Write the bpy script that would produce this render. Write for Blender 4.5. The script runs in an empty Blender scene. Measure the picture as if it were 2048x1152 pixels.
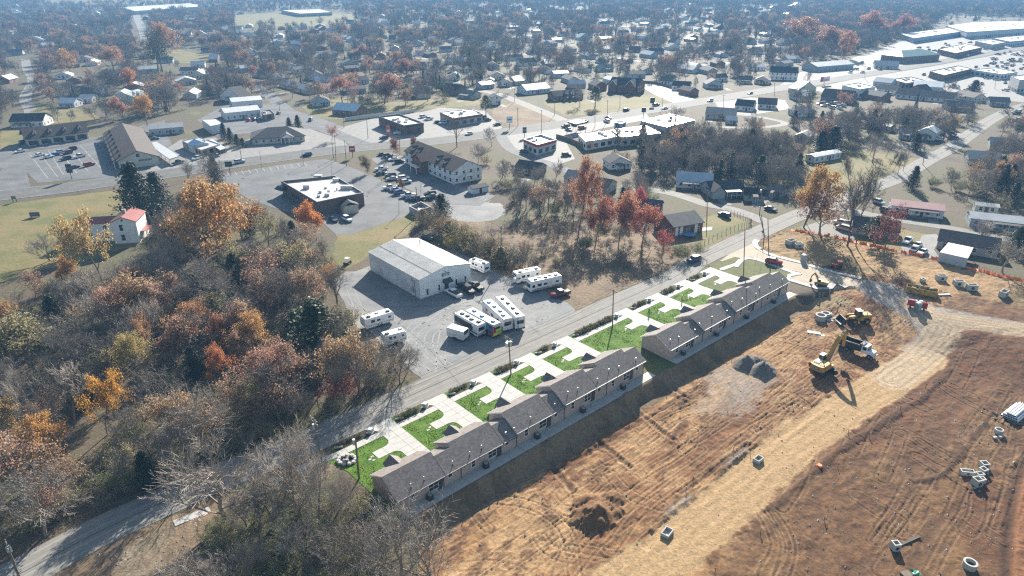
import bpy,bmesh,math,random
import numpy as np
from mathutils import Vector,Matrix
R=math.radians
rnd=random.Random(7)
C=bpy.context.scene.collection
SC=bpy.context.scene
# ------------------------------------------------------------------ camera, sky, sun, exposure
CAM_H,PITCH,FPX=77.0,25.0,1365.0
cam=bpy.data.objects.new('camera',bpy.data.cameras.new('camera'))
C.objects.link(cam)
cam.location=(0,0,CAM_H)
cam.rotation_euler=(R(90-PITCH),0,0)
cam.data.sensor_width=36.0
cam.data.lens=FPX*36.0/2048.0
cam.data.clip_start=0.5
cam.data.clip_end=30000
SC.camera=cam
SUN_EL,SUN_AZ=25.0,12.5
w=bpy.data.worlds.new('World');SC.world=w;w.use_nodes=True
nt=w.node_tree;nt.nodes.clear()
sky=nt.nodes.new('ShaderNodeTexSky');sky.sky_type='NISHITA';sky.sun_disc=False
sky.sun_elevation=R(SUN_EL);sky.sun_rotation=R(SUN_AZ);sky.air_density=1.3;sky.dust_density=0.8
bg=nt.nodes.new('ShaderNodeBackground');bg.inputs['Strength'].default_value=0.06
wo=nt.nodes.new('ShaderNodeOutputWorld')
nt.links.new(sky.outputs[0],bg.inputs[0]);nt.links.new(bg.outputs[0],wo.inputs[0])
sl=bpy.data.lights.new('sun','SUN');sl.energy=5.0;sl.angle=R(0.5);sl.color=(1.0,0.94,0.84)
sun=bpy.data.objects.new('sun',sl);C.objects.link(sun)
sd=Vector((math.sin(R(SUN_AZ))*math.cos(R(SUN_EL)),math.cos(R(SUN_AZ))*math.cos(R(SUN_EL)),math.sin(R(SUN_EL))))
sun.rotation_euler=(-sd).to_track_quat('-Z','Y').to_euler()
vs=SC.view_settings
vs.view_transform='Standard';vs.look='None';vs.gamma=1.0;vs.use_curve_mapping=False;vs.exposure=1.47
SC.render.engine='CYCLES'
cy=SC.cycles
cy.use_denoising=False;cy.pixel_filter_type='BLACKMAN_HARRIS';cy.filter_width=1.25;cy.sample_clamp_indirect=4.0
cy.max_bounces=5;cy.diffuse_bounces=2;cy.glossy_bounces=2;cy.transmission_bounces=3;cy.volume_bounces=0;cy.transparent_max_bounces=4
cy.caustics_reflective=False;cy.caustics_refractive=False
# ------------------------------------------------------------------ placing things from the photograph
_c,_s=math.cos(R(PITCH)),math.sin(R(PITCH))
def G(px,py,z=0.0):
 a=(px-1024)/FPX;b=(py-576)/FPX
 t=(z-CAM_H)/(-_s-b*_c)
 return(a*t,(_c-b*_s)*t)
def P(x,y,z=0.0):
 zz=z-CAM_H
 d=y*_c-zz*_s
 return(1024+FPX*x/d,576+FPX*(-y*_s-zz*_c)/d)
UA=R(41.7);CU,SU=math.cos(UA),math.sin(UA)
O0=G(923,955)
def W(u,v):
 return(O0[0]+u*CU-v*SU,O0[1]+u*SU+v*CU)
def UVof(x,y):
 x=x-O0[0];y=y-O0[1]
 return x*CU+y*SU,-x*SU+y*CU
def sst(t):
 t=np.clip(t,0,1);return t*t*(3-2*t)
def hterr(x,y):
 u,v=UVof(np.asarray(x,float),np.asarray(y,float))
 return-2.2*sst((-v-2.25)/2.6)*sst((u+34)/14)*(1-sst((u-104)/22))
def GT(px,py):
 z=0.0
 for _ in range(6):
  x,y=G(px,py,z);z=float(hterr(x,y))
 return x,y,z
def vnoise(x,y,seed=0):
 xi=np.floor(x).astype(np.int64);yi=np.floor(y).astype(np.int64)
 xf=x-xi;yf=y-yi
 def h(a,b):
  n=(a*374761393+b*668265263+seed*974711)&0xffffffff
  n=((n^(n>>13))*1274126177)&0xffffffff
  return((n^(n>>16))&0xffff)/65535.0
 u=xf*xf*(3-2*xf);v=yf*yf*(3-2*yf)
 return(h(xi,yi)*(1-u)+h(xi+1,yi)*u)*(1-v)+(h(xi,yi+1)*(1-u)+h(xi+1,yi+1)*u)*v
def fbm(x,y,octv=4,seed=0):
 a,s,t=1.0,0.0,0.0
 for i in range(octv):
  s=s+a*vnoise(x,y,seed+i*17);t+=a;a*=0.5;x=x*2.03;y=y*2.03
 return s/t
def inpoly(poly,x,y):
 x=np.asarray(x,float);y=np.asarray(y,float)
 c=np.zeros(x.shape,bool);n=len(poly);j=n-1
 for i in range(n):
  xi,yi=poly[i];xj,yj=poly[j]
  if yi!=yj:
   c^=((yi>y)!=(yj>y))&(x<(xj-xi)*(y-yi)/(yj-yi)+xi)
  j=i
 return c
# ------------------------------------------------------------------ materials
MT={}
def newmat(name):
 m=bpy.data.materials.new(name);m.use_nodes=True
 t=m.node_tree
 for n in list(t.nodes):t.nodes.remove(n)
 o=t.nodes.new('ShaderNodeOutputMaterial');p=t.nodes.new('ShaderNodeBsdfPrincipled')
 t.links.new(p.outputs[0],o.inputs[0])
 MT[name]=m
 return m,t,p,o
def ncoord(t,kind='Object'):
 return t.nodes.new('ShaderNodeTexCoord').outputs[kind]
def nnoise(t,co,scale,detail=4.0,rough=0.6,stretch=None,rotz=0.0):
 if stretch or rotz:
  mp=t.nodes.new('ShaderNodeMapping');mp.inputs['Rotation'].default_value=(0,0,rotz)
  if stretch:mp.inputs['Scale'].default_value=stretch
  t.links.new(co,mp.inputs[0]);co=mp.outputs[0]
 n=t.nodes.new('ShaderNodeTexNoise');n.inputs['Scale'].default_value=scale
 n.inputs['Detail'].default_value=detail;n.inputs['Roughness'].default_value=rough
 t.links.new(co,n.inputs['Vector'])
 return n.outputs[0]
def nramp(t,f,stops):
 r=t.nodes.new('ShaderNodeValToRGB');e=r.color_ramp.elements
 while len(e)<len(stops):e.new(0.5)
 for el,(p,c)in zip(e,stops):el.position=p;el.color=(*c,1)
 t.links.new(f,r.inputs[0]);return r.outputs[0]
def nmix(t,f,a,b,mode='MIX'):
 m=t.nodes.new('ShaderNodeMix');m.data_type='RGBA';m.blend_type=mode
 if isinstance(f,(int,float)):m.inputs[0].default_value=f
 else:t.links.new(f,m.inputs[0])
 for i,x in((6,a),(7,b)):
  if isinstance(x,tuple):m.inputs[i].default_value=(*x,1)
  else:t.links.new(x,m.inputs[i])
 return m.outputs[2]
def nbump(t,p,f,strength,dist):
 b=t.nodes.new('ShaderNodeBump');b.inputs['Strength'].default_value=strength;b.inputs['Distance'].default_value=dist
 t.links.new(f,b.inputs['Height']);t.links.new(b.outputs[0],p.inputs['Normal'])
def sc(c,k):return tuple(min(1,x*k)for x in c)
def pm(name,col,rough=0.7,var=0.25,scale=2.0,bump=0.0,spec=0.4,metal=0.0,coord='Object',stretch=None):
 """plain material: two noise-mixed tones of one colour"""
 m,t,p,o=newmat(name)
 co=ncoord(t,coord)
 f=nnoise(t,co,scale,5,0.65,stretch)
 t.links.new(nramp(t,f,[(0.3,sc(col,1-var)),(0.7,sc(col,1+var))]),p.inputs['Base Color'])
 p.inputs['Roughness'].default_value=rough;p.inputs['Metallic'].default_value=metal
 p.inputs['Specular IOR Level'].default_value=spec
 if bump:nbump(t,p,f,bump,0.05)
 return m
def om(name,rough=0.6,var=0.15,scale=1.5,spec=0.4,metal=0.0,stretch=None,rows=None,coat=0.0,streak=0.0):
 """material tinted by each object's own colour"""
 m,t,p,o=newmat(name)
 oi=t.nodes.new('ShaderNodeObjectInfo');co=ncoord(t)
 f=nnoise(t,co,scale,5,0.65,stretch)
 k=nramp(t,f,[(0.3,(1-var,)*3),(0.7,(1+var if var<.2 else 1.0,)*3)])
 c=nmix(t,1.0,oi.outputs['Color'],k,'MULTIPLY')
 if rows:
  wv=t.nodes.new('ShaderNodeTexWave');wv.bands_direction=rows[0];wv.inputs['Scale'].default_value=rows[1]
  t.links.new(co,wv.inputs['Vector'])
  c=nmix(t,1.0,c,nramp(t,wv.outputs[1],[(0.1,(rows[2],)*3),(0.35,(1,1,1))]),'MULTIPLY')
 if streak:
  f2=nnoise(t,co,0.5,3,0.5)
  c=nmix(t,1.0,c,nramp(t,f2,[(0.35,(1-streak,)*3),(0.65,(1,1,1))]),'MULTIPLY')
 t.links.new(c,p.inputs['Base Color'])
 p.inputs['Roughness'].default_value=rough;p.inputs['Metallic'].default_value=metal
 p.inputs['Specular IOR Level'].default_value=spec;p.inputs['Coat Weight'].default_value=coat
 return m
def groundmat(name,stops,scale=0.05,fine=1.2,rough=0.9,spec=0.2,bump=0.4,fines=0.3,stretch=None,rotz=0.0,bd=0.15):
 m,t,p,o=newmat(name)
 co=ncoord(t)
 f=nnoise(t,co,scale,6,0.62,stretch,rotz)
 c=nramp(t,f,stops)
 g=nnoise(t,co,fine,6,0.7)
 c=nmix(t,1.0,c,nramp(t,g,[(0.3,(1-fines,)*3),(0.7,(1.0,1.0,1.0))]),'MULTIPLY')
 t.links.new(c,p.inputs['Base Color'])
 p.inputs['Roughness'].default_value=rough;p.inputs['Specular IOR Level'].default_value=spec
 if bump:nbump(t,p,g,bump,bd)
 return m
pm('concrete',(0.42,0.405,0.375),0.8,0.10,0.7,spec=0.3)
pm('old_concrete',(0.20,0.193,0.182),0.85,0.25,0.4)
pm('precast',(0.42,0.41,0.38),0.8,0.12,1.5)
pm('white_paint',(0.78,0.78,0.76),0.5,0.06,1.0)
pm('dark_metal',(0.03,0.03,0.032),0.5,0.2,3)
pm('black_rubber',(0.015,0.015,0.016),0.8,0.2,4)
pm('steel',(0.42,0.43,0.44),0.4,0.1,3,metal=0.6)
pm('galvanised',(0.5,0.51,0.52),0.45,0.12,3,metal=0.5)
pm('weathered_wood',(0.16,0.125,0.09),0.85,0.3,3,stretch=(1,1,0.1))
pm('red_wood',(0.20,0.09,0.06),0.85,0.3,3,stretch=(1,1,0.1))
pm('chrome',(0.7,0.7,0.7),0.2,0.05,3,metal=1.0)
pm('wire',(0.05,0.05,0.05),0.95,0.1,3,spec=0.05)
pm('trim_white',(0.75,0.74,0.70),0.55,0.06,2)
pm('soffit',(0.62,0.60,0.55),0.7,0.05,2)
pm('lamp_red',(0.35,0.02,0.02),0.3,0.1,5)
pm('lamp_clear',(0.7,0.7,0.68),0.2,0.05,5)
pm('machine_yellow',(0.40,0.235,0.035),0.55,0.35,1.2)
pm('machine_dark',(0.035,0.033,0.03),0.6,0.3,2)
pm('orange_mesh',(0.85,0.17,0.03),0.6,0.2,1.5)
pm('green_plastic',(0.03,0.25,0.16),0.5,0.2,1)
pm('cloth_dark',(0.025,0.027,0.035),0.9,0.2,8)
pm('hivis',(0.80,0.22,0.05),0.8,0.1,8)
pm('skin',(0.42,0.25,0.17),0.6,0.05,8)
pm('pvc',(0.70,0.71,0.72),0.4,0.05,2)
om('car_paint',0.28,0.05,2.0,spec=0.5,coat=0.5)
om('painted',0.5,0.08,1.5)
om('siding',0.65,0.10,0.6,rows=('Z',1.6,0.80),streak=0.12)
om('plain_wall',0.7,0.12,0.5,streak=0.12)
om('metal_wall',0.45,0.06,0.4,rows=('X',0.55,0.86))
om('metal_roof',0.42,0.12,0.3,spec=0.5,metal=0.0,streak=0.12)
om('flat_roof',0.55,0.25,0.25,spec=0.45,streak=0.2)
om('clapboard',0.6,0.08,0.6,rows=('Z',2.5,0.85))
def shingle(name):
 m,t,p,o=newmat(name)
 oi=t.nodes.new('ShaderNodeObjectInfo');co=ncoord(t,'UV')
 br=t.nodes.new('ShaderNodeTexBrick');t.links.new(co,br.inputs['Vector'])
 br.inputs['Scale'].default_value=1.0;br.inputs['Brick Width'].default_value=0.45;br.inputs['Row Height'].default_value=0.24
 br.inputs['Mortar Size'].default_value=0.02;br.inputs['Mortar Smooth'].default_value=0.5
 br.inputs['Color1'].default_value=(0.72,0.72,0.72,1);br.inputs['Color2'].default_value=(1.2,1.2,1.2,1);br.inputs['Mortar'].default_value=(0.4,0.4,0.4,1)
 f=nnoise(t,co,9.0,3,0.7,(0.6,2.0,1));k=nramp(t,f,[(0.3,(0.55,)*3),(0.7,(1.0,)*3)])
 c=nmix(t,1.0,nmix(t,1.0,oi.outputs['Color'],br.outputs[0],'MULTIPLY'),k,'MULTIPLY')
 f3=nnoise(t,co,0.35,3,0.6);c=nmix(t,1.0,c,nramp(t,f3,[(0.3,(0.8,)*3),(0.7,(1.0,)*3)]),'MULTIPLY')
 t.links.new(c,p.inputs['Base Color']);p.inputs['Roughness'].default_value=0.8;p.inputs['Specular IOR Level'].default_value=0.3
 nbump(t,p,br.outputs[1],-0.6,0.03)
shingle('shingle')
def brick(name,c1,c2,mo):
 m,t,p,o=newmat(name)
 co=ncoord(t,'UV')
 br=t.nodes.new('ShaderNodeTexBrick');t.links.new(co,br.inputs['Vector'])
 br.inputs['Scale'].default_value=1.0;br.inputs['Brick Width'].default_value=0.23;br.inputs['Row Height'].default_value=0.078
 br.inputs['Mortar Size'].default_value=0.010;br.inputs['Color1'].default_value=(*c1,1);br.inputs['Color2'].default_value=(*c2,1);br.inputs['Mortar'].default_value=(*mo,1)
 f=nnoise(t,co,1.3,4,0.7);k=nramp(t,f,[(0.3,(0.7,)*3),(0.7,(1.0,)*3)])
 t.links.new(nmix(t,1.0,br.outputs[0],k,'MULTIPLY'),p.inputs['Base Color'])
 p.inputs['Roughness'].default_value=0.85;p.inputs['Specular IOR Level'].default_value=0.2
brick('pale_brick',(0.50,0.40,0.35),(0.36,0.27,0.24),(0.50,0.47,0.43))
brick('red_brick',(0.24,0.085,0.055),(0.14,0.05,0.035),(0.28,0.24,0.2))
brick('brown_brick',(0.22,0.13,0.09),(0.13,0.075,0.055),(0.25,0.21,0.18))
m_,t_,p_,o_=newmat('glass')
p_.inputs['Base Color'].default_value=(0.015,0.02,0.025,1);p_.inputs['Roughness'].default_value=0.06;p_.inputs['Specular IOR Level'].default_value=0.7
def leafmat(name,translucent=0.35,lo=0.55,hi=1.35,hue=0.0):
 m,t,p,o=newmat(name)
 oi=t.nodes.new('ShaderNodeObjectInfo');ge=t.nodes.new('ShaderNodeNewGeometry')
 k=nramp(t,ge.outputs['Random Per Island'],[(0.0,(lo,lo*(1-hue),lo)),(1.0,(hi,hi*(1+hue),hi))])
 c=nmix(t,1.0,oi.outputs['Color'],k,'MULTIPLY')
 t.links.new(c,p.inputs['Base Color']);p.inputs['Roughness'].default_value=0.6;p.inputs['Specular IOR Level'].default_value=0.25
 tr=t.nodes.new('ShaderNodeBsdfTranslucent');t.links.new(c,tr.inputs[0])
 mx=t.nodes.new('ShaderNodeMixShader');mx.inputs[0].default_value=translucent
 t.links.new(p.outputs[0],mx.inputs[1]);t.links.new(tr.outputs[0],mx.inputs[2]);t.links.new(mx.outputs[0],o.inputs[0])
leafmat('leaf',0.45,0.55,1.35,0.12)
leafmat('needle',0.15,0.5,1.4)
leafmat('grass_blade',0.4,0.75,1.15)
def barkmat(name,a,b):
 m,t,p,o=newmat(name)
 oi=t.nodes.new('ShaderNodeObjectInfo');ge=t.nodes.new('ShaderNodeNewGeometry')
 k=nramp(t,ge.outputs['Random Per Island'],[(0.0,a),(1.0,b)])
 f=nnoise(t,ncoord(t),2.0,3,0.7)
 c=nmix(t,1.0,k,nramp(t,f,[(0.3,(0.65,)*3),(0.7,(1,)*3)]),'MULTIPLY')
 c=nmix(t,1.0,c,oi.outputs['Color'],'MULTIPLY')
 t.links.new(c,p.inputs['Base Color']);p.inputs['Roughness'].default_value=0.8;p.inputs['Specular IOR Level'].default_value=0.25
barkmat('bark',(0.14,0.115,0.095),(0.26,0.22,0.18))
barkmat('twig',(0.18,0.155,0.135),(0.46,0.41,0.36))
def farleaf(name,stops):
 m,t,p,o=newmat(name)
 oi=t.nodes.new('ShaderNodeObjectInfo');ge=t.nodes.new('ShaderNodeNewGeometry')
 c=nramp(t,oi.outputs['Random'],stops)
 k=nramp(t,ge.outputs['Random Per Island'],[(0.0,(0.6,)*3),(1.0,(1.3,)*3)])
 c=nmix(t,1.0,c,k,'MULTIPLY')
 t.links.new(c,p.inputs['Base Color']);p.inputs['Roughness'].default_value=0.8;p.inputs['Specular IOR Level'].default_value=0.2
 tr=t.nodes.new('ShaderNodeBsdfTranslucent');t.links.new(c,tr.inputs[0])
 mx=t.nodes.new('ShaderNodeMixShader');mx.inputs[0].default_value=0.3
 t.links.new(p.outputs[0],mx.inputs[1]);t.links.new(tr.outputs[0],mx.inputs[2]);t.links.new(mx.outputs[0],o.inputs[0])
groundmat('ground',[(0.30,(0.085,0.066,0.045)),(0.47,(0.14,0.108,0.07)),(0.57,(0.115,0.11,0.052)),(0.74,(0.20,0.165,0.09))],0.035,1.1,fines=0.45,bump=0.6,bd=0.3)
groundmat('dry_lawn',[(0.30,(0.27,0.195,0.09)),(0.48,(0.225,0.185,0.075)),(0.6,(0.15,0.155,0.05)),(0.72,(0.21,0.16,0.075))],0.07,1.3,fines=0.45,bump=0.4)
groundmat('brush_ground',[(0.32,(0.16,0.115,0.075)),(0.5,(0.24,0.17,0.105)),(0.62,(0.30,0.21,0.13)),(0.75,(0.15,0.14,0.065))],0.06,0.9,fines=0.5,bump=0.8,bd=0.3)
groundmat('lawn_green',[(0.28,(0.06,0.13,0.010)),(0.45,(0.095,0.195,0.012)),(0.6,(0.135,0.245,0.02)),(0.74,(0.21,0.25,0.05))],0.55,3.4,fines=0.62,bump=0.9,bd=0.12)
groundmat('lawn_olive',[(0.3,(0.085,0.105,0.03)),(0.5,(0.125,0.14,0.045)),(0.7,(0.18,0.17,0.07))],0.5,3.0,fines=0.4,bump=0.8,bd=0.12)
groundmat('asphalt',[(0.3,(0.105,0.105,0.107)),(0.7,(0.16,0.158,0.155))],0.25,4.0,rough=0.85,spec=0.2,fines=0.2,bump=0.1,bd=0.02)
groundmat('lot_asphalt',[(0.3,(0.11,0.112,0.116)),(0.55,(0.165,0.166,0.168)),(0.75,(0.21,0.208,0.20))],0.12,3.0,rough=0.85,spec=0.2,fines=0.25,bump=0.1,bd=0.02)
groundmat('pale_road',[(0.3,(0.195,0.185,0.168)),(0.7,(0.27,0.255,0.23))],0.35,4.0,rough=0.85,spec=0.2,fines=0.2,bump=0.15,bd=0.02)
groundmat('tan_road',[(0.3,(0.34,0.275,0.195)),(0.7,(0.44,0.365,0.27))],0.3,3.0,rough=0.8,fines=0.25,bump=0.2,bd=0.03)
groundmat('shoulder_earth',[(0.3,(0.17,0.125,0.08)),(0.55,(0.27,0.21,0.14)),(0.72,(0.35,0.28,0.19))],0.3,1.8,fines=0.45,bump=0.8,bd=0.2)
groundmat('mulch',[(0.3,(0.02,0.016,0.013)),(0.7,(0.055,0.04,0.03))],1.0,6.0,fines=0.4,bump=0.8)
groundmat('planting',[(0.3,(0.05,0.06,0.02)),(0.7,(0.13,0.12,0.06))],1.0,5.0,fines=0.5,bump=0.9)
# ------------------------------------------------------------------ mesh builder
class MB:
 def __init__(s):s.v=[];s.f=[];s.m=[];s.mat=0
 def face(s,*pts):
  n=len(s.v);s.v.extend(pts);s.f.append(tuple(range(n,n+len(pts))));s.m.append(s.mat)
 def box(s,x0,y0,z0,x1,y1,z1,top=None):
  n=len(s.v)
  tx=ty=0.0
  if top:tx,ty=top
  s.v+=[(x0,y0,z0),(x1,y0,z0),(x1,y1,z0),(x0,y1,z0),(x0+tx,y0+ty,z1),(x1-tx,y0+ty,z1),(x1-tx,y1-ty,z1),(x0+tx,y1-ty,z1)]
  for q in((3,2,1,0),(4,5,6,7),(0,1,5,4),(1,2,6,5),(2,3,7,6),(3,0,4,7)):
   s.f.append(tuple(n+i for i in q));s.m.append(s.mat)
  return s
 def prism(s,poly,z0,z1,bottom=True):
  n=len(s.v);k=len(poly)
  s.v+=[(x,y,z0)for x,y in poly]+[(x,y,z1)for x,y in poly]
  for i in range(k):
   j=(i+1)%k;s.f.append((n+i,n+j,n+k+j,n+k+i));s.m.append(s.mat)
  s.f.append(tuple(range(n+k,n+2*k)));s.m.append(s.mat)
  if bottom:s.f.append(tuple(range(n+k-1,n-1,-1)));s.m.append(s.mat)
  return s
 def loft(s,rings,cap=True):
  n=len(s.v);k=len(rings[0])
  for r in rings:s.v+=[tuple(q)for q in r]
  for a in range(len(rings)-1):
   for i in range(k):
    j=(i+1)%k
    s.f.append((n+a*k+i,n+a*k+j,n+(a+1)*k+j,n+(a+1)*k+i));s.m.append(s.mat)
  if cap:
   s.f.append(tuple(n+i for i in range(k-1,-1,-1)));s.m.append(s.mat)
   s.f.append(tuple(n+(len(rings)-1)*k+i for i in range(k)));s.m.append(s.mat)
  return s
 def tube(s,p,q,r0,r1=None,n=8):
  r1=r0 if r1 is None else r1
  p=Vector(p);q=Vector(q);d=(q-p)
  if d.length<1e-6:return s
  d.normalize();a=d.orthogonal().normalized();b=d.cross(a)
  ring=lambda c,r:[c+(a*math.cos(2*math.pi*i/n)+b*math.sin(2*math.pi*i/n))*r for i in range(n)]
  return s.loft([ring(p,r0),ring(q,r1)])
 def path(s,pts,r,n=6):
  for a,b in zip(pts,pts[1:]):s.tube(a,b,r,r,n)
  return s
 def extr_y(s,prof,y0,y1):
  n=len(s.v);k=len(prof)
  s.v+=[(x,y0,z)for x,z in prof]+[(x,y1,z)for x,z in prof]
  for i in range(k):
   j=(i+1)%k;s.f.append((n+i,n+j,n+k+j,n+k+i));s.m.append(s.mat)
  s.f.append(tuple(range(n+k-1,n-1,-1)));s.m.append(s.mat)
  s.f.append(tuple(range(n+k,n+2*k)));s.m.append(s.mat)
  return s
 def xform(s,M,start=0):
  for i in range(start,len(s.v)):s.v[i]=tuple(M@Vector(s.v[i]))
  return s
 def mesh(s,name,mats,smooth=False,uv=False):
  me=bpy.data.meshes.new(name)
  me.from_pydata([tuple(v)for v in s.v],[],s.f)
  for m in(mats if isinstance(mats,(list,tuple))else[mats]):me.materials.append(MT[m])
  if any(s.m):me.polygons.foreach_set('material_index',s.m)
  bm=bmesh.new();bm.from_mesh(me);bmesh.ops.recalc_face_normals(bm,faces=bm.faces)
  if uv:
   ul=bm.loops.layers.uv.new('UVMap')
   for f in bm.faces:
    nn=f.normal
    if abs(nn.z)>0.97:ax,ay=Vector((1,0,0)),Vector((0,1,0))
    else:
     ax=Vector((-nn.y,nn.x,0)).normalized();ay=nn.cross(ax)
    for l in f.loops:l[ul].uv=(l.vert.co.dot(ax),l.vert.co.dot(ay))
  bm.to_mesh(me);bm.free()
  if smooth:me.polygons.foreach_set('use_smooth',[True]*len(me.polygons))
  return me
 def build(s,name,mats,parent=None,smooth=False,uv=False,color=None):
  return obj(name,s.mesh(name,mats,smooth,uv),parent,color)
def obj(name,me,parent=None,color=None,loc=None,rotz=None):
 o=bpy.data.objects.new(name,me);C.objects.link(o)
 if parent is not None:o.parent=parent
 if color is not None:o.color=(*color,1)
 if loc is not None:o.location=loc
 if rotz is not None:o.rotation_euler=(0,0,rotz)
 return o
def tag(o,label=None,cat=None,group=None,kind=None):
 if label:o['label']=label
 if cat:o['category']=cat
 if group:o['group']=group
 if kind:o['kind']=kind
 return o
def root(name,label,cat,loc,rotz=0.0,group=None):
 o=obj(name,None,None,None,loc,rotz);return tag(o,label,cat,group)
def copy_tree(o,parent=None):
 c=o.copy();C.objects.link(c)
 if parent is not None:c.parent=parent
 for ch in list(o.children):copy_tree(ch,c)
 return c
def smoothline(pts,n=8):
 out=[]
 for i in range(len(pts)-1):
  p0=pts[max(i-1,0)];p1=pts[i];p2=pts[i+1];p3=pts[min(i+2,len(pts)-1)]
  for k in range(n):
   t=k/n
   out.append(tuple(0.5*(2*p1[j]+(p2[j]-p0[j])*t+(2*p0[j]-5*p1[j]+4*p2[j]-p3[j])*t*t+(3*p1[j]-p0[j]-3*p2[j]+p3[j])*t**3)for j in range(2)))
 out.append(tuple(pts[-1]));return out
KEEPOUT=[]
def sheet(name,pts,z,mat,world=False,keep=True,kind='structure'):
 q=pts if world else[G(*p)for p in pts]
 if mat in('dry_lawn','brush_ground','yard_gravel','shoulder_earth')and q[0][1]<500:
  rr_=random.Random(len(pts));q2=[]
  for(x0,y0),(x1,y1)in zip(q,q[1:]+q[:1]):
   k=max(1,int(math.hypot(x1-x0,y1-y0)/2.2))
   for i in range(k):q2.append((x0+(x1-x0)*i/k+rr_.gauss(0,.38),y0+(y1-y0)*i/k+rr_.gauss(0,.38)))
  q=q2
 bm=bmesh.new();vs_=[bm.verts.new((x,y,z))for x,y in q]
 f=bm.faces.new(vs_);f.normal_update()
 if f.normal.z<0:f.normal_flip()
 bmesh.ops.triangulate(bm,faces=[f])
 me=bpy.data.meshes.new(name);bm.to_mesh(me);bm.free();me.materials.append(MT[mat])
 if keep:KEEPOUT.append(q)
 return tag(obj(name,me),kind=kind)
def offset(line,d):
 out=[]
 for i,p in enumerate(line):
  a=line[max(i-1,0)];b=line[min(i+1,len(line)-1)]
  tx,ty=b[0]-a[0],b[1]-a[1];l=math.hypot(tx,ty)or 1
  out.append((p[0]-ty/l*d,p[1]+tx/l*d))
 return out
def strip(name,line,d0,d1,z,mat,kind='structure',keep=False):
 a,b=offset(line,d0),offset(line,d1)
 v=[(x,y,z)for x,y in a]+[(x,y,z)for x,y in b];n=len(a)
 me=bpy.data.meshes.new(name);me.from_pydata(v,[],[(i,n+i,n+i+1,i+1)if d1<d0 else(i,i+1,n+i+1,n+i)for i in range(n-1)])
 me.materials.append(MT[mat])
 if keep:KEEPOUT.append(a+b[::-1])
 return tag(obj(name,me),kind=kind)
# ------------------------------------------------------------------ the graded building site: relief and soil colours
def px2uv(pts):return[UVof(*GT(*p)[:2])for p in pts]
DIRT=[(-11.5,5.0),(109.5,5.0)]+px2uv([(1600,590),(1631,577),(1654,582),(1667,568),(1693,576),(1718,563),(1723,556),(1654,540),(1600,524),(1540,510),(1512,496),(1514,482),(1545,468),(1575,459),(1720,488),(1800,507),(1880,521),(2048,564),(2250,610)])+[(190,-75),(120,-110),(-45,-110),(-45,-20),(-20,-9),(-14,-4)]
DIRTW=[W(*p)for p in DIRT]
KEEPOUT.append([W(u,v)for u,v in DIRT])
def segdist(u,v,a,b):
 ax,ay=a;bx,by=b
 dx,dy=bx-ax,by-ay;L2=dx*dx+dy*dy+1e-9
 t=np.clip(((u-ax)*dx+(v-ay)*dy)/L2,0,1)
 return np.hypot(u-ax-t*dx,v-ay-t*dy)
def linedist(u,v,line):
 d=np.full(u.shape,1e9)
 for a,b in zip(line,line[1:]):d=np.minimum(d,segdist(u,v,a,b))
 return d
def near(line,u,v,m):
 lo=np.min(line,0)-m;hi=np.max(line,0)+m
 return(u>lo[0])&(u<hi[0])&(v>lo[1])&(v<hi[1])
STP=0.22
us=np.arange(-45,190,STP);vs_g=np.arange(-110,34,STP)
UU,VV=np.meshgrid(us,vs_g)
XX=O0[0]+UU*CU-VV*SU;YY=O0[1]+UU*SU+VV*CU
PXX,PYY=P(XX,YY,hterr(XX,YY))
base=hterr(XX,YY)
lump=fbm(UU*0.12,VV*0.22,5,3);wu,wv_=(fbm(UU*.10,VV*.10,3,61)-.5)*9,(fbm(UU*.10,VV*.10,3,62)-.5)*7
fine=fbm(UU*0.55,VV*0.9,5,9)
streak=fbm((UU+wu)*0.07,(VV+wv_)*0.5,5,21)
streak2=fbm((UU*0.9+VV*0.45)*0.06,(VV*0.9-UU*0.45)*0.8,4,33)
flat=np.maximum(sst((-VV-4.6)/3.0),sst((UU-116)/8))
streak3=fbm((UU+wu)*0.16+9,(VV+wv_)*0.42,5,88);clod=fbm(UU*1.7,VV*1.9,3,91)
Z=base+flat*((lump-0.5)*0.45+(fine-0.5)*0.30+(streak-0.5)*0.24+(streak3-.5)*.25+(clod-.5)*.20*sst((streak3-.42)/.15))
tan=np.array([0.35,0.222,0.117]);pale=np.array([0.43,0.302,0.176]);red=np.array([0.215,0.106,0.056]);brown=np.array([0.112,0.064,0.041])
grey=np.array([0.27,0.265,0.262]);gtan=np.array([0.45,0.38,0.285]);brush=np.array([0.34,0.25,0.145]);bankc=np.array([0.25,0.20,0.14])
def lerp(a,b,t):return a*(1-t[...,None])+b*t[...,None]
def blob(center,rad,sx=1.0,rag=0.5):
 cu,cv=UVof(*GT(*center)[:2])
 d=np.hypot((UU-cu)/(rad*sx),(VV-cv)/rad)+(lump-0.5)*rag*2+(fine-.5)*rag
 return 1-sst((d-0.75)/0.5)
def polyuv(pxs,soft=1.5):
 q=px2uv(pxs);ins=inpoly(q,UU+(fine-.5)*3.5,VV+(lump-.5)*4.0)
 d=linedist(UU,VV,q+[q[0]]);return np.where(ins,sst(d/soft),0.0)
COL=np.broadcast_to(tan,UU.shape+(3,)).copy()
COL=lerp(COL,pale,sst((fbm(UU*.07,VV*.12,4,41)-0.45)/0.2)*0.8)
nearroad=px2uv([(1150,1235),(1348,1099),(1470,990),(1591,884),(1700,812),(1790,755),(1850,715)])
dr=linedist(UU,VV,nearroad)
band=np.exp(-((VV+24-UU*0.05)/5.0)**2)
COL=lerp(COL,red,sst((streak*0.65+fine*0.35-0.545+band*0.22)/0.11)*0.8)
COL=lerp(COL,brown,sst((streak2*0.55+fine*0.45-0.55+0.06*(VV<-40))/0.09)*0.75)
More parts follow.
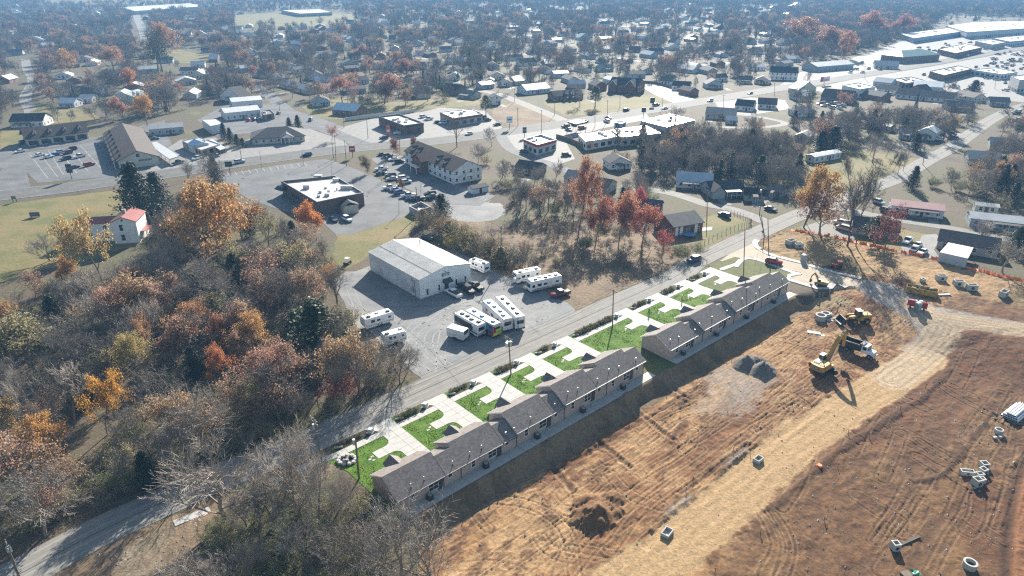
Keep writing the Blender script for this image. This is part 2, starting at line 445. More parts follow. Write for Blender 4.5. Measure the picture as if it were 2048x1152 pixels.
COL=lerp(COL,brown*1.0,sst((streak3*.7+clod*.3-.55)/.09)*.75)
COL=lerp(COL,pale*1.05,sst((.45-streak3*.8-fine*.2)/.10)*.6)
southside=sst((-(VV+36-UU*0.06))/6.0)
COL=lerp(COL,lerp(np.broadcast_to(brown*1.15,COL.shape),tan*0.70,sst((fine*.6+streak*.4-0.42)/0.2)),southside*0.85)
for q,r,k in(((1800,800),13,.8),((1960,700),14,.9),((1660,850),9,.6),((1700,1060),9,.4),((1980,1020),7,.8),((1540,880),7,.55),((1400,900),5,.6),((1120,930),4.0,.8),((1230,865),3.5,.7),((1330,800),3.2,.7)):
 COL=lerp(COL,lerp(np.broadcast_to(brown,COL.shape),red,fine),blob(q,r,1.7,0.6)*k*sst((fine-.3)/.2))
for a,b in(((1255,795),(1345,880)),((1170,860),(1260,935)),((1095,925),(1150,985)),((1330,760),(1375,800)),((1500,890),(1360,985)),((1040,985),(1180,905)),((1180,905),(1400,775))):
 l=px2uv([a,b]);d=linedist(UU,VV,l)+(fine-.5)*0.9
 k=1-sst((d-.15)/.5);COL=lerp(COL,brown*0.8,k*0.85);Z+=-0.12*k+0.10*(1-sst(np.abs(d-0.9)/.5))
rr=random.Random(11)
def rut(line,gauge=1.8,wid=0.26,dep=0.10,light=0.25):
 line=smoothline(line,6)
 m=near(line,UU,VV,3.0)
 if not m.any():return
 u=UU[m];v=VV[m];d=linedist(u,v,line)
 k=1-sst(np.abs(d-gauge/2)/wid);k2=1-sst(np.abs(np.abs(d-gauge/2)-wid*1.5)/(wid*0.9))
 Z[m]+=-dep*k+dep*0.7*k2
 COL[m]=lerp(COL[m],COL[m]*0.72,k*0.8);COL[m]=lerp(COL[m],np.broadcast_to(pale,COL[m].shape),k2*light)
for i in range(60):
 u0=rr.uniform(-25,110);v0=rr.uniform(-34,-7);L=rr.uniform(15,45)
 rut([(u0,v0),(u0+L*.35,v0+rr.uniform(-.8,.8)),(u0+L*.7,v0+rr.uniform(-1.5,1.5)),(u0+L,v0+rr.uniform(-2.5,2.5))],rr.choice((1.8,2.2,2.4)),.2,rr.uniform(.05,.12),.3)
for i in range(9):
 x,y,_=GT(rr.uniform(950,1330),rr.uniform(1010,1150));u0,v0=UVof(x,y);a=rr.uniform(0,3.14);L=rr.uniform(6,13);b=rr.uniform(-.7,.7)
 pts=[(u0,v0)]
 for k in range(3):pts.append((pts[-1][0]+math.cos(a)*L/3,pts[-1][1]+math.sin(a)*L/3));a+=b
 rut(pts,rr.choice((1.8,2.2)),0.22,0.06,0.45)
for pts in([(1515,1010),(1545,1060),(1555,1100),(1530,1152)],[(1522,1005),(1560,1050),(1577,1100),(1560,1160)],[(1100,1152),(1140,1090),(1200,1030),(1290,970),(1400,900)],[(1120,1170),(1200,1080),(1300,1010),(1420,920),(1560,820)],[(980,1000),(1060,1010),(1130,1060),(1150,1152)],[(1600,800),(1500,860),(1400,930),(1290,1010),(1220,1100)],[(1590,640),(1660,660),(1740,700),(1790,730)],[(1560,680),(1640,700),(1700,740),(1740,780)]):
 rut(px2uv(pts),2.0,0.24,0.08,0.45)
for i in range(40):
 x,y,_=GT(rr.uniform(1500,2048),rr.uniform(760,1152));u0,v0=UVof(x,y);a=rr.choice((0.1,0.1,1.35))+rr.uniform(-.15,.15);L=rr.uniform(6,22)
 rut([(u0,v0),(u0+math.cos(a)*L/2,v0+math.sin(a)*L/2+rr.uniform(-.5,.5)),(u0+math.cos(a)*L,v0+math.sin(a)*L)],rr.choice((1.6,2.4,3.2)),0.22,rr.uniform(.06,.12),0.2)
ditch=px2uv([(1290,1090),(1348,1040),(1420,985),(1487,925),(1530,890),(1600,845),(1660,797)])
dd=linedist(UU,VV,ditch)+(fine-.5)*0.8;k=1-sst((dd-.3)/.6)
COL=lerp(COL,lerp(np.broadcast_to(grey*.5,COL.shape),brown*.8,fine),k);Z+=-0.38*k+0.25*(1-sst(np.abs(dd-1.3)/.6))
k2=1-sst((dd-1.2)/2.0);COL=lerp(COL,grey*0.8,k2*(1-k)*sst((lump-.42)/.15)*0.7)
berm=px2uv([(1540,1020),(1620,950),(1680,900),(1760,850),(1840,800),(1900,740)])
db=linedist(UU,VV,berm)+(fine-.5)*1.4;k=1-sst((db-.2)/.9);Z+=0.25*k;COL=lerp(COL,brown*.7,k*.7)
berm2=px2uv([(1830,965),(1880,955),(1915,920),(1950,870),(1985,825)])
db=linedist(UU,VV,berm2)+(fine-.5)*1.2;k=1-sst((db-.1)/.7);Z+=0.2*k;COL=lerp(COL,brown*.6,k*.8)
edge=px2uv([(2010,1152),(2015,1060),(2025,990),(2048,930),(2070,880)])
de=linedist(UU,VV,edge);sgn=inpoly(px2uv([(2010,1200),(2015,1060),(2025,990),(2048,930),(2070,880),(2300,880),(2300,1200)]),UU,VV)
Z+=np.where(sgn,0.9*sst(de/1.2),0)
COL=lerp(COL,red*1.4,np.where(sgn,0.7,0.0));COL=lerp(COL,brown*.5,(1-sst((de-.2)/1.0))*.8)
rs=fbm(UU*0.03,(dr)*2.2,3,55)
k=1-sst((dr-4.0+(fine-.5)*1.6)/0.9)
roadc=lerp(np.broadcast_to(np.array([0.45,0.335,0.20]),COL.shape),np.array([0.34,0.24,0.135]),sst((np.sin(dr*3.6+lump*4)*.5+.5)*.4+(rs-.3))*0.5)
COL=lerp(COL,roadc,k);Z=Z*(1-k*.85)+(base-0.05+0.02*np.sin(dr*3.6+lump*4)+(fine-.5)*.08)*k*.85
gr=np.maximum.reduce([polyuv([(1690,566),(1722,556),(1790,566),(1830,590),(1868,610),(1960,628),(2100,652),(2100,668),(1960,655),(1905,672),(1870,706),(1852,716),(1790,700),(1832,668),(1812,640),(1740,600)]),0.6*blob((1495,760),5.5,1.5,1.2),0.35*blob((1450,800),4.0,2.0,1.1)])
COL=lerp(COL,lerp(np.broadcast_to(grey,COL.shape),grey*1.35,sst((fine-.3)/.4)),gr)
lane=px2uv([(1830,610),(1862,640),(1890,655),(1868,690),(1830,725),(1780,760)]);dl=linedist(UU,VV,lane)
lane2=px2uv([(1850,632),(1940,645),(2100,668)]);dl=np.minimum(dl,linedist(UU,VV,lane2))
k=1-sst((dl-3.0+(fine-.5)*2)/1.4);COL=lerp(COL,lerp(np.broadcast_to(gtan*1.12,COL.shape),gtan*.85,sst((np.sin(dl*4.5+lump*3)+.2))),k*.9)
Z=np.where(gr>.3,base+(Z-base)*.35,Z)
up=polyuv([(1514,482),(1545,468),(1575,459),(1720,488),(1800,507),(1880,521),(2048,564),(2200,600),(2100,625),(1950,598),(1850,575),(1760,552),(1724,555),(1654,540),(1600,524),(1540,510),(1512,496)],2.5)
bc=lerp(np.broadcast_to(brush,COL.shape),np.array([0.13,0.12,0.055]),sst((lump-.5)/.12)*.7)
bc=lerp(bc,pale*1.02,sst((fbm(UU*.2,VV*.2,4,71)-.58)/.1)*.8)
COL=lerp(COL,bc,up)
strawk=polyuv([(1570,588),(1631,577),(1654,582),(1690,590),(1720,612),(1640,622),(1580,612)],1.5);COL=lerp(COL,np.array([0.36,0.29,0.18]),strawk*.9)
bank=(1-flat)*(VV<-2);bk=np.clip(bank*1.6,0,1)*(UU>-14)*(UU<128)
COL=lerp(COL,lerp(np.broadcast_to(bankc,COL.shape),bankc*.7,sst((fbm(UU*.35,VV*.4,4,5)-.4)/.25)),bk*(1-strawk))
Z+=(1-flat)*(VV<-2.5)*(fbm(UU*.5,VV*.5,4,6)-.5)*0.12
Z=np.where((UU>-24)&(UU<-9)&(VV>-9),Z,Z)
lw=sst((-UU-13)/5)*sst((VV+12)/5);COL=lerp(COL,np.array([0.14,0.13,0.06]),lw)
def heap(c,r,h,sx=1.0,rag=.5,seed=3):
 cu,cv=UVof(*GT(*c)[:2]);d=np.hypot((UU-cu)/sx,VV-cv)/r+(fbm(UU*.5,VV*.5,4,seed)-.5)*rag
 return h*np.clip(1-d,0,None)**0.9,np.clip((1.05-d)/.2,0,1)
h1,k1=heap((1196,1030),3.6,2.3,1.25,.8);h2,k2=heap((1175,1005),2.0,1.2,1.5,.8,13);h3,k3=heap((1222,1003),2.4,1.4,1.0,.7,23)
Z+=np.maximum.reduce([h1,h2,h3]);COL=lerp(COL,lerp(np.broadcast_to(tan*.72,COL.shape),brown*1.1,fine),np.maximum.reduce([k1,k2,k3])*.9)
g1,k1=heap((1492,728),2.6,2.1,1.4,.25,33);g2,k2=heap((1525,742),2.9,2.3,1.2,.25,43);g3,k3=heap((1512,725),2.2,1.5,1.3,.3,53)
Z+=np.maximum.reduce([g1,g2,g3])-0.0;COL=lerp(COL,grey*0.72,np.maximum.reduce([k1,k2,k3]))
Z=np.where((VV>-1.9)&(UU<109.5),base-0.25,Z)
COL*=np.array([1.03,.93,.82])
COL*=(1-.16*sst((-(VV+36-UU*.06))/6)*(dr>4.5))[...,None]
COL*=(0.66+0.36*fbm(UU*1.7,VV*1.7,3,77))[...,None]
keep=inpoly(DIRT,UU,VV)
ny,nx=UU.shape
idx=np.arange(ny*nx).reshape(ny,nx)
fk=keep[:-1,:-1]&keep[1:,:-1]&keep[:-1,1:]&keep[1:,1:]
fk&=~((PXX[:-1,:-1]>2350)|(PYY[:-1,:-1]>1420))
quads=np.stack([idx[:-1,:-1],idx[:-1,1:],idx[1:,1:],idx[1:,:-1]],-1)[fk]
used=np.zeros(ny*nx,bool);used[quads.ravel()]=True
remap=np.cumsum(used)-1;quads=remap[quads]
def gridmesh(name,verts,quads,cols=None):
 me=bpy.data.meshes.new(name);me.vertices.add(len(verts));me.vertices.foreach_set('co',verts.astype(np.float32).ravel())
 n=len(quads);me.loops.add(n*4);me.loops.foreach_set('vertex_index',quads.astype(np.int32).ravel())
 me.polygons.add(n);me.polygons.foreach_set('loop_start',np.arange(0,n*4,4,dtype=np.int32))
 me.update(calc_edges=True);me.polygons.foreach_set('use_smooth',np.ones(n,bool))
 if cols is not None:
  at=me.attributes.new('soil','FLOAT_COLOR','POINT');c4=np.ones((len(verts),4),np.float32);c4[:,:3]=np.clip(cols,0,1);at.data.foreach_set('color',c4.ravel())
 return me
DV=np.stack([XX.ravel(),YY.ravel(),Z.ravel()+0.03],-1)[used]
m,t,p,o=newmat('soil')
at=t.nodes.new('ShaderNodeAttribute');at.attribute_name='soil'
co=ncoord(t);g=nnoise(t,co,2.2,7,0.72);g2=nnoise(t,co,9.0,4,0.7)
c=nmix(t,1.0,at.outputs['Color'],nramp(t,g,[(0.30,(0.62,)*3),(0.60,(1.08,)*3)]),'MULTIPLY')
c=nmix(t,nramp(t,g2,[(0.70,(0,0,0)),(0.76,(0.5,)*3)]),c,(0.55,0.50,0.43))
t.links.new(c,p.inputs['Base Color']);p.inputs['Roughness'].default_value=0.95;p.inputs['Specular IOR Level'].default_value=0.15
nbump(t,p,g,1.0,0.12)
me=gridmesh('graded_earth',DV,quads,COL.reshape(-1,3)[used]);me.materials.append(MT['soil'])
tag(obj('graded_earth',me),kind='structure')
def HZ(x,y):
 u,v=UVof(x,y);i=int(round((u+45)/STP));j=int(round((v+110)/STP))
 if 0<=j<ny and 0<=i<nx and keep[j,i]and(v<-2 or u>110):return float(Z[j,i])+0.03
 return 0.0
def GS(px,py):
 x,y,z=GT(px,py)
 for _ in range(3):z=HZ(x,y);x,y=G(px,py,z)
 return x,y,z
# ------------------------------------------------------------------ ground out to the horizon
def axis(fine0,fine1,st,far0,far1):
 a=list(np.arange(fine0,fine1+.1,st));s=st;x=fine0;lo=[]
 while x>far0:s*=1.35;x-=s;lo.append(x)
 s=st;x=fine1;hi=[]
 while x<far1:s*=1.35;x+=s;hi.append(x)
 return np.array(lo[::-1]+a+hi)
ax=axis(-160,260,2.5,-5000,5000);ay=axis(20,300,2.5,-700,7000)
GX,GY=np.meshgrid(ax,ay)
low=np.ones(GX.shape,bool)
for a in range(8):low&=inpoly(DIRTW,GX+3*math.cos(a*.785),GY+3*math.sin(a*.785))
GZ=np.where(low,hterr(GX,GY)-1.6,0.0)
ny2,nx2=GX.shape;idx=np.arange(ny2*nx2).reshape(ny2,nx2)
q=np.stack([idx[:-1,:-1],idx[:-1,1:],idx[1:,1:],idx[1:,:-1]],-1).reshape(-1,4)
me=gridmesh('ground',np.stack([GX.ravel(),GY.ravel(),GZ.ravel()],-1),q);me.materials.append(MT['ground'])
tag(obj('ground',me),kind='structure')
# ------------------------------------------------------------------ fields and lots
sheet('lawn_field',[(-120,436),(0,410),(255,377),(325,384),(310,430),(290,490),(240,500),(170,522),(60,545),(0,565),(-160,600)],0.02,'dry_lawn')
sheet('mown_field',[(672,470),(700,452),(830,424),(846,445),(800,478),(748,497),(735,515),(690,540),(668,520)],0.02,'dry_lawn')
sheet('brush_field',[(846,442),(900,425),(1000,452),(1060,436),(1240,440),(1330,468),(1480,468),(1380,521),(1150,621),(1060,580),(990,545),(950,500),(930,470)],0.02,'brush_ground',keep=False)
sheet('corner_lawn',[(1400,440),(1440,424),(1490,437),(1508,450),(1400,500),(1380,492),(1395,466)],0.03,'dry_lawn')
sheet('roadside_lawn',[(1330,268),(1500,268),(1600,285),(1840,318),(1800,345),(1720,382),(1640,372),(1560,330),(1450,300)],0.02,'dry_lawn',keep=False)
sheet('church_lawn',[(1085,205),(1180,200),(1290,190),(1390,200),(1200,228),(1130,232)],0.02,'dry_lawn')
sheet('vacant_lot',[(985,215),(1040,203),(1075,222),(1128,240),(1050,256),(985,240)],0.03,'brush_ground')
sheet('verge',[(600,210),(700,195),(790,205),(950,190),(985,200),(950,212),(800,222),(690,238),(630,240)],0.02,'dry_lawn',keep=False)
sheet('yard_grass',[(1575,458),(1640,445),(1790,455),(1860,470),(1850,500),(1800,505),(1720,487)],0.02,'dry_lawn',keep=False)
sheet('drive_gravel',[(1844,470),(1872,468),(1880,476),(1868,500),(1885,524),(1850,514),(1836,492)],0.05,'old_concrete')
sheet('park_gravel',[(1600,455),(1660,436),(1720,450),(1715,478),(1640,470)],0.035,'pale_road')
for pts in([(470,30),(620,22),(720,30),(700,45),(560,58),(470,52)],[(100,12),(520,2),(700,0),(700,-6),(80,-2)]):
 sheet('far_field',pts,0.1,'dry_lawn')
for pts in([(290,102),(345,96),(420,112),(415,128),(350,126)],[(0,262),(40,250),(52,286),(0,300)],[(205,238),(60,252),(40,236),(90,205),(180,222)],[(760,62),(850,52),(880,66),(800,78)],[(1130,88),(1200,82),(1210,96),(1140,100)]):
 sheet('clearing_grass',pts,0.05,'dry_lawn')
def pxline(pts,n=8):return smoothline([G(*p)for p in pts],n)
m,t,p,o=newmat('yard_gravel')
co=ncoord(t);f=nnoise(t,co,0.12,6,0.65);g=nnoise(t,co,2.5,6,0.75)
f2=nnoise(t,co,0.10,3,0.5,(0.35,1.6,1),R(40));f3=nnoise(t,co,0.9,4,0.6,(0.12,1.6,1),R(-30))
c=nramp(t,f,[(0.3,(0.15,0.152,0.158)),(0.5,(0.20,0.20,0.20)),(0.7,(0.27,0.265,0.255))])
c=nmix(t,nramp(t,f2,[(0.5,(0,0,0)),(0.72,(0.6,)*3)]),c,(0.31,0.305,0.29))
c=nmix(t,nramp(t,f3,[(0.55,(0,0,0)),(0.7,(0.35,)*3)]),c,(0.34,0.335,0.315))
c=nmix(t,1.0,c,nramp(t,g,[(0.3,(0.7,)*3),(0.65,(1.05,)*3)]),'MULTIPLY')
t.links.new(c,p.inputs['Base Color']);p.inputs['Roughness'].default_value=0.85;p.inputs['Specular IOR Level'].default_value=0.25;nbump(t,p,g,0.5,0.06)
YARD=[(664,560),(690,545),(742,535),(800,520),(900,500),(955,520),(985,545),(1030,560),(1075,575),(1120,598),(1152,622),(1060,666),(1000,696),(905,738),(862,757),(845,762),(812,728),(770,690),(720,655),(690,612)]
sheet('gravel_yard',YARD,0.035,'yard_gravel')
pm('tyre_dust',(0.30,0.295,0.28),0.95,0.25,1.2,spec=.1)
ry=random.Random(4)
for pts in([(700,600),(760,655),(850,690),(940,690)],[(850,745),(800,680),(840,630),(960,605),(1060,600)],[(870,740),(825,690),(850,650),(960,620),(1100,612)],[(1100,640),(1000,610),(920,612),(850,650)],[(900,735),(860,700),(870,660),(960,640),(1080,640)],[(1010,575),(1050,600),(1110,620)],[(850,745),(770,680),(720,620),(700,575)],[(990,690),(1060,655),(1130,625)],[(880,745),(900,640),(1000,590),(1030,560)]):
 l=offset(pxline(pts,10),0)
 for d in(-.95,.95):
  w_=ry.uniform(.10,.16);strip('tyre_track',l,d+w_,d-w_,0.041,'tyre_dust')
sheet('gravel_circle',[(866,404),(900,398),(950,402),(1000,408),(1015,424),(985,442),(930,446),(885,430)],0.035,'yard_gravel')
LOT1=[(18,310),(186,284),(238,330),(252,351),(75,366)]
sheet('parking_lot',LOT1,0.04,'lot_asphalt')
sheet('parking_lot',[(40,290),(190,275),(330,240),(330,262),(350,300),(300,345),(255,352),(200,312),(186,284),(30,304)],0.03,'lot_asphalt')
sheet('parking_lot',[(330,300),(360,280),(430,275),(470,300),(440,330),(350,345),(290,345)],0.035,'old_concrete')
sheet('parking_lot',[(395,240),(460,205),(560,212),(640,236),(690,255),(610,262),(480,268),(440,278)],0.03,'lot_asphalt')
sheet('parking_lot',[(470,290),(505,275),(620,258),(690,282),(695,292),(640,300),(530,312),(450,327),(440,312)],0.04,'old_concrete')
sheet('parking_lot',[(440,350),(560,330),(650,318),(690,330),(745,352),(862,415),(700,470),(672,470),(640,440),(560,420),(500,400),(455,372)],0.04,'lot_asphalt')
sheet('parking_lot',[(742,318),(780,305),(815,315),(900,355),(990,392),(960,412),(870,408),(800,370)],0.045,'lot_asphalt')
sheet('parking_lot',[(672,258),(757,234),(845,224),(880,215),(970,222),(1005,255),(990,265),(880,278),(800,288),(755,290),(705,275)],0.035,'old_concrete')
sheet('parking_lot',[(1010,268),(1100,250),(1190,230),(1290,222),(1300,238),(1200,258),(1130,280),(1150,318),(1100,335),(1045,305),(1010,288)],0.035,'old_concrete')
sheet('church_drive',[(1276,169),(1300,164),(1345,178),(1392,200),(1350,207),(1310,190)],0.03,'concrete')
sheet('parking_lot',[(1560,170),(1600,145),(1700,118),(1800,84),(1850,66),(2048,58),(2200,60),(2200,80),(2048,98),(1869,128),(1700,156)],0.035,'old_concrete')
sheet('parking_lot',[(1620,178),(1700,160),(1869,132),(2048,100),(2200,80),(2200,190),(2048,205),(1960,195),(1900,182),(1800,190),(1690,196)],0.03,'old_concrete')
sheet('parking_lot',[(1430,205),(1500,195),(1570,200),(1580,218),(1500,230),(1440,222)],0.03,'old_concrete')
# ------------------------------------------------------------------ roads
def road(name,pts,width,z,mat,lines=None,line=None):
 l=line or pxline(pts);strip(name,l,width/2,-width/2,z,mat,keep=True)
 for d,wd,m_ in(lines or[]):strip('road_marking',l,d+wd/2,d-wd/2,z+0.012,m_)
 return l
pm('paint_yellow',(0.45,0.32,0.06),0.85,0.3,1.0,spec=.15);pm('paint_white',(0.5,0.5,0.48),0.85,0.3,1.0,spec=.15);pm('tar',(0.07,0.07,0.07),0.9,0.2,1.0,spec=.1);pm('worn_lane',(0.265,0.25,0.226),0.88,0.15,0.3,spec=0.12)
MAIN=road('main_road',[(-120,408),(0,391),(130,376),(262,357),(350,345),(440,331),(540,317),(640,304),(700,297),(790,289),(888,280),(993,266),(1062,257),(1200,236),(1380,207),(1556,177),(1695,155),(1869,125),(2048,95),(2250,62)],15.5,0.06,'asphalt',[(0.9,.13,'paint_yellow'),(-0.9,.13,'paint_yellow'),(7.2,.15,'paint_white'),(-7.2,.15,'paint_white')])
L0=[W(u,25.9)for u in range(-24,112,8)]
NEAR=smoothline([G(-120,1225),G(40,1148),G(190,1068),G(330,1003),G(450,950)]+L0[1:-1]+[G(1395,521),G(1450,496),G(1500,473),G(1540,455),G(1580,437),G(1630,417),G(1700,390),G(1760,370),G(1799,354),G(1851,323),G(1903,295),G(1956,257),G(1985,238),G(2030,217),G(2120,190)],6)
strip('street',NEAR,3.75,-3.75,0.05,'pale_road',keep=True)
for d,wd in((1.0,.5),(2.7,.5),(-1.0,.5),(-2.7,.5)):strip('wheel_track',NEAR,d+wd/2,d-wd/2,0.062,'worn_lane')
strip('tar_seam',NEAR,0.06,-0.06,0.066,'tar')
CR=road('side_street',[(1240,372),(1330,384),(1378,397),(1414,409),(1457,417),(1500,431),(1545,450)],5.5,0.045,'pale_road')
road('lane',[(1640,413),(1700,421),(1780,437),(1833,446),(1880,453),(1913,459),(1953,466),(2060,488)],5.0,0.045,'pale_road')
road('side_street',[(470,150),(520,178),(545,197),(575,222),(607,238),(650,258),(700,279),(735,294)],9.0,0.045,'lot_asphalt')
road('side_street',[(840,170),(930,178),(993,188),(1060,213),(1131,243)],8.0,0.045,'pale_road')
road('side_street',[(1000,268),(1015,292),(1040,308),(1090,325),(1150,346),(1210,362)],6.0,0.045,'lot_asphalt')
road('side_street',[(50,118),(55,140),(66,162),(50,195),(62,225),(40,250)],7.0,0.045,'pale_road')
road('side_street',[(10,290),(15,320),(22,350),(30,388)],11.0,0.047,'lot_asphalt')
road('side_street',[(268,20),(276,40),(285,58),(292,78)],12.0,0.1,'old_concrete')
road('lane',[(1470,228),(1530,236),(1570,248),(1500,256),(1400,252),(1330,248)],4.5,0.045,'pale_road')
road('lane',[(1752,280),(1800,290),(1850,302),(1880,307)],4.5,0.045,'pale_road')
for pts in([(950,60),(1100,72),(1260,60)],[(1250,120),(1420,130),(1560,105)],[(700,100),(860,118),(1040,108),(1180,125)],[(1180,48),(1400,58),(1640,40)],[(560,70),(700,78),(830,66)],[(1380,85),(1500,92),(1640,80)]):
 road('far_street',pts,9.0,0.05,'old_concrete')
mk=MB()
def bay(a,b,wd=0.14):
 (x0,y0),(x1,y1)=G(*a),G(*b);l=math.hypot(x1-x0,y1-y0);nx_,ny_=-(y1-y0)/l*wd/2,(x1-x0)/l*wd/2
 mk.face((x0+nx_,y0+ny_,.058),(x0-nx_,y0-ny_,.058),(x1-nx_,y1-ny_,.058),(x1+nx_,y1+ny_,.058))
for r0,r1,n in(((62,312),(92,352),5),((82,310),(112,350),5),((100,306),(124,345),5),((120,303),(150,342),6),((145,300),(172,338),6),((165,296),(200,334),6)):
 for k in range(n):
  t_=k/(n-1);cx_=r0[0]+(r1[0]-r0[0])*t_;cy_=r0[1]+(r1[1]-r0[1])*t_
  bay((cx_-4,cy_-4.5),(cx_+4,cy_+4.5))
for k in range(12):
 bay((905+k*7,365+k*3.2),(897+k*7,369+k*3.3))
 bay((455+k*14,345-k*1.8),(460+k*14,352-k*1.8))
tag(mk.build('parking_marking','paint_white'),kind='structure')
# ------------------------------------------------------------------ street of the new estate: tan base course, kerbs, pavements, lawns
sheet('new_street',[(1474,497),(1500,485),(1508,486),(1511,498),(1540,513),(1600,528),(1655,544),(1718,561),(1712,572),(1693,572),(1667,565),(1654,578),(1631,573),(1570,555),(1602,545),(1584,541),(1532,522),(1502,514),(1488,515),(1462,528),(1440,522)],0.045,'tan_road')
def slabs(name,line,d0,d1,z0,z1,seg,mat,parent=None,gap=0.045):
 """a pavement laid as separate slabs between joints"""
 tot=0;acc=[0]
 for a,b in zip(line,line[1:]):tot+=math.hypot(b[0]-a[0],b[1]-a[1]);acc.append(tot)
 def at(s):
  s=min(max(s,0),tot);i=max(0,min(len(acc)-2,int(np.searchsorted(acc,s))-1));f=(s-acc[i])/(acc[i+1]-acc[i])
  a,b=line[i],line[i+1];tx,ty=b[0]-a[0],b[1]-a[1];l=math.hypot(tx,ty)
  return(a[0]+tx*f,a[1]+ty*f,-ty/l,tx/l)
 n=max(1,round(tot/seg));root_=tag(obj(name,None),kind='structure')
 for k in range(n):
  s0,s1=tot*k/n+gap/2,tot*(k+1)/n-gap/2
  p0,p1=at(s0),at(s1)
  dz=rnd.uniform(-.006,.006)
  mb=MB();mb.prism([(p0[0]+p0[2]*d0,p0[1]+p0[3]*d0),(p0[0]+p0[2]*d1,p0[1]+p0[3]*d1),(p1[0]+p1[2]*d1,p1[1]+p1[3]*d1),(p1[0]+p1[2]*d0,p1[1]+p1[3]*d0)],z0,z1+dz,False)
  mb.build('concrete_slab',mat,root_)
 return root_
slabs('pavement',pxline([(1514,480),(1509,486),(1513,494),(1539,509),(1600,525),(1654,541),(1722,557)],6),-0.8,0.9,0.0,0.13,3.0,'concrete')
slabs('pavement',pxline([(1470,534),(1483,520),(1492,516.5),(1505,517),(1532,525),(1584,544.5),(1602,549.5)],6),-0.8,0.8,0.0,0.13,3.0,'concrete')
slabs('kerb',pxline([(1601,547),(1584,551),(1568,556),(1600,566),(1631,575),(1654,581),(1667,566),(1694,575)],2),-0.9,0.6,0.0,0.16,4.0,'concrete')
sheet('front_lawn',[W(u,v)for u,v in[(-13.2,-0.5),(-13.2,5),(-13.5,14),(-15,19.2),(-9,22.2),(50,22.1),(56.5,22.2),(56.5,8.6),(56.5,0.0),(48.5,-2.2),(48.5,7.5),(48.5,7.9),(-12,7.9),(-12,-0.5)]],0.05,'lawn_green',world=True)
sheet('front_lawn',[W(u,v)for u,v in[(56.4,7.0),(56.4,22.2),(82,22.3),(96,22.8),(96,7.0)]],0.05,'lawn_green',world=True)
sheet('corner_grass',[W(96,7.0),W(96,22.8),W(109,23.2)]+[G(*p)for p in[(1398,533),(1440,524),(1470,514),(1486,517),(1502,516),(1530,525),(1584,545),(1568,557),(1560,553)]]+[W(109,7.0)],0.052,'lawn_olive',world=True)
sheet('gap_lawn',[W(48.6,-2.2),W(56.4,-2.2),W(56.4,9.0),W(48.6,9.0)],0.055,'lawn_olive',world=True)
BND=[0.0,12.4,24.5,36.5,48.1,69.5,82.5,95.0,107.5]
def arc(cx_,cy_,r,a0,a1,n=7):return[(cx_+r*math.cos(R(a0+(a1-a0)*i/(n-1))),cy_+r*math.sin(R(a0+(a1-a0)*i/(n-1))))for i in range(n)]
ROADV=lambda u:22.15 if u<60 else 22.15+(u-60)*0.02
for bi,b in enumerate(BND):
 s=0.0 if b<1 else(0.012*b)
 dr_=tag(obj('driveway',None),kind='structure')
 def piece(poly,zt=0.10):
  mb=MB();mb.prism([W(u,v)for u,v in poly],-0.02,zt+rnd.uniform(-.004,.004),False);mb.build('concrete_slab','concrete',dr_)
 x0,x1=b-3.75,b+0.12;sw0,sw1=18.3+s*.5,19.8+s*.5;top=ROADV(b)
 g_=0.022
 v=6.2;i=0
 ys=np.linspace(6.2,sw0,8)
 for y0,y1 in zip(ys,ys[1:]):
  piece([(x0,y0+g_),((x0+x1)/2-g_,y0+g_),((x0+x1)/2-g_,y1-g_),(x0,y1-g_)])
  piece([((x0+x1)/2+g_,y0+g_),(x1,y0+g_),(x1,y1-g_),((x0+x1)/2+g_,y1-g_)])
 piece([(x0,sw0+g_),((x0+x1)/2-g_,sw0+g_),((x0+x1)/2-g_,sw1-g_),(x0,sw1-g_)])
 piece([((x0+x1)/2+g_,sw0+g_),(x1,sw0+g_),(x1,sw1-g_),((x0+x1)/2+g_,sw1-g_)])
 piece([(x0,sw1+g_),(x1,sw1+g_),(x1+0.1,top),(x0-1.6,top)]+arc(x0-1.6,sw1+g_,top-sw1-g_,84,0,6)[0:0]+[(x0-1.2,top-0.7),(x0-.55,top-1.3),(x0-.15,top-1.9)])
 b0,b1=13.3+s,15.5+s
 piece([(b-7.8,b0),(b-5.8-g_,b0),(b-5.8-g_,b1),(b-7.8,b1)])
 piece([(b-5.8+g_,b0),(b-5.0,b0)]+[(b-3.77-1.25+1.25*math.sin(a),b0-1.25+1.25*math.cos(a))for a in np.linspace(0.1,1.57,6)]+[(b-3.77,b0-1.3),(b-3.77,b1+1.5)]+[(b-3.77-1.5+1.5*math.cos(a),b1+1.5-1.5*math.sin(a))for a in np.linspace(0.05,1.5,6)]+[(b-5.8+g_,b1)])
 for q in((-8.6,14.4),(-9.3,14.0),(-8.9,13.4))[:2+(bi==0)]:
  mb=MB();mb.prism([W(b+q[0],q[1]+s),W(b+q[0]+.55,q[1]+s),W(b+q[0]+.55,q[1]+.4+s),W(b+q[0],q[1]+.4+s)],0.0,0.085,False);mb.build('stepping_stone','concrete',dr_)
ends=[(-17.5,19.75)]+[]
for a,b,l in((-12.6,-3.8,None),(0.15,8.6,None),(12.55,20.7,None),(24.65,32.7,None),(36.65,44.3,None),(48.3,65.7,None),(69.65,78.7,None),(82.65,91.2,None),(95.15,103.7,None)):
 sh=19.05+max(0,(a+b)/2)*0.006
 slabs('pavement',[W(a,sh),W((a+b)/2,sh),W(b,sh)],-0.74,0.74,-0.02,0.10,1.9,'concrete')
slabs('pavement',smoothline([G(545,965),G(590,942),G(640,922),W(-12.7,19.05)],6),-0.74,0.74,-0.02,0.09,1.9,'concrete')
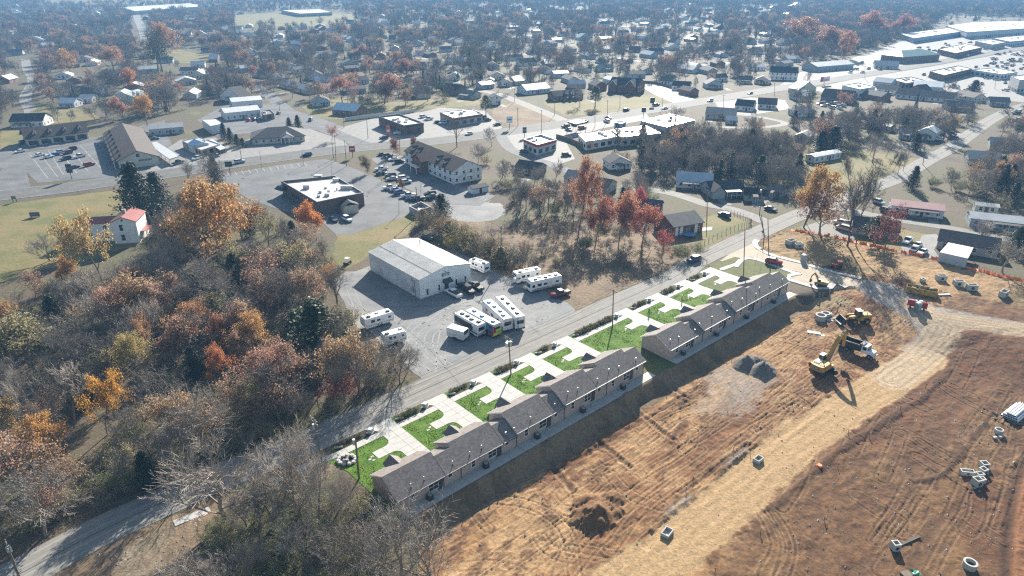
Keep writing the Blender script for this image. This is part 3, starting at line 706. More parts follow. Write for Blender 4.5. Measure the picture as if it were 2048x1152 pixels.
slabs('pavement',smoothline([W(107.7,19.75),G(1440,540),G(1478,527)],4),-0.74,0.74,-0.02,0.10,1.9,'concrete')
slabs('pavement',pxline([(348,1048),(385,1033),(420,1019)],3),-0.7,0.7,-0.02,0.12,20,'concrete')
PLANT=[]
for a,b in((-12.3,-4.6),(0.5,7.6),(12.9,19.6),(25.0,31.6),(37.0,43.2),(49.0,64.5),(70.0,77.6),(83.0,90.2),(95.5,102.6)):
 t0,t1=19.95+max(0,a)*.006,ROADV(a)-0.1
 sheet('planting_strip',[W(a,t0),W(b+1.0,t0),W(b+.9,t0+.7),W(b+.3,t0+1.4),W(b-.8,t1),W(a+.9,t1),W(a+.2,t1-.5)],0.07,'planting' if a>0 else 'mulch',world=True,keep=False)
 PLANT.append((a,b,t0,t1))
rg_=np.random.RandomState(3);tu,tv=rg_.uniform(-13,96,46000),rg_.uniform(7.6,22.0,46000)
ok=(tv<18.2)|((tu>49)&(tu<65)&(tv<18.2));ok&=~((tu>48.2)&(tu<56.4)&(tv<8))
for b in BND:
 s=0.012*b;ok&=~((tu>b-3.85)&(tu<b+.2));ok&=~((tu>b-7.9)&(tu<b-3.7)&(tv>13.2+s)&(tv<15.6+s))
ok&=vnoise(tu*.6,tv*.6,5)+rg_.uniform(-.4,.4,len(tu))>.68
tu,tv=tu[ok],tv[ok];n_=len(tu);tx=O0[0]+tu*CU-tv*SU;ty=O0[1]+tu*SU+tv*CU;an_=rg_.uniform(0,6.28,n_);ln=rg_.uniform(.05,.13,n_);hh=rg_.uniform(.07,.17,n_)
vv=np.zeros((n_,3,3));vv[:,0]=np.stack([tx-np.cos(an_)*ln,ty-np.sin(an_)*ln,np.full(n_,.05)],-1);vv[:,1]=np.stack([tx+np.cos(an_)*ln,ty+np.sin(an_)*ln,np.full(n_,.05)],-1);vv[:,2]=np.stack([tx+rg_.normal(0,.06,n_),ty+rg_.normal(0,.06,n_),.05+hh],-1)
me=bpy.data.meshes.new('turf_grass');me.from_pydata(vv.reshape(-1,3).tolist(),[],np.arange(n_*3).reshape(-1,3).tolist());me.materials.append(MT['grass_blade']);tag(obj('turf_grass',me,None,(.085,.165,.013)),kind='stuff')
sheet('bare_earth',[G(575,958),G(628,915),G(660,902),W(-13,20.2),W(-13.4,17.5),G(690,935),G(640,962),G(600,975)],0.03,'shoulder_earth',world=True)
sheet('brush_shoulder',[(60,1152),(200,1092),(330,1037),(430,990),(490,985),(470,1010),(420,1050),(400,1100),(380,1170),(200,1230),(40,1190)],0.022,'brush_ground',keep=True)
sheet('dirt_shoulder',[(250,1105),(300,1062),(345,1040),(370,1050),(345,1075),(325,1105),(320,1152),(310,1190),(225,1190),(228,1140)],0.03,'shoulder_earth',keep=True)
rs_=random.Random(5);rk=MB()
for i in range(170):
 x,y=G(rs_.gauss(*rs_.choice(((235,22),(350,30),(390,25)))),rs_.gauss(1095,22)if i%2 else rs_.gauss(1125,20));s_=rs_.uniform(.06,.3)*rs_.random()+.05;k=len(rk.v);a_=rs_.uniform(0,6)
 rk.v+=[(x+s_*math.cos(a_+q*1.57)*rs_.uniform(.7,1.4),y+s_*math.sin(a_+q*1.57),0)for q in range(4)]+[(x,y,s_*.8)];rk.f+=[(k,k+1,k+4),(k+1,k+2,k+4),(k+2,k+3,k+4),(k+3,k,k+4)];rk.m+=[0]*4
tag(rk.build('roadside_rubble','old_concrete'),kind='stuff')
# ------------------------------------------------------------------ the autumn haze over the town
m=bpy.data.materials.new('haze');m.use_nodes=True;t=m.node_tree;t.nodes.clear()
vo=t.nodes.new('ShaderNodeVolumePrincipled');out=t.nodes.new('ShaderNodeOutputMaterial');t.links.new(vo.outputs[0],out.inputs['Volume'])
vo.inputs['Color'].default_value=(0.25,0.57,1.0,1);vo.inputs['Density'].default_value=0.00022;vo.inputs['Anisotropy'].default_value=0.0
MT['haze']=m
hb=MB();hb.box(-8000,-1800,-6,8000,10500,86);ho=tag(hb.build('haze','haze'),kind='stuff')
# ------------------------------------------------------------------ openings shared by all buildings
WCACHE={}
def window_meshes(wd,ht,frame='trim_white',cross=True):
 k=(round(wd,2),round(ht,2),frame,cross)
 if k not in WCACHE:
  f=MB();t_=0.09
  f.box(-wd/2-t_,-0.05,-t_,-wd/2,0.02,ht+t_);f.box(wd/2,-0.05,-t_,wd/2+t_,0.02,ht+t_)
  f.box(-wd/2,-0.05,-t_,wd/2,0.02,0);f.box(-wd/2,-0.05,ht,wd/2,0.02,ht+t_)
  if cross:f.box(-wd/2,-0.04,ht*.5-.035,wd/2,0.01,ht*.5+.035)
  p=MB();p.box(-wd/2+.001,-0.015,0.001,wd/2-.001,0.004,ht-.001)
  WCACHE[k]=(f.mesh('window_frame',frame),p.mesh('window_pane','glass'))
 return WCACHE[k]
def window(par,x,y,z,wd,ht,ang,frame='trim_white',cross=True):
 f,p=window_meshes(wd,ht,frame,cross)
 o=obj('window',f,par,None,(x,y,z),ang);obj('pane',p,o);return o
DCACHE={}
def door(par,x,y,z,wd,ht,ang,col=(0.7,0.7,0.68),name='door',ribs=0):
 k=(wd,ht,ribs)
 if k not in DCACHE:
  m=MB();m.box(-wd/2,-0.04,0,wd/2,0.02,ht)
  for i in range(ribs):m.box(-wd/2+.02,-0.07,ht*(i+.12)/ribs,wd/2-.02,-0.038,ht*(i+.88)/ribs)
  m.box(-wd/2-.08,-0.06,0,-wd/2,0.02,ht+.08);m.box(wd/2,-0.06,0,wd/2+.08,0.02,ht+.08);m.box(-wd/2,-0.06,ht,wd/2,0.02,ht+.08)
  DCACHE[k]=m.mesh('door','painted')
 return obj(name,DCACHE[k],par,col,(x,y,z),ang)
# ------------------------------------------------------------------ the two rows of new brick houses
def gable_prof(v0,v1,he,tanp,ov,th=0.16):
 vr=(v0+v1)/2;zr=he+(vr-v0+ov)*tanp
 return[(v0-ov,he),(vr,zr),(v1+ov,he),(v1+ov,he-th),(vr,zr-th),(v0-ov,he-th)],vr,zr
def wall_gable(mb,u0,u1,v0,v1,he,vr,zr,ov,tanp,base=-0.4):
 hz=he+ov*tanp-0.18
 prof=[(v0,base),(v1,base),(v1,hz),(vr,zr-0.20),(v0,hz)]
 n=len(mb.v);k=len(prof)
 mb.v+=[(u0,y,z)for y,z in prof]+[(u1,y,z)for y,z in prof]
 for i in range(k):
  if i in(0,2,3):continue
  j=(i+1)%k;mb.f.append((n+i,n+j,n+k+j,n+k+i));mb.m.append(mb.mat)
 mb.f.append(tuple(range(n+k-1,n-1,-1)));mb.m.append(mb.mat);mb.f.append(tuple(range(n+k,n+2*k)));mb.m.append(mb.mat)
def xprism(mb,prof,u0,u1):
 n=len(mb.v);k=len(prof)
 mb.v+=[(u0,y,z)for y,z in prof]+[(u1,y,z)for y,z in prof]
 for i in range(k):
  j=(i+1)%k;mb.f.append((n+i,n+j,n+k+j,n+k+i));mb.m.append(mb.mat)
 mb.f.append(tuple(range(n+k-1,n-1,-1)));mb.m.append(mb.mat);mb.f.append(tuple(range(n+k,n+2*k)));mb.m.append(mb.mat)
ROOFC=(0.30,0.262,0.24)
TANP=0.56
def row_house(label,units,vents):
 b0=units[0][0]
 ori=W(b0,0);rt=root('row_house',label,'row house',(*ori,0),UA)
 for ui,(a,b,lift,firsthere)in enumerate(units):
  u0,u1=a-b0,b-b0;us_=u0+(u1-u0)*0.715;he=2.62+lift
  for(x0,x1,v1,nm)in((u0,us_,7.5,'deep'),(us_,u1,5.9,'shallow')):
   prof,vr,zr=gable_prof(0.0,v1,he,TANP,0.38)
   mb=MB();wall_gable(mb,x0+(.003 if x0 else 0),x1-.003,0.0,v1,he,vr,zr,0.38,TANP);mb.build('wall','pale_brick',rt,uv=True)
   r=MB();e0=0.22 if(nm=='deep' and firsthere)else 0.0;e1=0.22 if(nm=='shallow' and ui==len(units)-1)else 0.0
   if nm=='deep':e1=0.18
   xprism(r,prof,x0-e0,x1+e1-.004);ro=r.build('roof','shingle',rt,uv=True,color=ROOFC)
   f=MB();f.box(x0-e0,-0.42,he-.19,x1+e1-.006,-0.385,he-.01);f.build('fascia','trim_white',ro);f=MB();f.box(x0-e0,v1+.385,he-.19,x1+e1-.006,v1+.42,he-.01);f.build('fascia','trim_white',ro)
   if e0 or nm=='deep':
    for xx,sg in((x0-e0,-1),(x1+e1,1)):
     if sg<0 and not e0:continue
     t_=MB()
     for(ya,za,yb,zb)in((-.38,he,vr,zr),(vr,zr,v1+.38,he)):
      t_.face((xx+sg*.02,ya,za-.02),(xx+sg*.02,yb,zb-.02),(xx+sg*.02,yb,zb-.22),(xx+sg*.02,ya,za-.22))
     t_.build('bargeboard','trim_white',ro)
  d=MB();d.tube((u1-.06,-0.07,0),(u1-.06,-0.07,he-.2),.05,n=6);d.tube((u1-.06,-0.07,he-.2),(u1-.06,-0.38,he-.05),.05,n=6);d.build('downspout','dark_metal',rt)
  g=MB();g.box(u0+.02,-0.52,he-.13,u1-.02,-0.425,he-.02);g.build('gutter','dark_metal',rt)
  zb=lift*.6
  window(rt,u1-9.8,-0.02,0.9+zb,0.85,1.35,0);window(rt,u1-6.15,-0.02,0.75+zb,0.85,1.5,0);window(rt,u1-5.2,-0.02,0.75+zb,0.85,1.5,0)
  door(rt,u1-4.15,-0.02,0.1+zb,0.95,2.1,0,(0.05,0.045,0.045));window(rt,u1-2.3,-0.02,1.5+zb,0.8,0.7,0,cross=False)
  s_=MB();s_.box(u1-4.8,-0.55,0,u1-3.5,-0.02,0.14+zb*.3);s_.build('step','concrete',rt)
  pg=MB();pu=u1-8.0
  xp=[(pu-1.5,he-.05),(pu,he+1.05),(pu+1.5,he-.05),(pu+1.5,he-.2),(pu,he+.9),(pu-1.5,he-.2)]
  n=len(pg.v);k=6;pg.v+=[(x,5.6,z)for x,z in xp]+[(x,9.0,z)for x,z in xp]
  for i in range(6):j=(i+1)%6;pg.f.append((n+i,n+j,n+6+j,n+6+i));pg.m.append(0)
  pg.f.append(tuple(range(n+5,n-1,-1)));pg.m.append(0);pg.f.append(tuple(range(n+6,n+12)));pg.m.append(0)
  po=pg.build('porch_roof','shingle',rt,uv=True,color=ROOFC)
  gw=MB();gw.extr_y([(pu-1.3,he-.1),(pu+1.3,he-.1),(pu,he+.86)],8.6,8.75);gw.build('gable_board','trim_white',po)
  for sx in(-1.25,1.25):c_=MB();c_.box(pu+sx-.12,8.55,-.1,pu+sx+.12,8.79,he-.1);c_.build('porch_post','trim_white',rt)
  door(rt,(us_+u1)/2,5.92,0.1,2.7,2.2,math.pi,(0.7,0.69,0.66),'garage_door',4)
  door(rt,pu+.3,7.52,0.1,1.0,2.1,math.pi,(0.2,0.1,0.07));window(rt,pu-2.2,7.52,0.9,1.4,1.4,math.pi)
 for px,py in vents:
  u,v=UVof(*G(px,py,3.6));lift=[x for x in units if x[0]<=u<=x[1]]
  lift=lift[0][2]if lift else 0
  v=min(max(v,.5),3.0);z=2.62+lift+(v+.38)*TANP
  m_=MB();m_.tube((u-b0,v,z-.1),(u-b0,v,z+.62),.05,n=6);m_.tube((u-b0,v,z+.62),(u-b0,v,z+.78),.10,n=6);m_.mat=1;m_.tube((u-b0,v,z-.06),(u-b0,v,z+.12),.16,.06,6)
  m_.build('vent_pipe',['galvanised','dark_metal'],rt)
 return rt
def z1(x,y):return 720+x/5.76,840+y/5.76
def z2(x,y):return 1000+x/5.76,680+y/5.76
def z3(x,y):return 1240+x/5.76,520+y/5.76
row_house('long row of five joined brick houses with grey shingle roofs beside the dirt site',[(-12.4,0.0,0,True),(0.0,12.4,0,False),(12.4,24.5,.45,True),(24.5,36.5,.9,True),(36.5,48.1,.9,False)],[z1(587,750),z1(748,680),z1(1117,530),z1(1270,385),z1(1405,310),z1(1720,185),z1(1780,110),z2(365,930),z2(168,1025),z2(108,1100),z2(665,792),z2(778,665),z2(890,615),z2(1152,520),z2(1248,405),z2(1365,360),z2(1608,285)])
row_house('shorter row of four joined brick houses, farther along the street',[(57.0,69.5,0,True),(69.5,82.5,.45,True),(82.5,95.0,.9,True),(95.0,107.5,.9,False)],[z3(577,940),z3(675,900),z3(897,825),z3(912,755),z3(1055,690),z3(1250,620),z3(1275,550),z3(1398,500),z3(1583,440),z3(1597,380),z3(1722,335),z3(1888,275)])
def patio(a,b):
 n=round((b-a)/3.1);pr=tag(obj('patio',None),kind='structure')
 for k in range(n):
  s0,s1=a+(b-a)*k/n+.025,a+(b-a)*(k+1)/n-.025
  mb=MB();mb.prism([W(s0,-2.12),W(s1,-2.12),W(s1,-0.02),W(s0,-0.02)],-.35,.09+rnd.uniform(-.006,.006),False);mb.build('concrete_slab','concrete',pr)
patio(-12.4,49.8);patio(57.0,109.2)
def aircon():
 rt=root('air_conditioner','','air conditioner',(0,0,0));c_=MB();c_.box(-.42,-.42,.06,.42,.42,.86,(.03,.03));c_.box(-.5,-.5,0,.5,.5,.06);c_.build('casing','machine_dark',rt)
 g=MB();g.tube((0,0,.86),(0,0,.9),.36,.34,12);g.build('fan_grille','steel',rt);return rt
ac0=aircon();ords=['first','second','third','fourth','fifth']
for i,(u,v)in enumerate([(-6.95,-.75),(4.7,-.75),(16.8,-.75),(28.9,-.75),(40.8,-.75),(61.2,-.75),(74.2,-.75),(87.1,-.75),(99.9,-.75)]):
 a_=ac0 if i==0 else copy_tree(ac0);a_.location=(*W(u,v),.10);a_.rotation_euler=(0,0,UA)
 tag(a_,f'dark air conditioner behind the {ords[i] if i < 5 else ords[i - 5]} house of the {"near" if i < 5 else "far"} brick row',None,'air conditioners on the patios')
# ------------------------------------------------------------------ other buildings
FOOT=[]
def bframe(A,B,world=False):
 a=Vector(A if world else G(*A));b=Vector(B if world else G(*B));d=b-a
 return a,d.length,math.atan2(d.y,d.x)
def roof_gable(L,D,h,tanp,ov,axis,th=0.18):
 m=MB()
 if axis=='x':
  p=[(-ov,h),(D/2,h+(D/2+ov)*tanp),(D+ov,h),(D+ov,h-th),(D/2,h+(D/2+ov)*tanp-th),(-ov,h-th)];xprism(m,p,-ov,L+ov)
 else:
  p=[(-ov,h),(L/2,h+(L/2+ov)*tanp),(L+ov,h),(L+ov,h-th),(L/2,h+(L/2+ov)*tanp-th),(-ov,h-th)];m.extr_y(p,-ov,D+ov)
 return m
def wall_shell(L,D,h,tanp,ov,axis):
 m=MB();hz=h+ov*tanp-.2
 if axis=='x':
  wall_gable(m,0,L,0,D,h,D/2,h+(D/2+ov)*tanp,ov,tanp)
 elif axis=='y':
  z_=h+(L/2+ov)*tanp-.2;m.extr_y([(0,-.4),(L,-.4),(L,hz),(L/2,z_),(0,hz)],0,D)
 else:m.box(0,0,-.4,L,D,h)
 return m
def hip_roof(L,D,h,tanp,ov):
 m=MB();s=min(L,D)/2+ov;z_=h+s*tanp
 if L>=D:r0,r1=(s-ov,D/2,z_),(L-s+ov,D/2,z_)
 else:r0,r1=(L/2,s-ov,z_),(L/2,D-s+ov,z_)
 a,b,c_,d=(-ov,-ov,h),(L+ov,-ov,h),(L+ov,D+ov,h),(-ov,D+ov,h)
 if L>=D:m.face(a,b,r1,r0);m.face(b,c_,r1);m.face(c_,d,r0,r1);m.face(d,a,r0)
 else:m.face(a,b,r0);m.face(b,c_,r1,r0);m.face(c_,d,r1);m.face(d,a,r0,r1)
 m.box(-ov,-ov,h-.18,L+ov,D+ov,h-.002);return m
def wins_along(rt,L,D,sides,z,wd,ht,gap,frame='trim_white'):
 for s_ in sides:
  n=max(1,int((L if s_ in 'fb' else D)/gap));ln=L if s_ in 'fb' else D
  for k in range(n):
   q=ln*(k+.5)/n
   x,y,an={'f':(q,-.015,0),'b':(q,D+.015,math.pi),'l':(-.015,q,-math.pi/2),'r':(L+.015,q,math.pi/2)}[s_]
   window(rt,x,y,z,wd,ht,an,frame)
def house(label,A,B,D,h=2.7,axis='x',wall=(0.7,0.7,0.68),roof=(0.16,0.15,0.145),tanp=0.5,ov=.35,wallm='siding',roofm='shingle',name='house',cat='house',wins='flr',group=None,storeys=1,chimney=False,dr=True,hip=False,world=False,wh=1.2,gap=3.2):
 a,L,an=bframe(A,B,world);rt=root(name,label,cat,(a.x,a.y,0),an,group)
 wall_shell(L,D,h,tanp,ov,'h' if hip else axis).build('wall',wallm,rt,uv=True,color=wall)
 r=(hip_roof(L,D,h,tanp,ov)if hip else roof_gable(L,D,h,tanp,ov,axis)).build('roof',roofm,rt,uv=True,color=roof)
 if chimney:
  c_=MB();c_.box(L*.7,D*.55,h,L*.7+.7,D*.55+.7,h+D/2*tanp+1.0);c_.build('chimney','red_brick',r,uv=True)
 for s_ in range(storeys):wins_along(rt,L,D,wins,.9+s_*2.8,1.0,wh,gap)
 if dr:door(rt,L*.5+(.0 if int(L/gap)%2==0 else gap*.5),-.015,.05,.95,2.05,0,(.12,.06,.05))
 ca,sa=math.cos(an),math.sin(an);FOOT.append([(a.x+x*ca-y*sa,a.y+x*sa+y*ca)for x,y in((-2,-2),(L+2,-2),(L+2,D+2),(-2,D+2))])
 rt['L']=L;rt['D']=D
 return rt
def flatb(label,top,h,wall=(0.6,0.6,0.58),roof=(0.6,0.6,0.6),wallm='plain_wall',name='shop',cat='shop',parapet=.5,units=3,group=None,winh=1.6,winz=.9,winsides=None,band=None,seed=1):
 q=[G(px,py,h)for px,py in top]
 if sum(q[i][0]*q[(i+1)%len(q)][1]-q[(i+1)%len(q)][0]*q[i][1]for i in range(len(q)))<0:q=q[::-1]
 cx_,cy_=sum(p[0]for p in q)/len(q),sum(p[1]for p in q)/len(q)
 l=[(x-cx_,y-cy_)for x,y in q];FOOT.append(q)
 rt=root(name,label,cat,(cx_,cy_,0),0,group)
 inn=[(x*(1-.35/math.hypot(x,y)),y*(1-.35/math.hypot(x,y)))for x,y in l]
 m=MB();n=len(l)
 for i in range(n):
  j=(i+1)%n;m.face((*l[i],-.3),(*l[j],-.3),(*l[j],h),(*l[i],h));m.face((*inn[j],h-parapet),(*inn[i],h-parapet),(*inn[i],h),(*inn[j],h));m.face((*l[i],h),(*l[j],h),(*inn[j],h),(*inn[i],h))
 m.build('wall',wallm,rt,uv=True,color=wall)
 rf=MB();rf.prism(inn,h-parapet-.2,h-parapet,False);r=rf.build('roof','flat_roof',rt,color=roof)
 cp=MB()
 for i in range(n):
  j=(i+1)%n;o1=[(x*1.004,y*1.004)for x,y in(l[i],l[j])];cp.face((*o1[0],h+.02),(*o1[1],h+.02),(*inn[j],h+.02),(*inn[i],h+.02));cp.face((*o1[0],h-.2),(*o1[1],h-.2),(*o1[1],h+.02),(*o1[0],h+.02))
 cp.build('coping','steel',rt)
 if band:
  bd=MB()
  for i in range(n):
   j=(i+1)%n;o1=[(x*1.012,y*1.012)for x,y in(l[i],l[j])];bd.face((*o1[0],h-1.3),(*o1[1],h-1.3),(*o1[1],h-.25),(*o1[0],h-.25))
  bd.build('fascia_band','painted',rt,color=band)
 ra=random.Random(seed)
 for k in range(units):
  f=ra.uniform(-.55,.55),ra.uniform(-.5,.5)
  ex=((l[1][0]-l[0][0])/2,(l[1][1]-l[0][1])/2);ey=((l[2][0]-l[1][0])/2,(l[2][1]-l[1][1])/2)
  x,y=ex[0]*f[0]+ey[0]*f[1],ex[1]*f[0]+ey[1]*f[1];s_=ra.uniform(.7,1.1)
  u_=MB();u_.box(x-s_,y-s_*.7,h-parapet,x+s_,y+s_*.7,h-parapet+ra.uniform(.7,1.2));u_.build('roof_unit','galvanised',r)
 for i in(winsides if winsides is not None else range(n)):
  j=(i+1)%n;dx,dy=l[j][0]-l[i][0],l[j][1]-l[i][1];L=math.hypot(dx,dy);an=math.atan2(dy,dx)
  k=max(1,int(L/4.0))
  for w_ in range(k):
   t_=(w_+.5)/k;window(rt,l[i][0]+dx*t_+math.sin(an)*.015,l[i][1]+dy*t_-math.cos(an)*.015,winz,min(2.2,L/k*.6),winh,an,'dark_metal',False)
 return rt
wa,wL,wan=bframe((840.7,598.6),(941.4,563.9));wL=16.4;wD=25.0
rt=root('warehouse','large pale metal warehouse with three roll-up doors on a gravel yard','warehouse',(wa.x,wa.y,0),wan)
FOOT.append([(wa.x+x*math.cos(wan)-y*math.sin(wan),wa.y+x*math.sin(wan)+y*math.cos(wan))for x,y in((-2,-4),(wL+6,-4),(wL+6,wD+2),(-2,wD+2))])
WH,WT=5.5,0.185
wall_shell(wL,wD,WH,WT,.1,'y').build('wall','metal_wall',rt,uv=True,color=(0.70,0.73,0.75))
r=roof_gable(wL,wD,WH+.05,WT,.18,'y',.16).build('roof','metal_roof',rt,color=(0.66,0.63,0.57))
for sgn in(0,1):
 rb=MB();n=60
 for k in range(n):
  y=-.1+(wD+.2)*(k+.5)/n;z0_,z1_=WH+.055,WH+.05+(wL/2+.18)*WT+.005
  xa,xb=(-.17,wL/2)if sgn==0 else(wL+.17,wL/2)
  rb.v+=[(xa,y-.05,z0_),(xb,y-.05,z1_),(xb,y-.02,z1_+.055),(xa,y-.02,z0_+.055),(xa,y+.02,z0_+.055),(xb,y+.02,z1_+.055),(xb,y+.05,z1_),(xa,y+.05,z0_)]
  b_=len(rb.v)-8;rb.f+=[(b_,b_+1,b_+2,b_+3),(b_+3,b_+2,b_+5,b_+4),(b_+4,b_+5,b_+6,b_+7)];rb.m+=[0,0,0]
 rb.build('roof_rib','metal_roof',r,color=(0.66,0.63,0.57))['kind']='stuff'
rc=MB();zr=WH+.05+(wL/2+.18)*WT;rc.extr_y([(wL/2-.35,zr-.05),(wL/2,zr+.04),(wL/2+.35,zr-.05)],-.2,wD+.2);rc.build('ridge_cap','trim_white',r)
rc=MB();rc.extr_y([(wL/2-4.6,zr-4.6*WT+.065),(wL/2-4.45,zr-4.45*WT+.075),(wL/2-4.45,zr-4.45*WT+.06)],-.18,wD+.18);rc.build('roof_lap','dark_metal',r)
for y in(wD-2.6,wD-8.6,wD-12.2):door(rt,-.02,y,0,3.1,3.4,-math.pi/2,(0.74,0.75,0.76),'roll_up_door',6)
door(rt,-.02,wD-15.2,0,.95,2.1,-math.pi/2,(.75,.75,.75))
for x in(2.3,6.0,11.6,14.6):window(rt,x,-.02,.6,.55,1.7,0,'trim_white',False)
door(rt,8.4,-.02,0,1.1,2.1,0,(.04,.05,.05))
aw=MB();aw.v+=[(7.2,-.02,3.5),(9.8,-.02,3.5),(9.8,-1.2,2.75),(7.2,-1.2,2.75),(9.8,-1.2,2.5),(7.2,-1.2,2.5),(7.2,-.02,2.5),(9.8,-.02,2.5)];aw.f+=[(0,1,2,3),(3,2,4,5),(0,3,5,6),(1,7,4,2)];aw.m+=[0]*4
aw.build('awning','painted',rt,color=(.03,.06,.06))
sg=MB();sg.box(7.0,-.10,4.3,9.4,-.02,5.1);so=sg.build('sign','painted',rt,color=(.05,.13,.17));s2=MB()
for k,(x0,x1,z_)in enumerate(((7.5,9.1,4.83),(7.3,8.2,4.6),(8.35,9.2,4.6),(7.6,8.9,4.42))):s2.box(x0,-.12,z_,x1,-.10,z_+.09)
s2.build('sign_lettering','white_paint',so)
lt=MB();lt.box(8.0,-.16,5.35,8.4,-.0,5.5);lt.build('wall_lamp','dark_metal',rt)
mt=MB();mt.box(-.3,2.7,1.2,-.02,3.5,2.4);mt.tube((-.12,3.1,2.4),(-.12,3.1,5.0),.05);mt.box(-.35,2.8,4.2,-.02,3.3,4.9);mt.box(-.22,2.0,1.4,-.02,2.5,2.2);mt.build('meter_box','galvanised',rt)
ln=MB();ln.box(wL+.003,15.2,-.2,wL+4.2,20.5,2.6);lo=ln.build('lean_to','metal_wall',rt,uv=True,color=(.6,.6,.58));l2=MB();l2.v+=[(wL+.1,15,3.1),(wL+4.5,15,2.6),(wL+4.5,20.7,2.6),(wL+.1,20.7,3.1),(wL+.1,15,3.0),(wL+4.5,15,2.5),(wL+4.5,20.7,2.5),(wL+.1,20.7,3.0)];l2.f+=[(0,1,2,3),(7,6,5,4),(0,4,5,1),(1,5,6,2),(2,6,7,3),(3,7,4,0)];l2.m+=[0]*6;l2.build('lean_to_roof','metal_roof',lo,color=(.66,.63,.57))
for x,y in((wL-3.4,19.0),(wL-1.2,12.5)):v_=MB();v_.tube((x,y,WH+.2),(x,y,WH+1.9),.07);v_.tube((x,y,WH+1.9),(x,y,WH+2.1),.14);v_.build('flue','dark_metal',rt)
for y in(wD-.5,wD-4.4,wD-6.9,wD-10.4):b_=MB();b_.tube((-.7,y,0),(-.7,y,1.0),.08,n=8);b_.build('bollard','machine_yellow',rt)
# ------------------------------------------------------------------ restaurant, inn, clinic, shops along the main road
rt=flatb('brown brick restaurant with white flat roof and black awning beside the car park',[(562,361.5),(634,403.5),(684,393),(727,385),(669,351)],5.0,wallm='brown_brick',roof=(.62,.60,.57),name='restaurant',cat='restaurant',parapet=.9,units=0,winsides=[])
cx_,cy_=rt.location.x,rt.location.y
def rel(px,py,z):x,y=G(px,py,z);return x-cx_,y-cy_
for i,(px,py,sx,sy,h_)in enumerate(((637,356,1.5,.9,1.3),(672,362,1.1,.8,1.2),(614,376,1.2,1.0,1.4),(694,377,2.2,.8,1.3),(652,376,.5,.5,.6),(658,384,.5,.5,.9),(641,385,.6,.5,.8),(655,391,.9,.7,1.0),(638,393,.6,.5,.7),(674,380,.25,.25,1.1))):
 x,y=rel(px,py,4.2);u_=MB();u_.box(x-sx,y-sy,4.1,x+sx,y+sy,4.1+h_);u_.build('roof_unit','galvanised',rt)
x,y=rel(700,424,0);sh=MB();sh.mat=0;M_=Matrix.Translation((x,y,0))@Matrix.Rotation(R(28),4,'Z');sh.box(-2.6,-2.0,-.2,2.6,3.4,3.0);sh.xform(M_);sh.build('rear_annex','siding',rt,color=(.55,.5,.42),uv=True)
sr=MB();sr.extr_y([(-2.9,2.95),(0,4.2),(2.9,2.95),(2.9,2.8),(0,4.05),(-2.9,2.8)],-2.2,3.4);sr.xform(M_);sr.build('annex_roof','shingle',rt,uv=True,color=(.05,.05,.055))
x,y=rel(568,384,1.5);aw=MB();aw.v+=[(-1.6,-1.2,3.4),(1.6,-1.2,3.4),(2.4,-2.6,2.2),(-2.4,-2.6,2.2),(2.4,1.4,2.2),(-2.4,1.4,2.2),(1.6,.3,3.4),(-1.6,.3,3.4)];aw.f+=[(0,1,2,3),(1,6,4,2),(6,7,5,4),(7,0,3,5),(0,7,6,1)];aw.m+=[0]*5;aw.xform(Matrix.Translation((x,y,.6))@Matrix.Rotation(R(-40),4,'Z'));aw.build('awning','painted',rt,color=(.02,.025,.03))
for t_ in(.30,.36,.42,.48):
 (x0,y0),(x1,y1)=rel(562,361.5,5.0),rel(634,403.5,5.0);an=math.atan2(y1-y0,x1-x0)
 window(rt,x0+(x1-x0)*t_+math.sin(an)*.03,y0+(y1-y0)*t_-math.cos(an)*.03,1.2,.9,1.5,an,'dark_metal')
rt=flatb('grey walled bin enclosure between the restaurant car park and the mown field',[(818,412),(836,421),(862,413),(842,403)],2.4,wall=(.38,.36,.34),roof=(.2,.2,.2),name='bin_enclosure',cat='enclosure',parapet=2.1,units=2,winsides=[])
a,L,an=bframe((811,326),(906.5,369));D_=G(970,352);D=math.hypot(D_[0]-G(906.5,369)[0],D_[1]-G(906.5,369)[1])
D=13.5
rt=house('long white two-storey inn with brown dormered roof and brick entrance gable',(811,326),(906.5,369),D,5.4,'x',(.74,.75,.76),(.115,.085,.07),.48,.4,name='inn',cat='inn',wins='r',dr=False,storeys=2)
L=rt['L']
for s_ in(0,1):
 for k in range(10):
  x=L*(k+.5)/10
  if L*.30<x<L*.52:continue
  window(rt,x,-.015,.8+2.8*s_,1.5,1.3,0)
ge=MB();ge.extr_y([(L*.31,-.3),(L*.51,-.3),(L*.51,5.3),(L*.41,7.6),(L*.31,5.3)],-3.0,.2);go=ge.build('entrance_gable','red_brick',rt,uv=True)
gr_=MB();gr_.extr_y([(L*.30,5.35),(L*.41,7.95),(L*.52,5.35),(L*.52,5.15),(L*.41,7.75),(L*.30,5.15)],-3.4,5.5);gr_.build('gable_roof','shingle',go,uv=True,color=(.125,.09,.075))
bc_=MB();bc_.box(L*.345,-5.0,2.7,L*.475,-3.0,2.9)
for k in range(9):x=L*.345+L*.13*k/8;bc_.box(x-.05,-5.0,2.9,x+.05,-4.9,3.8)
bc_.box(L*.345,-5.0,3.75,L*.475,-4.9,3.88);bc_.build('balcony','trim_white',rt)
for x in(.35,.47):p_=MB();p_.box(L*x-.12,-4.95,0,L*x+.12,-4.7,2.7);p_.build('balcony_post','trim_white',rt)
bs=MB();bs.box(L+.004,D*.40,2.7,L+1.2,D*.64,2.9);bs.box(L+1.1,D*.40,2.9,L+1.2,D*.64,3.8);bs.build('balcony','trim_white',rt)
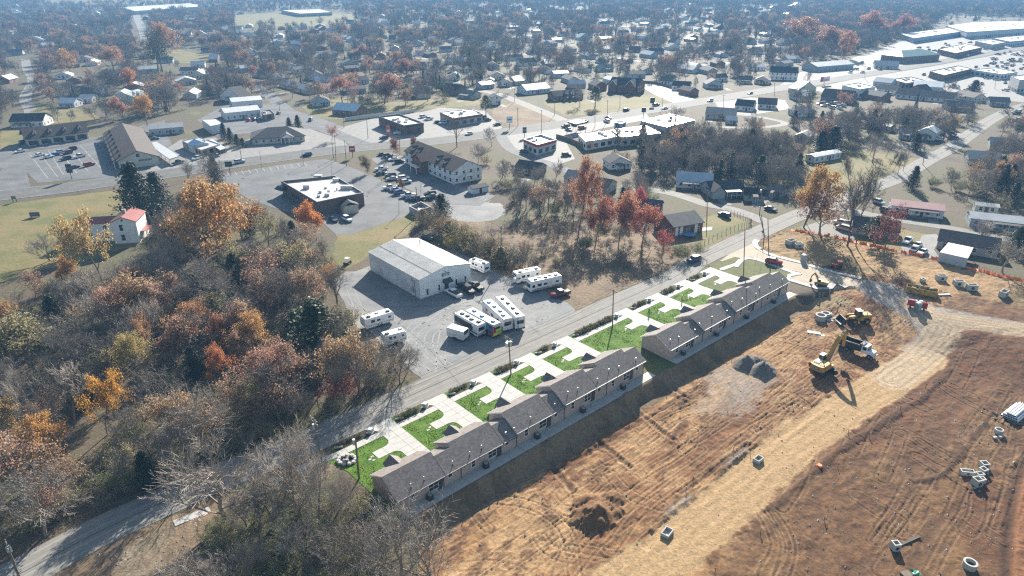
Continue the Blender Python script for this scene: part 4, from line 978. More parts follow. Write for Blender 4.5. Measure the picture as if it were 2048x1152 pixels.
def dormer(rt,x,y,z,wd=1.6,ht=1.2,dep=3.0,wc=(.75,.74,.72),rc=(.12,.09,.075)):
 d=MB();d.extr_y([(x-wd/2,z-.6),(x+wd/2,z-.6),(x+wd/2,z+ht),(x,z+ht+wd*.4),(x-wd/2,z+ht)],y,y+dep);do=d.build('dormer','siding',rt,color=wc,uv=True)
 r_=MB();r_.extr_y([(x-wd/2-.2,z+ht-.05),(x,z+ht+wd*.45),(x+wd/2+.2,z+ht-.05),(x+wd/2+.2,z+ht-.15),(x,z+ht+wd*.45-.1),(x-wd/2-.2,z+ht-.15)],y-.2,y+dep);r_.build('dormer_roof','shingle',do,uv=True,color=rc)
 window(do,x,y-.02,z+.15,wd*.5,ht*.75,0);return do
for x in(.10,.22,.63,.77):dormer(rt,L*x,1.6,6.2)
sg=MB();sg.box(L*.385,-3.12,5.2,L*.435,-3.02,5.9);sg.build('sign','painted',rt,color=(.45,.03,.03))
rt=house('low clinic with grey hipped roof and columned entrance by the main road',(506,290),(610,283),15,3.0,wall=(.55,.50,.42),roof=(.11,.105,.115),tanp=.42,ov=.9,hip=True,name='clinic',cat='clinic',wallm='plain_wall',wins='flr')
L=rt['L'];pg=MB();pg.extr_y([(L*.52,3.0),(L*.66,4.9),(L*.80,3.0),(L*.80,2.8),(L*.66,4.7),(L*.52,2.8)],-2.2,4);pg.build('entrance_roof','shingle',rt,uv=True,color=(.11,.105,.115))
pw=MB();pw.extr_y([(L*.54,2.8),(L*.66,4.6),(L*.78,2.8)],-2.0,-1.8);pw.build('entrance_gable','trim_white',rt)
for x in(.55,.62,.70,.77):p_=MB();p_.tube((L*x,-1.9,0),(L*x,-1.9,2.8),.15);p_.build('column','trim_white',rt)
BR=(.105,.078,.064)
rt=house('long row of shops with brown dormered roof, behind the parked cars',(58,293),(178,277),13,3.6,'x',(.60,.56,.50),BR,.55,.9,name='shop_row',cat='shops',wallm='plain_wall',wins='',dr=False)
L=rt['L']
for k in range(5):window(rt,L*(k+.35)/5,-.02,.5,2.6,1.9,0,'dark_metal');door(rt,L*(k+.72)/5,-.02,0,1.1,2.2,0,(.05,.05,.05))
for x in(.15,.40,.65,.90):dormer(rt,L*x,1.6,4.6,1.7,1.3,3.2,(.6,.57,.52),BR)
g0,g1,g2=Vector(G(240,339)),Vector(G(320,329)),Vector(G(172,284));Dp=(g2-g0).length
rt=house('long brown roofed shop building with beige gable end and dark lettering by the road',(240,339),(320,329),Dp,3.6,'y',(.60,.56,.49),BR,.42,.8,name='shop_row',cat='shops',wallm='siding',wins='',dr=False)
L,D=rt['L'],rt['D']
window(rt,L*.30,-.02,.9,1.2,1.4,0,'dark_metal');window(rt,L*.5,-.02,4.4,1.0,1.3,0,'dark_metal')
lt=MB()
for k in range(9):x=L*.50+L*.34*k/9;lt.box(x,-.05,2.4,x+L*.02,-.02,3.2);lt.box(x+L*.008,-.06,2.75 if k%2 else 3.05,x+L*.03,-.045,2.9 if k%2 else 3.2)
lt.build('gable_lettering','dark_metal',rt)
for k in range(7):window(rt,-.02,D*(k+.4)/7,.5,2.6,1.9,-math.pi/2,'dark_metal')
for k in range(7):p_=MB();p_.tube((-1.6,D*(k+.1)/7,0),(-1.6,D*(k+.1)/7,3.3),.1,n=6);p_.build('porch_post','trim_white',rt)
pr_=MB();pr_.v+=[(-.9,0,3.45),(-2.0,0,3.15),(-2.0,D,3.15),(-.9,D,3.45),(-.9,0,3.35),(-2.0,0,3.05),(-2.0,D,3.05),(-.9,D,3.35)];pr_.f+=[(0,3,2,1),(4,5,6,7),(1,2,6,5),(0,1,5,4),(3,7,6,2)];pr_.m+=[0]*5;pr_.build('porch_roof','shingle',rt,uv=True,color=BR)
for k in range(7):
 y=D*(.06+.14*k);d=MB();zz=4.3
 d.extr_y([(0,zz-.5),(0,zz+1.0),(-.9,zz+.55),(-.9,zz-.9)],y,y+1.8);d.xform(Matrix.Translation((1.6,0,.2)));d.build('dormer','shingle',rt,uv=True,color=BR)
def canopy(label,top,h,col,name='carport',cat='carport',posts=4,th=.35,mat='metal_roof'):
 q=[G(px,py,h)for px,py in top];
 if sum(q[i][0]*q[(i+1)%4][1]-q[(i+1)%4][0]*q[i][1]for i in range(4))<0:q=q[::-1]
 cx_,cy_=sum(p[0]for p in q)/4,sum(p[1]for p in q)/4;l=[(x-cx_,y-cy_)for x,y in q]
 rt=root(name,label,cat,(cx_,cy_,0));m=MB();m.prism(l,h-th,h);m.build('roof',mat,rt,color=col)
 for i in range(4):
  a,b=l[i],l[(i+1)%4]
  for k in range(posts if math.hypot(b[0]-a[0],b[1]-a[1])>8 else 1):
   t_=k/posts;x,y=(a[0]+(b[0]-a[0])*t_)*.9,(a[1]+(b[1]-a[1])*t_)*.9
   p_=MB();p_.tube((x,y,-.1),(x,y,h-th),.09,n=6);p_.build('post','steel',rt)
 FOOT.append(q);return rt
canopy('long grey flat carport beside the beige shop gable',[(295,287),(313,283),(358,312),(339,318)],2.9,(.45,.46,.47),posts=5)
flatb('car wash with flat pale roof and blue gabled canopy in front',[(364,281),(400,274),(440,288),(402,300)],3.4,wall=(.42,.36,.3),roof=(.55,.55,.55),name='car_wash',cat='car wash',units=4,parapet=.3,seed=5)
rt=house('blue roofed gable canopy of the car wash on open posts',(391,308),(420,303),7,3.6,'y',(.6,.6,.6),(.10,.22,.38),.45,.4,roofm='metal_roof',name='wash_canopy',cat='canopy',wins='',dr=False)
canopy('second grey carport behind the blue canopy',[(412,282),(425,278),(452,296),(440,300)],2.8,(.5,.5,.5),posts=3)
house('grey metal workshop with two roller doors behind the shops',(300,272),(369,266),10,3.3,'x',(.42,.45,.47),(.33,.33,.33),.3,.2,roofm='metal_roof',wallm='metal_wall',name='workshop',cat='workshop',wins='f')
flatb('boxy pale blue metal shed west of the clinic',[(403,239),(432,238),(447,247),(421,252)],4.4,wall=(.5,.55,.6),roof=(.6,.6,.6),name='shed',cat='shed',units=0,winsides=[],parapet=.1,wallm='metal_wall')
house('long white metal hall with pale rounded roof and cars in front',(452,241),(522,234),14,4.2,'x',(.62,.63,.64),(.66,.66,.66),.22,.3,roofm='metal_roof',wallm='metal_wall',name='hall',cat='hall',wins='f')
house('bright white metal roof behind the long hall',(466,219),(526,214),12,4.5,'x',(.6,.6,.6),(.74,.74,.74),.25,.3,roofm='metal_roof',wallm='metal_wall',name='hall',cat='hall',wins='')
flatb('dark brown annex at the end of the white hall',[(522,222),(540,219),(548,226),(527,230)],3.4,wall=(.2,.16,.13),roof=(.2,.18,.17),name='annex',cat='annex',units=1)
flatb('dark brick drive-in restaurant with white flat roof full of vents',[(757,232),(808,250.5),(847,245),(798,227.5)],5.2,wallm='brown_brick',roof=(.66,.66,.64),name='restaurant',cat='restaurant',units=7,parapet=.8,seed=3,band=(.06,.06,.065))
flatb('low shop with grey walls and rust red front band',[(880,224),(906,236.5),(965,227.5),(944,218)],4.6,wall=(.36,.38,.39),roof=(.55,.55,.55),units=3,parapet=.3,band=(.22,.07,.05))
flatb('small restaurant with dark red fascia and white roof by the junction',[(1047,278),(1075,289.5),(1113,279),(1082,268.5)],5.0,wall=(.5,.5,.48),roof=(.62,.62,.6),name='restaurant',cat='restaurant',units=2,parapet=.9,band=(.35,.035,.035),seed=4)
canopy('dark green filling station canopy beside the main road',[(1135,243),(1152,248),(1174,243),(1157,238)],5.2,(.03,.07,.05),'station_canopy','canopy',2,.9,'painted')
flatb('blue and white kiosk of the filling station',[(1229,244),(1243,247),(1252,243),(1238,240)],3.4,wall=(.25,.4,.55),roof=(.6,.6,.6),name='kiosk',cat='kiosk',units=1)
flatb('long white low building with flat roof behind the fence',[(1157,269),(1172,283),(1240,272),(1222,261)],4.2,wall=(.72,.72,.72),roof=(.68,.67,.64),units=3,seed=6,parapet=.2)
flatb('wide low building with pale roof joined to the white one',[(1222,259),(1242,274),(1322,266),(1291,251)],4.6,wall=(.5,.45,.4),roof=(.66,.63,.58),units=4,seed=7,parapet=.2)
flatb('wide grey flat roofed store beside the bare trees',[(1282,241),(1333,254),(1390,240),(1340,227)],5.0,wall=(.35,.34,.33),roof=(.60,.58,.55),units=3,seed=8,parapet=.3)
WH_,GR,DK,BL=(.74,.74,.73),(.19,.185,.18),(.07,.068,.07),(.16,.24,.33)
HL=[('white cottage with dark roof and gable among bare trees',(1219,340),(1262,337),8,2.8,'y',WH_,DK),('red brick house with three white dormers on a lawn',(1109,203),(1166,199),11,3.0,'x','red',DK),('tall red brick house with white gable trim beside a bright drive',(1216,183),(1274,188),15,5.2,'x','red',DK),('pale blue bungalow with blue metal roof',(1053,190),(1100,185),12,3.0,'x',(.55,.62,.68),BL),('small white two-storey house with front gable near the vacant lot',(985,210),(1002,209),7,4.6,'y',WH_,GR),('white house with wide red-brown gable roof',(996,172),(1022,173),10,2.8,'y',WH_,(.17,.11,.10)),('white gabled cottage left of the red-brown roof',(972,169),(988,169),9,2.8,'y',WH_,GR),('dark red brick house with steep roof under bare trees',(884,188),(916,191),10,4.0,'x','red',DK),('low house with grey-green roof near the side street',(916,195),(945,199),9,2.6,'x',(.4,.42,.4),(.17,.2,.19)),('white house with dark roof and gable facing the camera',(898,161),(920,161),10,3.4,'y',WH_,DK),('house with grey roof between two bare trees',(862,169),(888,173),9,2.6,'x',(.6,.58,.52),GR),('small white house with dark roof beyond the brick houses',(1193,126),(1213,126),9,2.8,'y',WH_,DK),('low house with teal blue roof in front of far trees',(1200,144),(1227,143),10,2.8,'x',(.35,.45,.5),(.14,.27,.33)),('white house with twin dark gables beside the church drive',(1343,180),(1378,182),10,3.2,'x',WH_,DK),('white low house with grey roof left of the twin gables',(1319,168),(1343,170),9,2.6,'x',WH_,GR),('long white bungalow with pale roof behind the twin gabled house',(1341,142),(1385,147),11,2.8,'x',WH_,(.5,.5,.48)),('bright white house with small blue roof at the street corner',(535,165),(562,167),9,3.2,'y',(.8,.8,.8),(.08,.14,.2)),('long white house with pale roof right of the blue roofed one',(558,173),(586,180),8,2.7,'x',WH_,(.42,.42,.42)),('beige bungalow with light grey roof beside parked cars',(587,182),(616,189),9,2.7,'x',(.55,.5,.44),(.32,.31,.3)),('house with dormer gable and grey roof behind bare trees',(500,153),(530,157),9,3.0,'x',(.62,.62,.62),(.2,.21,.22)),('grey blue house with dark porch gable beside the side street',(625,213),(661,211),10,2.8,'y',(.42,.48,.54),DK),('brick house with light blue metal roof left of the fence',(665,229),(712,233),12,3.0,'x','red',(.42,.52,.6)),('white cottage with black roof behind the red-leaved tree',(640,183),(660,185),8,2.8,'y',WH_,DK),('white house with two dark gables among brown thicket',(441,199),(482,206),9,3.0,'y',WH_,DK),('low pale shed roof in front of the two dark gables',(468,209),(500,212),7,2.4,'x',(.55,.55,.55),(.6,.6,.6)),('white farmhouse with black roof left of the shops',(22,256),(88,254),12,3.4,'x',WH_,(.06,.055,.055)),('old brown barn with steep sagging roof',(120,191),(168,197),12,3.4,'x',(.16,.13,.11),(.17,.15,.14)),('low grey barn extension with flat roof',(176,193),(204,193),9,2.8,'x',(.28,.27,.26),(.3,.3,.3)),('pale green metal barn behind the orange tree',(228,207),(272,209),14,4.6,'y',(.55,.6,.58),(.5,.55,.52)),('white garage with pale roof amid bare trees',(118,215),(150,215),9,2.8,'x',(.6,.62,.64),(.6,.62,.64)),('small grey shed with light roof next to the white garage',(158,206),(185,206),8,2.6,'x',(.5,.48,.45),(.5,.5,.5)),('grey roofed house on a lawn west of the white villa',(1412,177),(1446,177),10,3.0,'y',(.5,.5,.5),GR),('cream cottage with brown hipped gables by the road',(1478,167),(1503,168),9,2.8,'x',(.65,.6,.5),(.2,.17,.15)),('pale tan cottage left of the white villa',(1508,167),(1538,169),9,2.8,'y',(.68,.62,.54),(.24,.2,.18)),('large white villa with black roof facing the main road',(1539,159),(1594,161),14,5.4,'x',(.8,.8,.8),(.05,.05,.055)),('white house with dark blue roof south of the main road',(1469,220),(1504,223),11,2.9,'x',WH_,(.06,.075,.1)),('white house with brown-grey roof right of the dark blue roof',(1515,217),(1552,219),11,2.9,'x',WH_,(.17,.15,.14)),('tan bungalow with tan roof beside a small arched shed',(1410,237),(1470,241),12,2.6,'x',(.5,.44,.36),(.33,.29,.25)),('small pale arched shed on a gravel drive',(1451,248),(1473,249),6,2.2,'x',(.55,.56,.57),(.6,.6,.6)),('white gabled house half hidden by dark trees',(1592,234),(1630,233),10,3.0,'y',WH_,GR),('long dark roofed workshop with cars parked in front',(1640,203),(1700,209),15,3.6,'x',(.2,.2,.2),(.085,.08,.08)),('long motel block with brown roof and a row of white doors',(1790,196),(1905,207),12,2.8,'x',(.66,.65,.63),(.2,.18,.165)),('low brown roofed annex south of the motel block',(1905,196),(1945,204),10,2.6,'x',(.6,.58,.55),(.24,.2,.18)),('house with blue-grey metal roof by the filling road',(1745,172),(1780,176),10,3.4,'x',(.5,.52,.55),(.3,.36,.42)),('white cottage with brown roof right of the blue-grey one',(1752,185),(1790,189),9,2.8,'x',WH_,(.25,.22,.2)),('grey metal showroom with pale gable roof and parked cars',(1633,144),(1706,138),16,4.2,'x',(.35,.4,.45),(.55,.56,.58)),('small pale shop with flat gable across from the showroom',(1748,137),(1796,139),12,3.0,'x',(.6,.6,.6),(.45,.45,.45)),('small white house left of the blue gabled one',(1796,277),(1820,279),8,2.6,'x',(.62,.62,.62),(.4,.4,.4)),('white house with pale blue two-storey gable by parked cars',(1833,277),(1868,282),9,3.8,'y',(.66,.7,.74),(.42,.47,.52)),('brown house with chimney under bare trees near the street bend',(1876,259),(1910,261),9,2.8,'x',(.4,.35,.3),(.2,.18,.17)),('long grey trailer home with flat roof on the lane',(1715,253),(1778,264),5,2.8,'x',(.55,.55,.52),(.4,.38,.36)),('white trailer home with dark windows on the grass',(1627,327),(1680,317),4.5,2.9,'x',(.72,.74,.76),(.6,.62,.64)),('ruined tan shed behind the dark evergreen trees',(1588,280),(1616,284),8,2.4,'y',(.5,.45,.36),(.4,.37,.33)),('white bungalow with blue-grey metal roof and porch',(1352,375),(1423,380),10,2.7,'x',(.66,.67,.68),(.36,.42,.47)),('grey house with dark gable roof and white porch rail',(1420,395),(1487,392),9,2.7,'x',(.33,.35,.37),(.08,.085,.095)),('black roofed cabin right of the grey porch house',(1488,402),(1528,404),7,2.4,'x',(.3,.32,.33),(.04,.04,.045)),('low house roof hidden behind red-leaved trees',(1262,430),(1318,436),9,2.6,'x',(.25,.2,.18),(.12,.13,.15)),('house with pale flat roof under bare trees by the lane',(1935,329),(2000,334),10,2.7,'x',(.45,.42,.38),(.42,.39,.36)),('grey roofed house beyond the pale flat one',(1978,300),(2034,305),10,2.7,'x',(.4,.38,.36),(.3,.29,.28)),('green-grey roofed cottage near the right edge',(1978,212),(2018,214),9,2.8,'x',(.45,.45,.42),(.22,.24,.22)),('brown hipped roof cottage amid bare trees',(1895,222),(1948,224),11,2.6,'x',(.4,.35,.3),(.22,.2,.19)),('mobile home with red and white metal roof',(1780,426),(1885,438),8,2.9,'x',(.75,.76,.78),(.50,.28,.25)),('long ranch house with brown shingle roof beside a white carport',(1872,497),(1992,518),9,2.7,'x',(.40,.38,.36),(.23,.185,.165)),('long weathered mobile home with pale blue tarpaulin end',(1938,452),(2060,466),8,2.8,'x',(.4,.45,.5),(.45,.46,.47)),('narrow pale trailer behind the weathered mobile home',(1948,424),(1994,429),4,2.6,'x',(.55,.52,.46),(.5,.48,.44)),('low ranch house with dark roof behind the red-leaved trees by the fence',(1703,468),(1795,480),9,2.5,'x',(.32,.28,.26),(.13,.125,.13)),('grey hut in shade of the large orange oak',(1530,392),(1560,398),7,2.4,'x',(.2,.2,.2),(.1,.1,.11)),('cottage with pale gable roof half hidden by red-leaved trees',(1128,366),(1165,372),8,2.6,'x',(.5,.45,.4),(.3,.26,.24)),('small house with dark roof under trees right of the inn',(1030,345),(1075,352),8,2.6,'x',(.35,.3,.28),(.11,.1,.1)),('white walled house with brown roof deep among bare trees',(1170,380),(1215,388),8,2.6,'x',(.6,.58,.55),(.22,.18,.16)),]
BUILT={}
for lab,A,B,D,h,ax_,wc,rc in HL:
 mh='trailer' in lab or 'mobile' in lab
 metal=rc[0]>.27 or 'metal' in lab
 BUILT[lab]=house(lab,A,B,D,h,ax_,WH_ if wc=='red' else wc,rc,.28 if mh else(.3 if metal and h>4 else.5),.3,'red_brick' if wc=='red' else 'siding','metal_roof' if metal else 'shingle','mobile_home' if mh else 'house','mobile home' if mh else 'house','flr' if A[1]>150 else 'f',chimney='chimney' in lab,storeys=2 if h>4.4 and 'barn' not in lab and 'showroom' not in lab else 1)
for lab,o in list(BUILT.items()):
 if o['D']<5:continue
 if rnd.random()<.55 and 'shed' not in lab and 'barn' not in lab:
  L=o['L'];p0,p1=sorted((L*rnd.uniform(.1,.4),L*rnd.uniform(.55,.9)));q=MB();q.face((p0,-.02,2.75),(p0,-2.0,2.35),(p1,-2.0,2.35),(p1,-.02,2.75));q.face((p0,-2.0,2.35),(p0,-2.0,2.2),(p1,-2.0,2.2),(p1,-2.0,2.35));po=q.build('porch_roof','shingle',o,uv=True,color=(.2,.19,.18));q=MB();q.box(p0,-2.0,-.1,p1,-.02,.18);q.build('porch_floor','old_concrete',o)
  for x in(p0+.1,(p0+p1)/2,p1-.1):q=MB();q.box(x-.06,-1.95,.18,x+.06,-1.83,2.25);q.build('porch_post','trim_white',o)
 if rnd.random()<.35:continue
 L,an=o['L'],o.rotation_euler[2];ca,sa=math.cos(an),math.sin(an);y0=rnd.choice((-12,-9,-15));x0=L*rnd.choice((.7,.1,1.05));q=MB();q.prism([(o.location.x+x*ca-y*sa,o.location.y+x*sa+y*ca)for x,y in((x0,y0),(x0+3.2,y0-.6),(x0+3.0,-.05),(x0+.2,-.05))],-.1,.034,False);tag(q.build('house_drive','old_concrete'),kind='structure')
b=BUILT['red brick house with three white dormers on a lawn']
for x in(.45,.65,.85):dormer(b,b['L']*x,1.4,3.9,1.7,1.3,3,(.8,.8,.8),DK)
b=BUILT['tall red brick house with white gable trim beside a bright drive'];L=b['L']
for x0,x1 in((.06,.30),(.62,.94)):
 g_=MB();g_.extr_y([(L*x0,-.2),(L*x1,-.2),(L*x1,5.2),(L*(x0+x1)/2,5.2+L*(x1-x0)*.55),(L*x0,5.2)],-1.6,3);go=g_.build('front_gable','red_brick',b,uv=True)
 r_=MB();xm,zz=L*(x0+x1)/2,5.5+L*(x1-x0)*.55;r_.extr_y([(L*x0-.4,5.0),(xm,zz),(L*x1+.4,5.0),(L*x1+.4,4.7),(xm,zz-.3),(L*x0-.4,4.7)],-1.9,6);r_.build('gable_roof','shingle',go,uv=True,color=DK)
 t_=MB();t_.extr_y([(L*x0-.4,5.0),(xm,zz),(L*x1+.4,5.0),(L*x1+.4,4.6),(xm,zz-.5),(L*x0-.4,4.6)],-1.98,-1.91);t_.build('gable_trim','white_paint',go)
b=BUILT['grey house with dark gable roof and white porch rail'];L=b['L']
g_=MB();g_.extr_y([(L*.02,-.2),(L*.36,-.2),(L*.36,2.7),(L*.19,4.6),(L*.02,2.7)],-2.2,2);go=g_.build('front_gable','siding',b,color=(.36,.38,.40),uv=True);r_=MB();r_.extr_y([(L*-.02,2.65),(L*.19,5.0),(L*.40,2.65),(L*.40,2.5),(L*.19,4.85),(L*-.02,2.5)],-2.6,4.4);r_.build('gable_roof','shingle',go,uv=True,color=(.08,.085,.095))
pf=MB();pf.box(L*.40,-2.4,2.5,L*.85,0,2.65)
for x in(.42,.55,.70,.83):pf.box(L*x-.07,-2.35,0,L*x+.07,-2.2,2.5)
pf.box(L*.40,-2.33,.95,L*.85,-2.25,1.05);pf.build('porch','trim_white',b)
b=BUILT['long ranch house with brown shingle roof beside a white carport']
rt=canopy('white flat roofed carport with grey walls in front of the ranch house',[(1897,485),(1947,495),(1936,516.5),(1880,504)],3.0,(.80,.79,.77),posts=2,th=.2)
q=[G(1880,504,3.0),G(1936,516.5,3.0)];m_=MB();m_.prism([(p[0]-rt.location.x,p[1]-rt.location.y)for p in(q[0],q[1],(q[1][0]+.1,q[1][1]+.3),(q[0][0]+.1,q[0][1]+.3))],-.2,2.75);m_.build('wall','siding',rt,color=(.42,.46,.5),uv=True)
canopy('small white canopy over parked vehicles by the orange fence',[(1706,450),(1720,445),(1732,449),(1718,455)],2.6,(.8,.8,.78),posts=2,th=.12)
rt=house('dark red brick house with grey roof beside the fenced corner lawn',(1346,474),(1404,464),10.5,3.4,'x',WH_,(.24,.235,.225),.42,.4,'red_brick',wins='flr',gap=3.0)
for x in(.06,.22,.72):p_=MB();p_.box(rt['L']*x,-.04,.2,rt['L']*x+1.1,-.005,3.2);p_.build('cladding_panel','trim_white',rt)
pc=tag(obj('concrete_pad',None),kind='structure');m_=MB();m_.prism([G(*p)for p in[(1404,462),(1404,456),(1425,454),(1423,461)]],0,.1);m_.build('concrete_slab','concrete',pc)
rt=house('tall white house with red metal roof at the edge of the field',(231,488),(281,485),9.5,7.0,'y',(.78,.78,.76),(.27,.065,.055),.42,.35,'clapboard','metal_roof',wins='',dr=False)
L=rt['L']
for z_ in(1.0,4.2):window(rt,L*.38,-.02,z_,1.0,1.9,0);
window(rt,L*.48,-.02,7.2,.5,.6,0,cross=False)
wg=MB();wall_gable(wg,-12.0,-.005,3.0,8.6,6.0,5.8,6.0+3.1*.42,.3,.42);wo=wg.build('side_wing','clapboard',rt,color=(.78,.78,.76),uv=True);wr=MB();p_,vr,zr=gable_prof(3.0,8.6,6.0,.42,.3);xprism(wr,p_,-12.3,2.2);wr.build('wing_roof','metal_roof',wo,color=(.27,.065,.055))
for x in(-7.5,-3.0):window(rt,x,2.98,1.0,1.0,1.8,0);window(rt,x,2.98,3.9,1.0,1.6,0)
ch=MB();ch.box(L*.4,3.2,7.4,L*.4+.9,4.1,9.9);ch.build('chimney','pale_brick',rt,uv=True)
pr_=MB();pr_.box(L+.004,2.0,2.9,L+2.0,7.5,3.05);pr_.build('porch_roof','metal_roof',rt,color=(.27,.065,.055))
for y in(2.1,4.7,7.3):p_=MB();p_.box(L+1.7,y,0,L+1.85,y+.15,2.9);p_.build('porch_post','trim_white',rt)
house('grey shed with rusty roof hidden in the wood below the brick restaurant',(440,528),(505,520),9,2.6,'x',(.34,.38,.42),(.33,.27,.23),.4,.3,wins='',dr=False,name='shed',cat='shed')
rt=house('white garden shed with dark roof behind the inn',(946,389),(977,383),4,2.2,'x',(.78,.78,.78),(.12,.12,.12),.4,.2,name='shed',cat='shed',wins='')
flatb('two-storey pale box building by the dark workshop',[(1685,170),(1720,178),(1751,173),(1716,165)],6.0,wall=(.62,.64,.64),roof=(.55,.54,.52),units=2,seed=11)
flatb('brown brick flat roofed store with rows of roof vents',[(1860,142),(1889,150),(1944,137),(1917,131)],5.0,wallm='brown_brick',roof=(.62,.60,.56),units=8,seed=12,winsides=[0,1])
flatb('long white flat roofed store behind the brick one',[(1942,139),(2003,148),(2036,144),(1990,135)],4.2,wall=(.62,.64,.66),roof=(.72,.71,.69),units=3,seed=13)
rt=house('red brick office with teal hipped roof beside the highway',(1803,127),(1877,121),22,5.6,'x',WH_,(.07,.17,.16),.35,.8,'red_brick','metal_roof','office','office','flr',hip=True,storeys=2,dr=False)
flatb('long blue-fronted row of shops with pale roof far right',[(1800,67),(1828,76),(1922,63),(1900,55)],6.0,wall=(.3,.4,.5),roof=(.62,.63,.63),units=6,seed=14,name='shop_row',cat='shops')
flatb('huge store with wide white roof at the upper right corner',[(1892,51),(1935,64),(2090,54),(2090,41),(1950,43)],8.0,wall=(.5,.52,.54),roof=(.74,.74,.72),units=8,seed=15,name='store',cat='store')
flatb('dark brick row of shops between highway and the teal roof',[(1876,98),(1912,106),(1965,94),(1930,87)],5.0,wallm='red_brick',roof=(.5,.46,.42),units=5,seed=16,name='shop_row',cat='shops')
flatb('grey shop building near the right edge of the highway',[(1951,82),(1985,89),(2012,84),(1980,78)],5.5,wall=(.4,.4,.4),roof=(.55,.55,.55),units=3,seed=17)
flatb('white shop with blue sign band at the right edge',[(1985,76),(2020,83),(2090,76),(2050,70)],5.5,wall=(.55,.6,.66),roof=(.66,.66,.66),units=3,seed=18,band=(.1,.25,.5))
flatb('tall pale building cut by the right edge',[(2022,152),(2040,160),(2090,155),(2070,146)],9.0,wall=(.5,.49,.47),roof=(.5,.5,.5),units=2,seed=19,name='building',cat='building')
flatb('low brown restaurant south of the highway',[(1784,158),(1812,166),(1850,160),(1822,153)],3.8,wall=(.28,.22,.19),roof=(.36,.33,.31),units=4,seed=20,name='restaurant',cat='restaurant')
rt=house('arched pale metal hall behind the motel block',(1825,180),(1885,184),18,3.0,'x',(.5,.55,.6),(.5,.54,.57),.30,.1,'metal_wall','metal_roof','hall','hall','',dr=False)
flatb('long low school with white roof at the far left',[(562,20),(600,27),(664,24),(640,18)],6.0,wall=(.4,.33,.3),roof=(.72,.71,.68),units=4,seed=21,name='school',cat='school',winsides=[0,1])
flatb('far white hall on the horizon beyond the playing field',[(240,14),(270,22),(412,12),(380,6)],7.0,wall=(.5,.45,.45),roof=(.66,.66,.66),units=2,seed=22,name='hall',cat='hall',winsides=[])
LM=[('huge orange oak',405,440),('red-roofed white house',258,450),('large rose-red tree',548,745),('golden orange tree',215,810),('broad olive-yellow tree',75,695),('orange-brown oak',76,895),('large dark cedar',640,665),('pinkish-brown round tree',238,620),('orange-pink tree',395,640),('orange-tan tree',508,670),('brick restaurant',640,390),('gravel yard entrance',705,620),('street bend',400,960),('bottom left pole',30,1120),('hidden grey shed',472,520),('pavement end',600,955),('near brick row',800,990),('field edge',130,560),('small red-orange tree',445,735),('wood trailer',790,690),('bare earth shoulder',290,1100),('white inn',890,345),('scarlet tree',1282,450),('dark brick house',1372,440),('white trailer home',1655,318),('golden-brown oak',1605,400),('tan bungalow',1440,238),('long white building',1200,270),('metal warehouse',840,530),('motorhomes',1075,570),('pole in the bushes',1003,490),('motel block',1850,200),('blue gabled house',1850,275),('ranch house',1930,500),('mobile home',1830,418),('weathered mobile home',2000,455),('church lawn',1250,212),('dormered brick house',1137,190),('L-shaped shops',210,290),('hipped roof clinic',555,275),('old barn',145,185),('pale green barn',250,198),('far school',615,22),('far white hall',330,12),('black roofed villa',1566,150),('grey metal showroom',1670,138),('teal roofed office',1840,112),('huge far store',1990,50),('drive-in restaurant',800,245),('low rust-fronted shop',925,230),('vacant lot',1050,228),('blue metal roofed bungalow',1388,360),('red fascia restaurant',1080,285),('russet tree',769,178),('rust-red tree',685,180),('great rust-coloured tree',1612,62),('far orange tree',1755,45),('tall pine',322,95),('tall thin russet tree',1158,380),('gravel circle',935,425),('pink-orange tree',1690,90),('white cottage',1240,330),('street bend by the lane',1850,325),('junction pole',1522,400),('far middle clearing',1130,20),('far right clearing',1500,25),('far left road',280,50),('far middle street',860,115),('mauve-pink tree',815,135),('white roofed hall',490,225)]
LMA=np.array([q[1:]for q in LM],float)
def bylm(x,y,h=0):
 px,py=P(x,y,h);dx,dy=px-LMA[:,0],(py-LMA[:,1])*1.5;i=int(np.argmin(dx*dx+dy*dy));d=math.hypot(dx[i],dy[i])
 sc_=25+60*py/1152
 if abs(dx[i])>2*abs(dy[i]):w_='right of' if dx[i]>0 else 'left of'
 elif abs(dy[i])>2*abs(dx[i]):w_='below' if dy[i]>0 else 'above'
 else:w_=('below' if dy[i]>0 else 'above')+(' and right of' if dx[i]>0 else ' and left of')
 return('close ' if d<sc_*.7 else 'well ' if d>sc_*2 else '')+w_+' the '+LM[i][0]
USED={}
def settle():
 n={}
 for o in USED.values():n[o['label']]=n.get(o['label'],0)+1
 for o in USED.values():
  o['group']=o['label']if n[o['label']]>1 else o.get('group','')
  if not o['group']:del o['group']
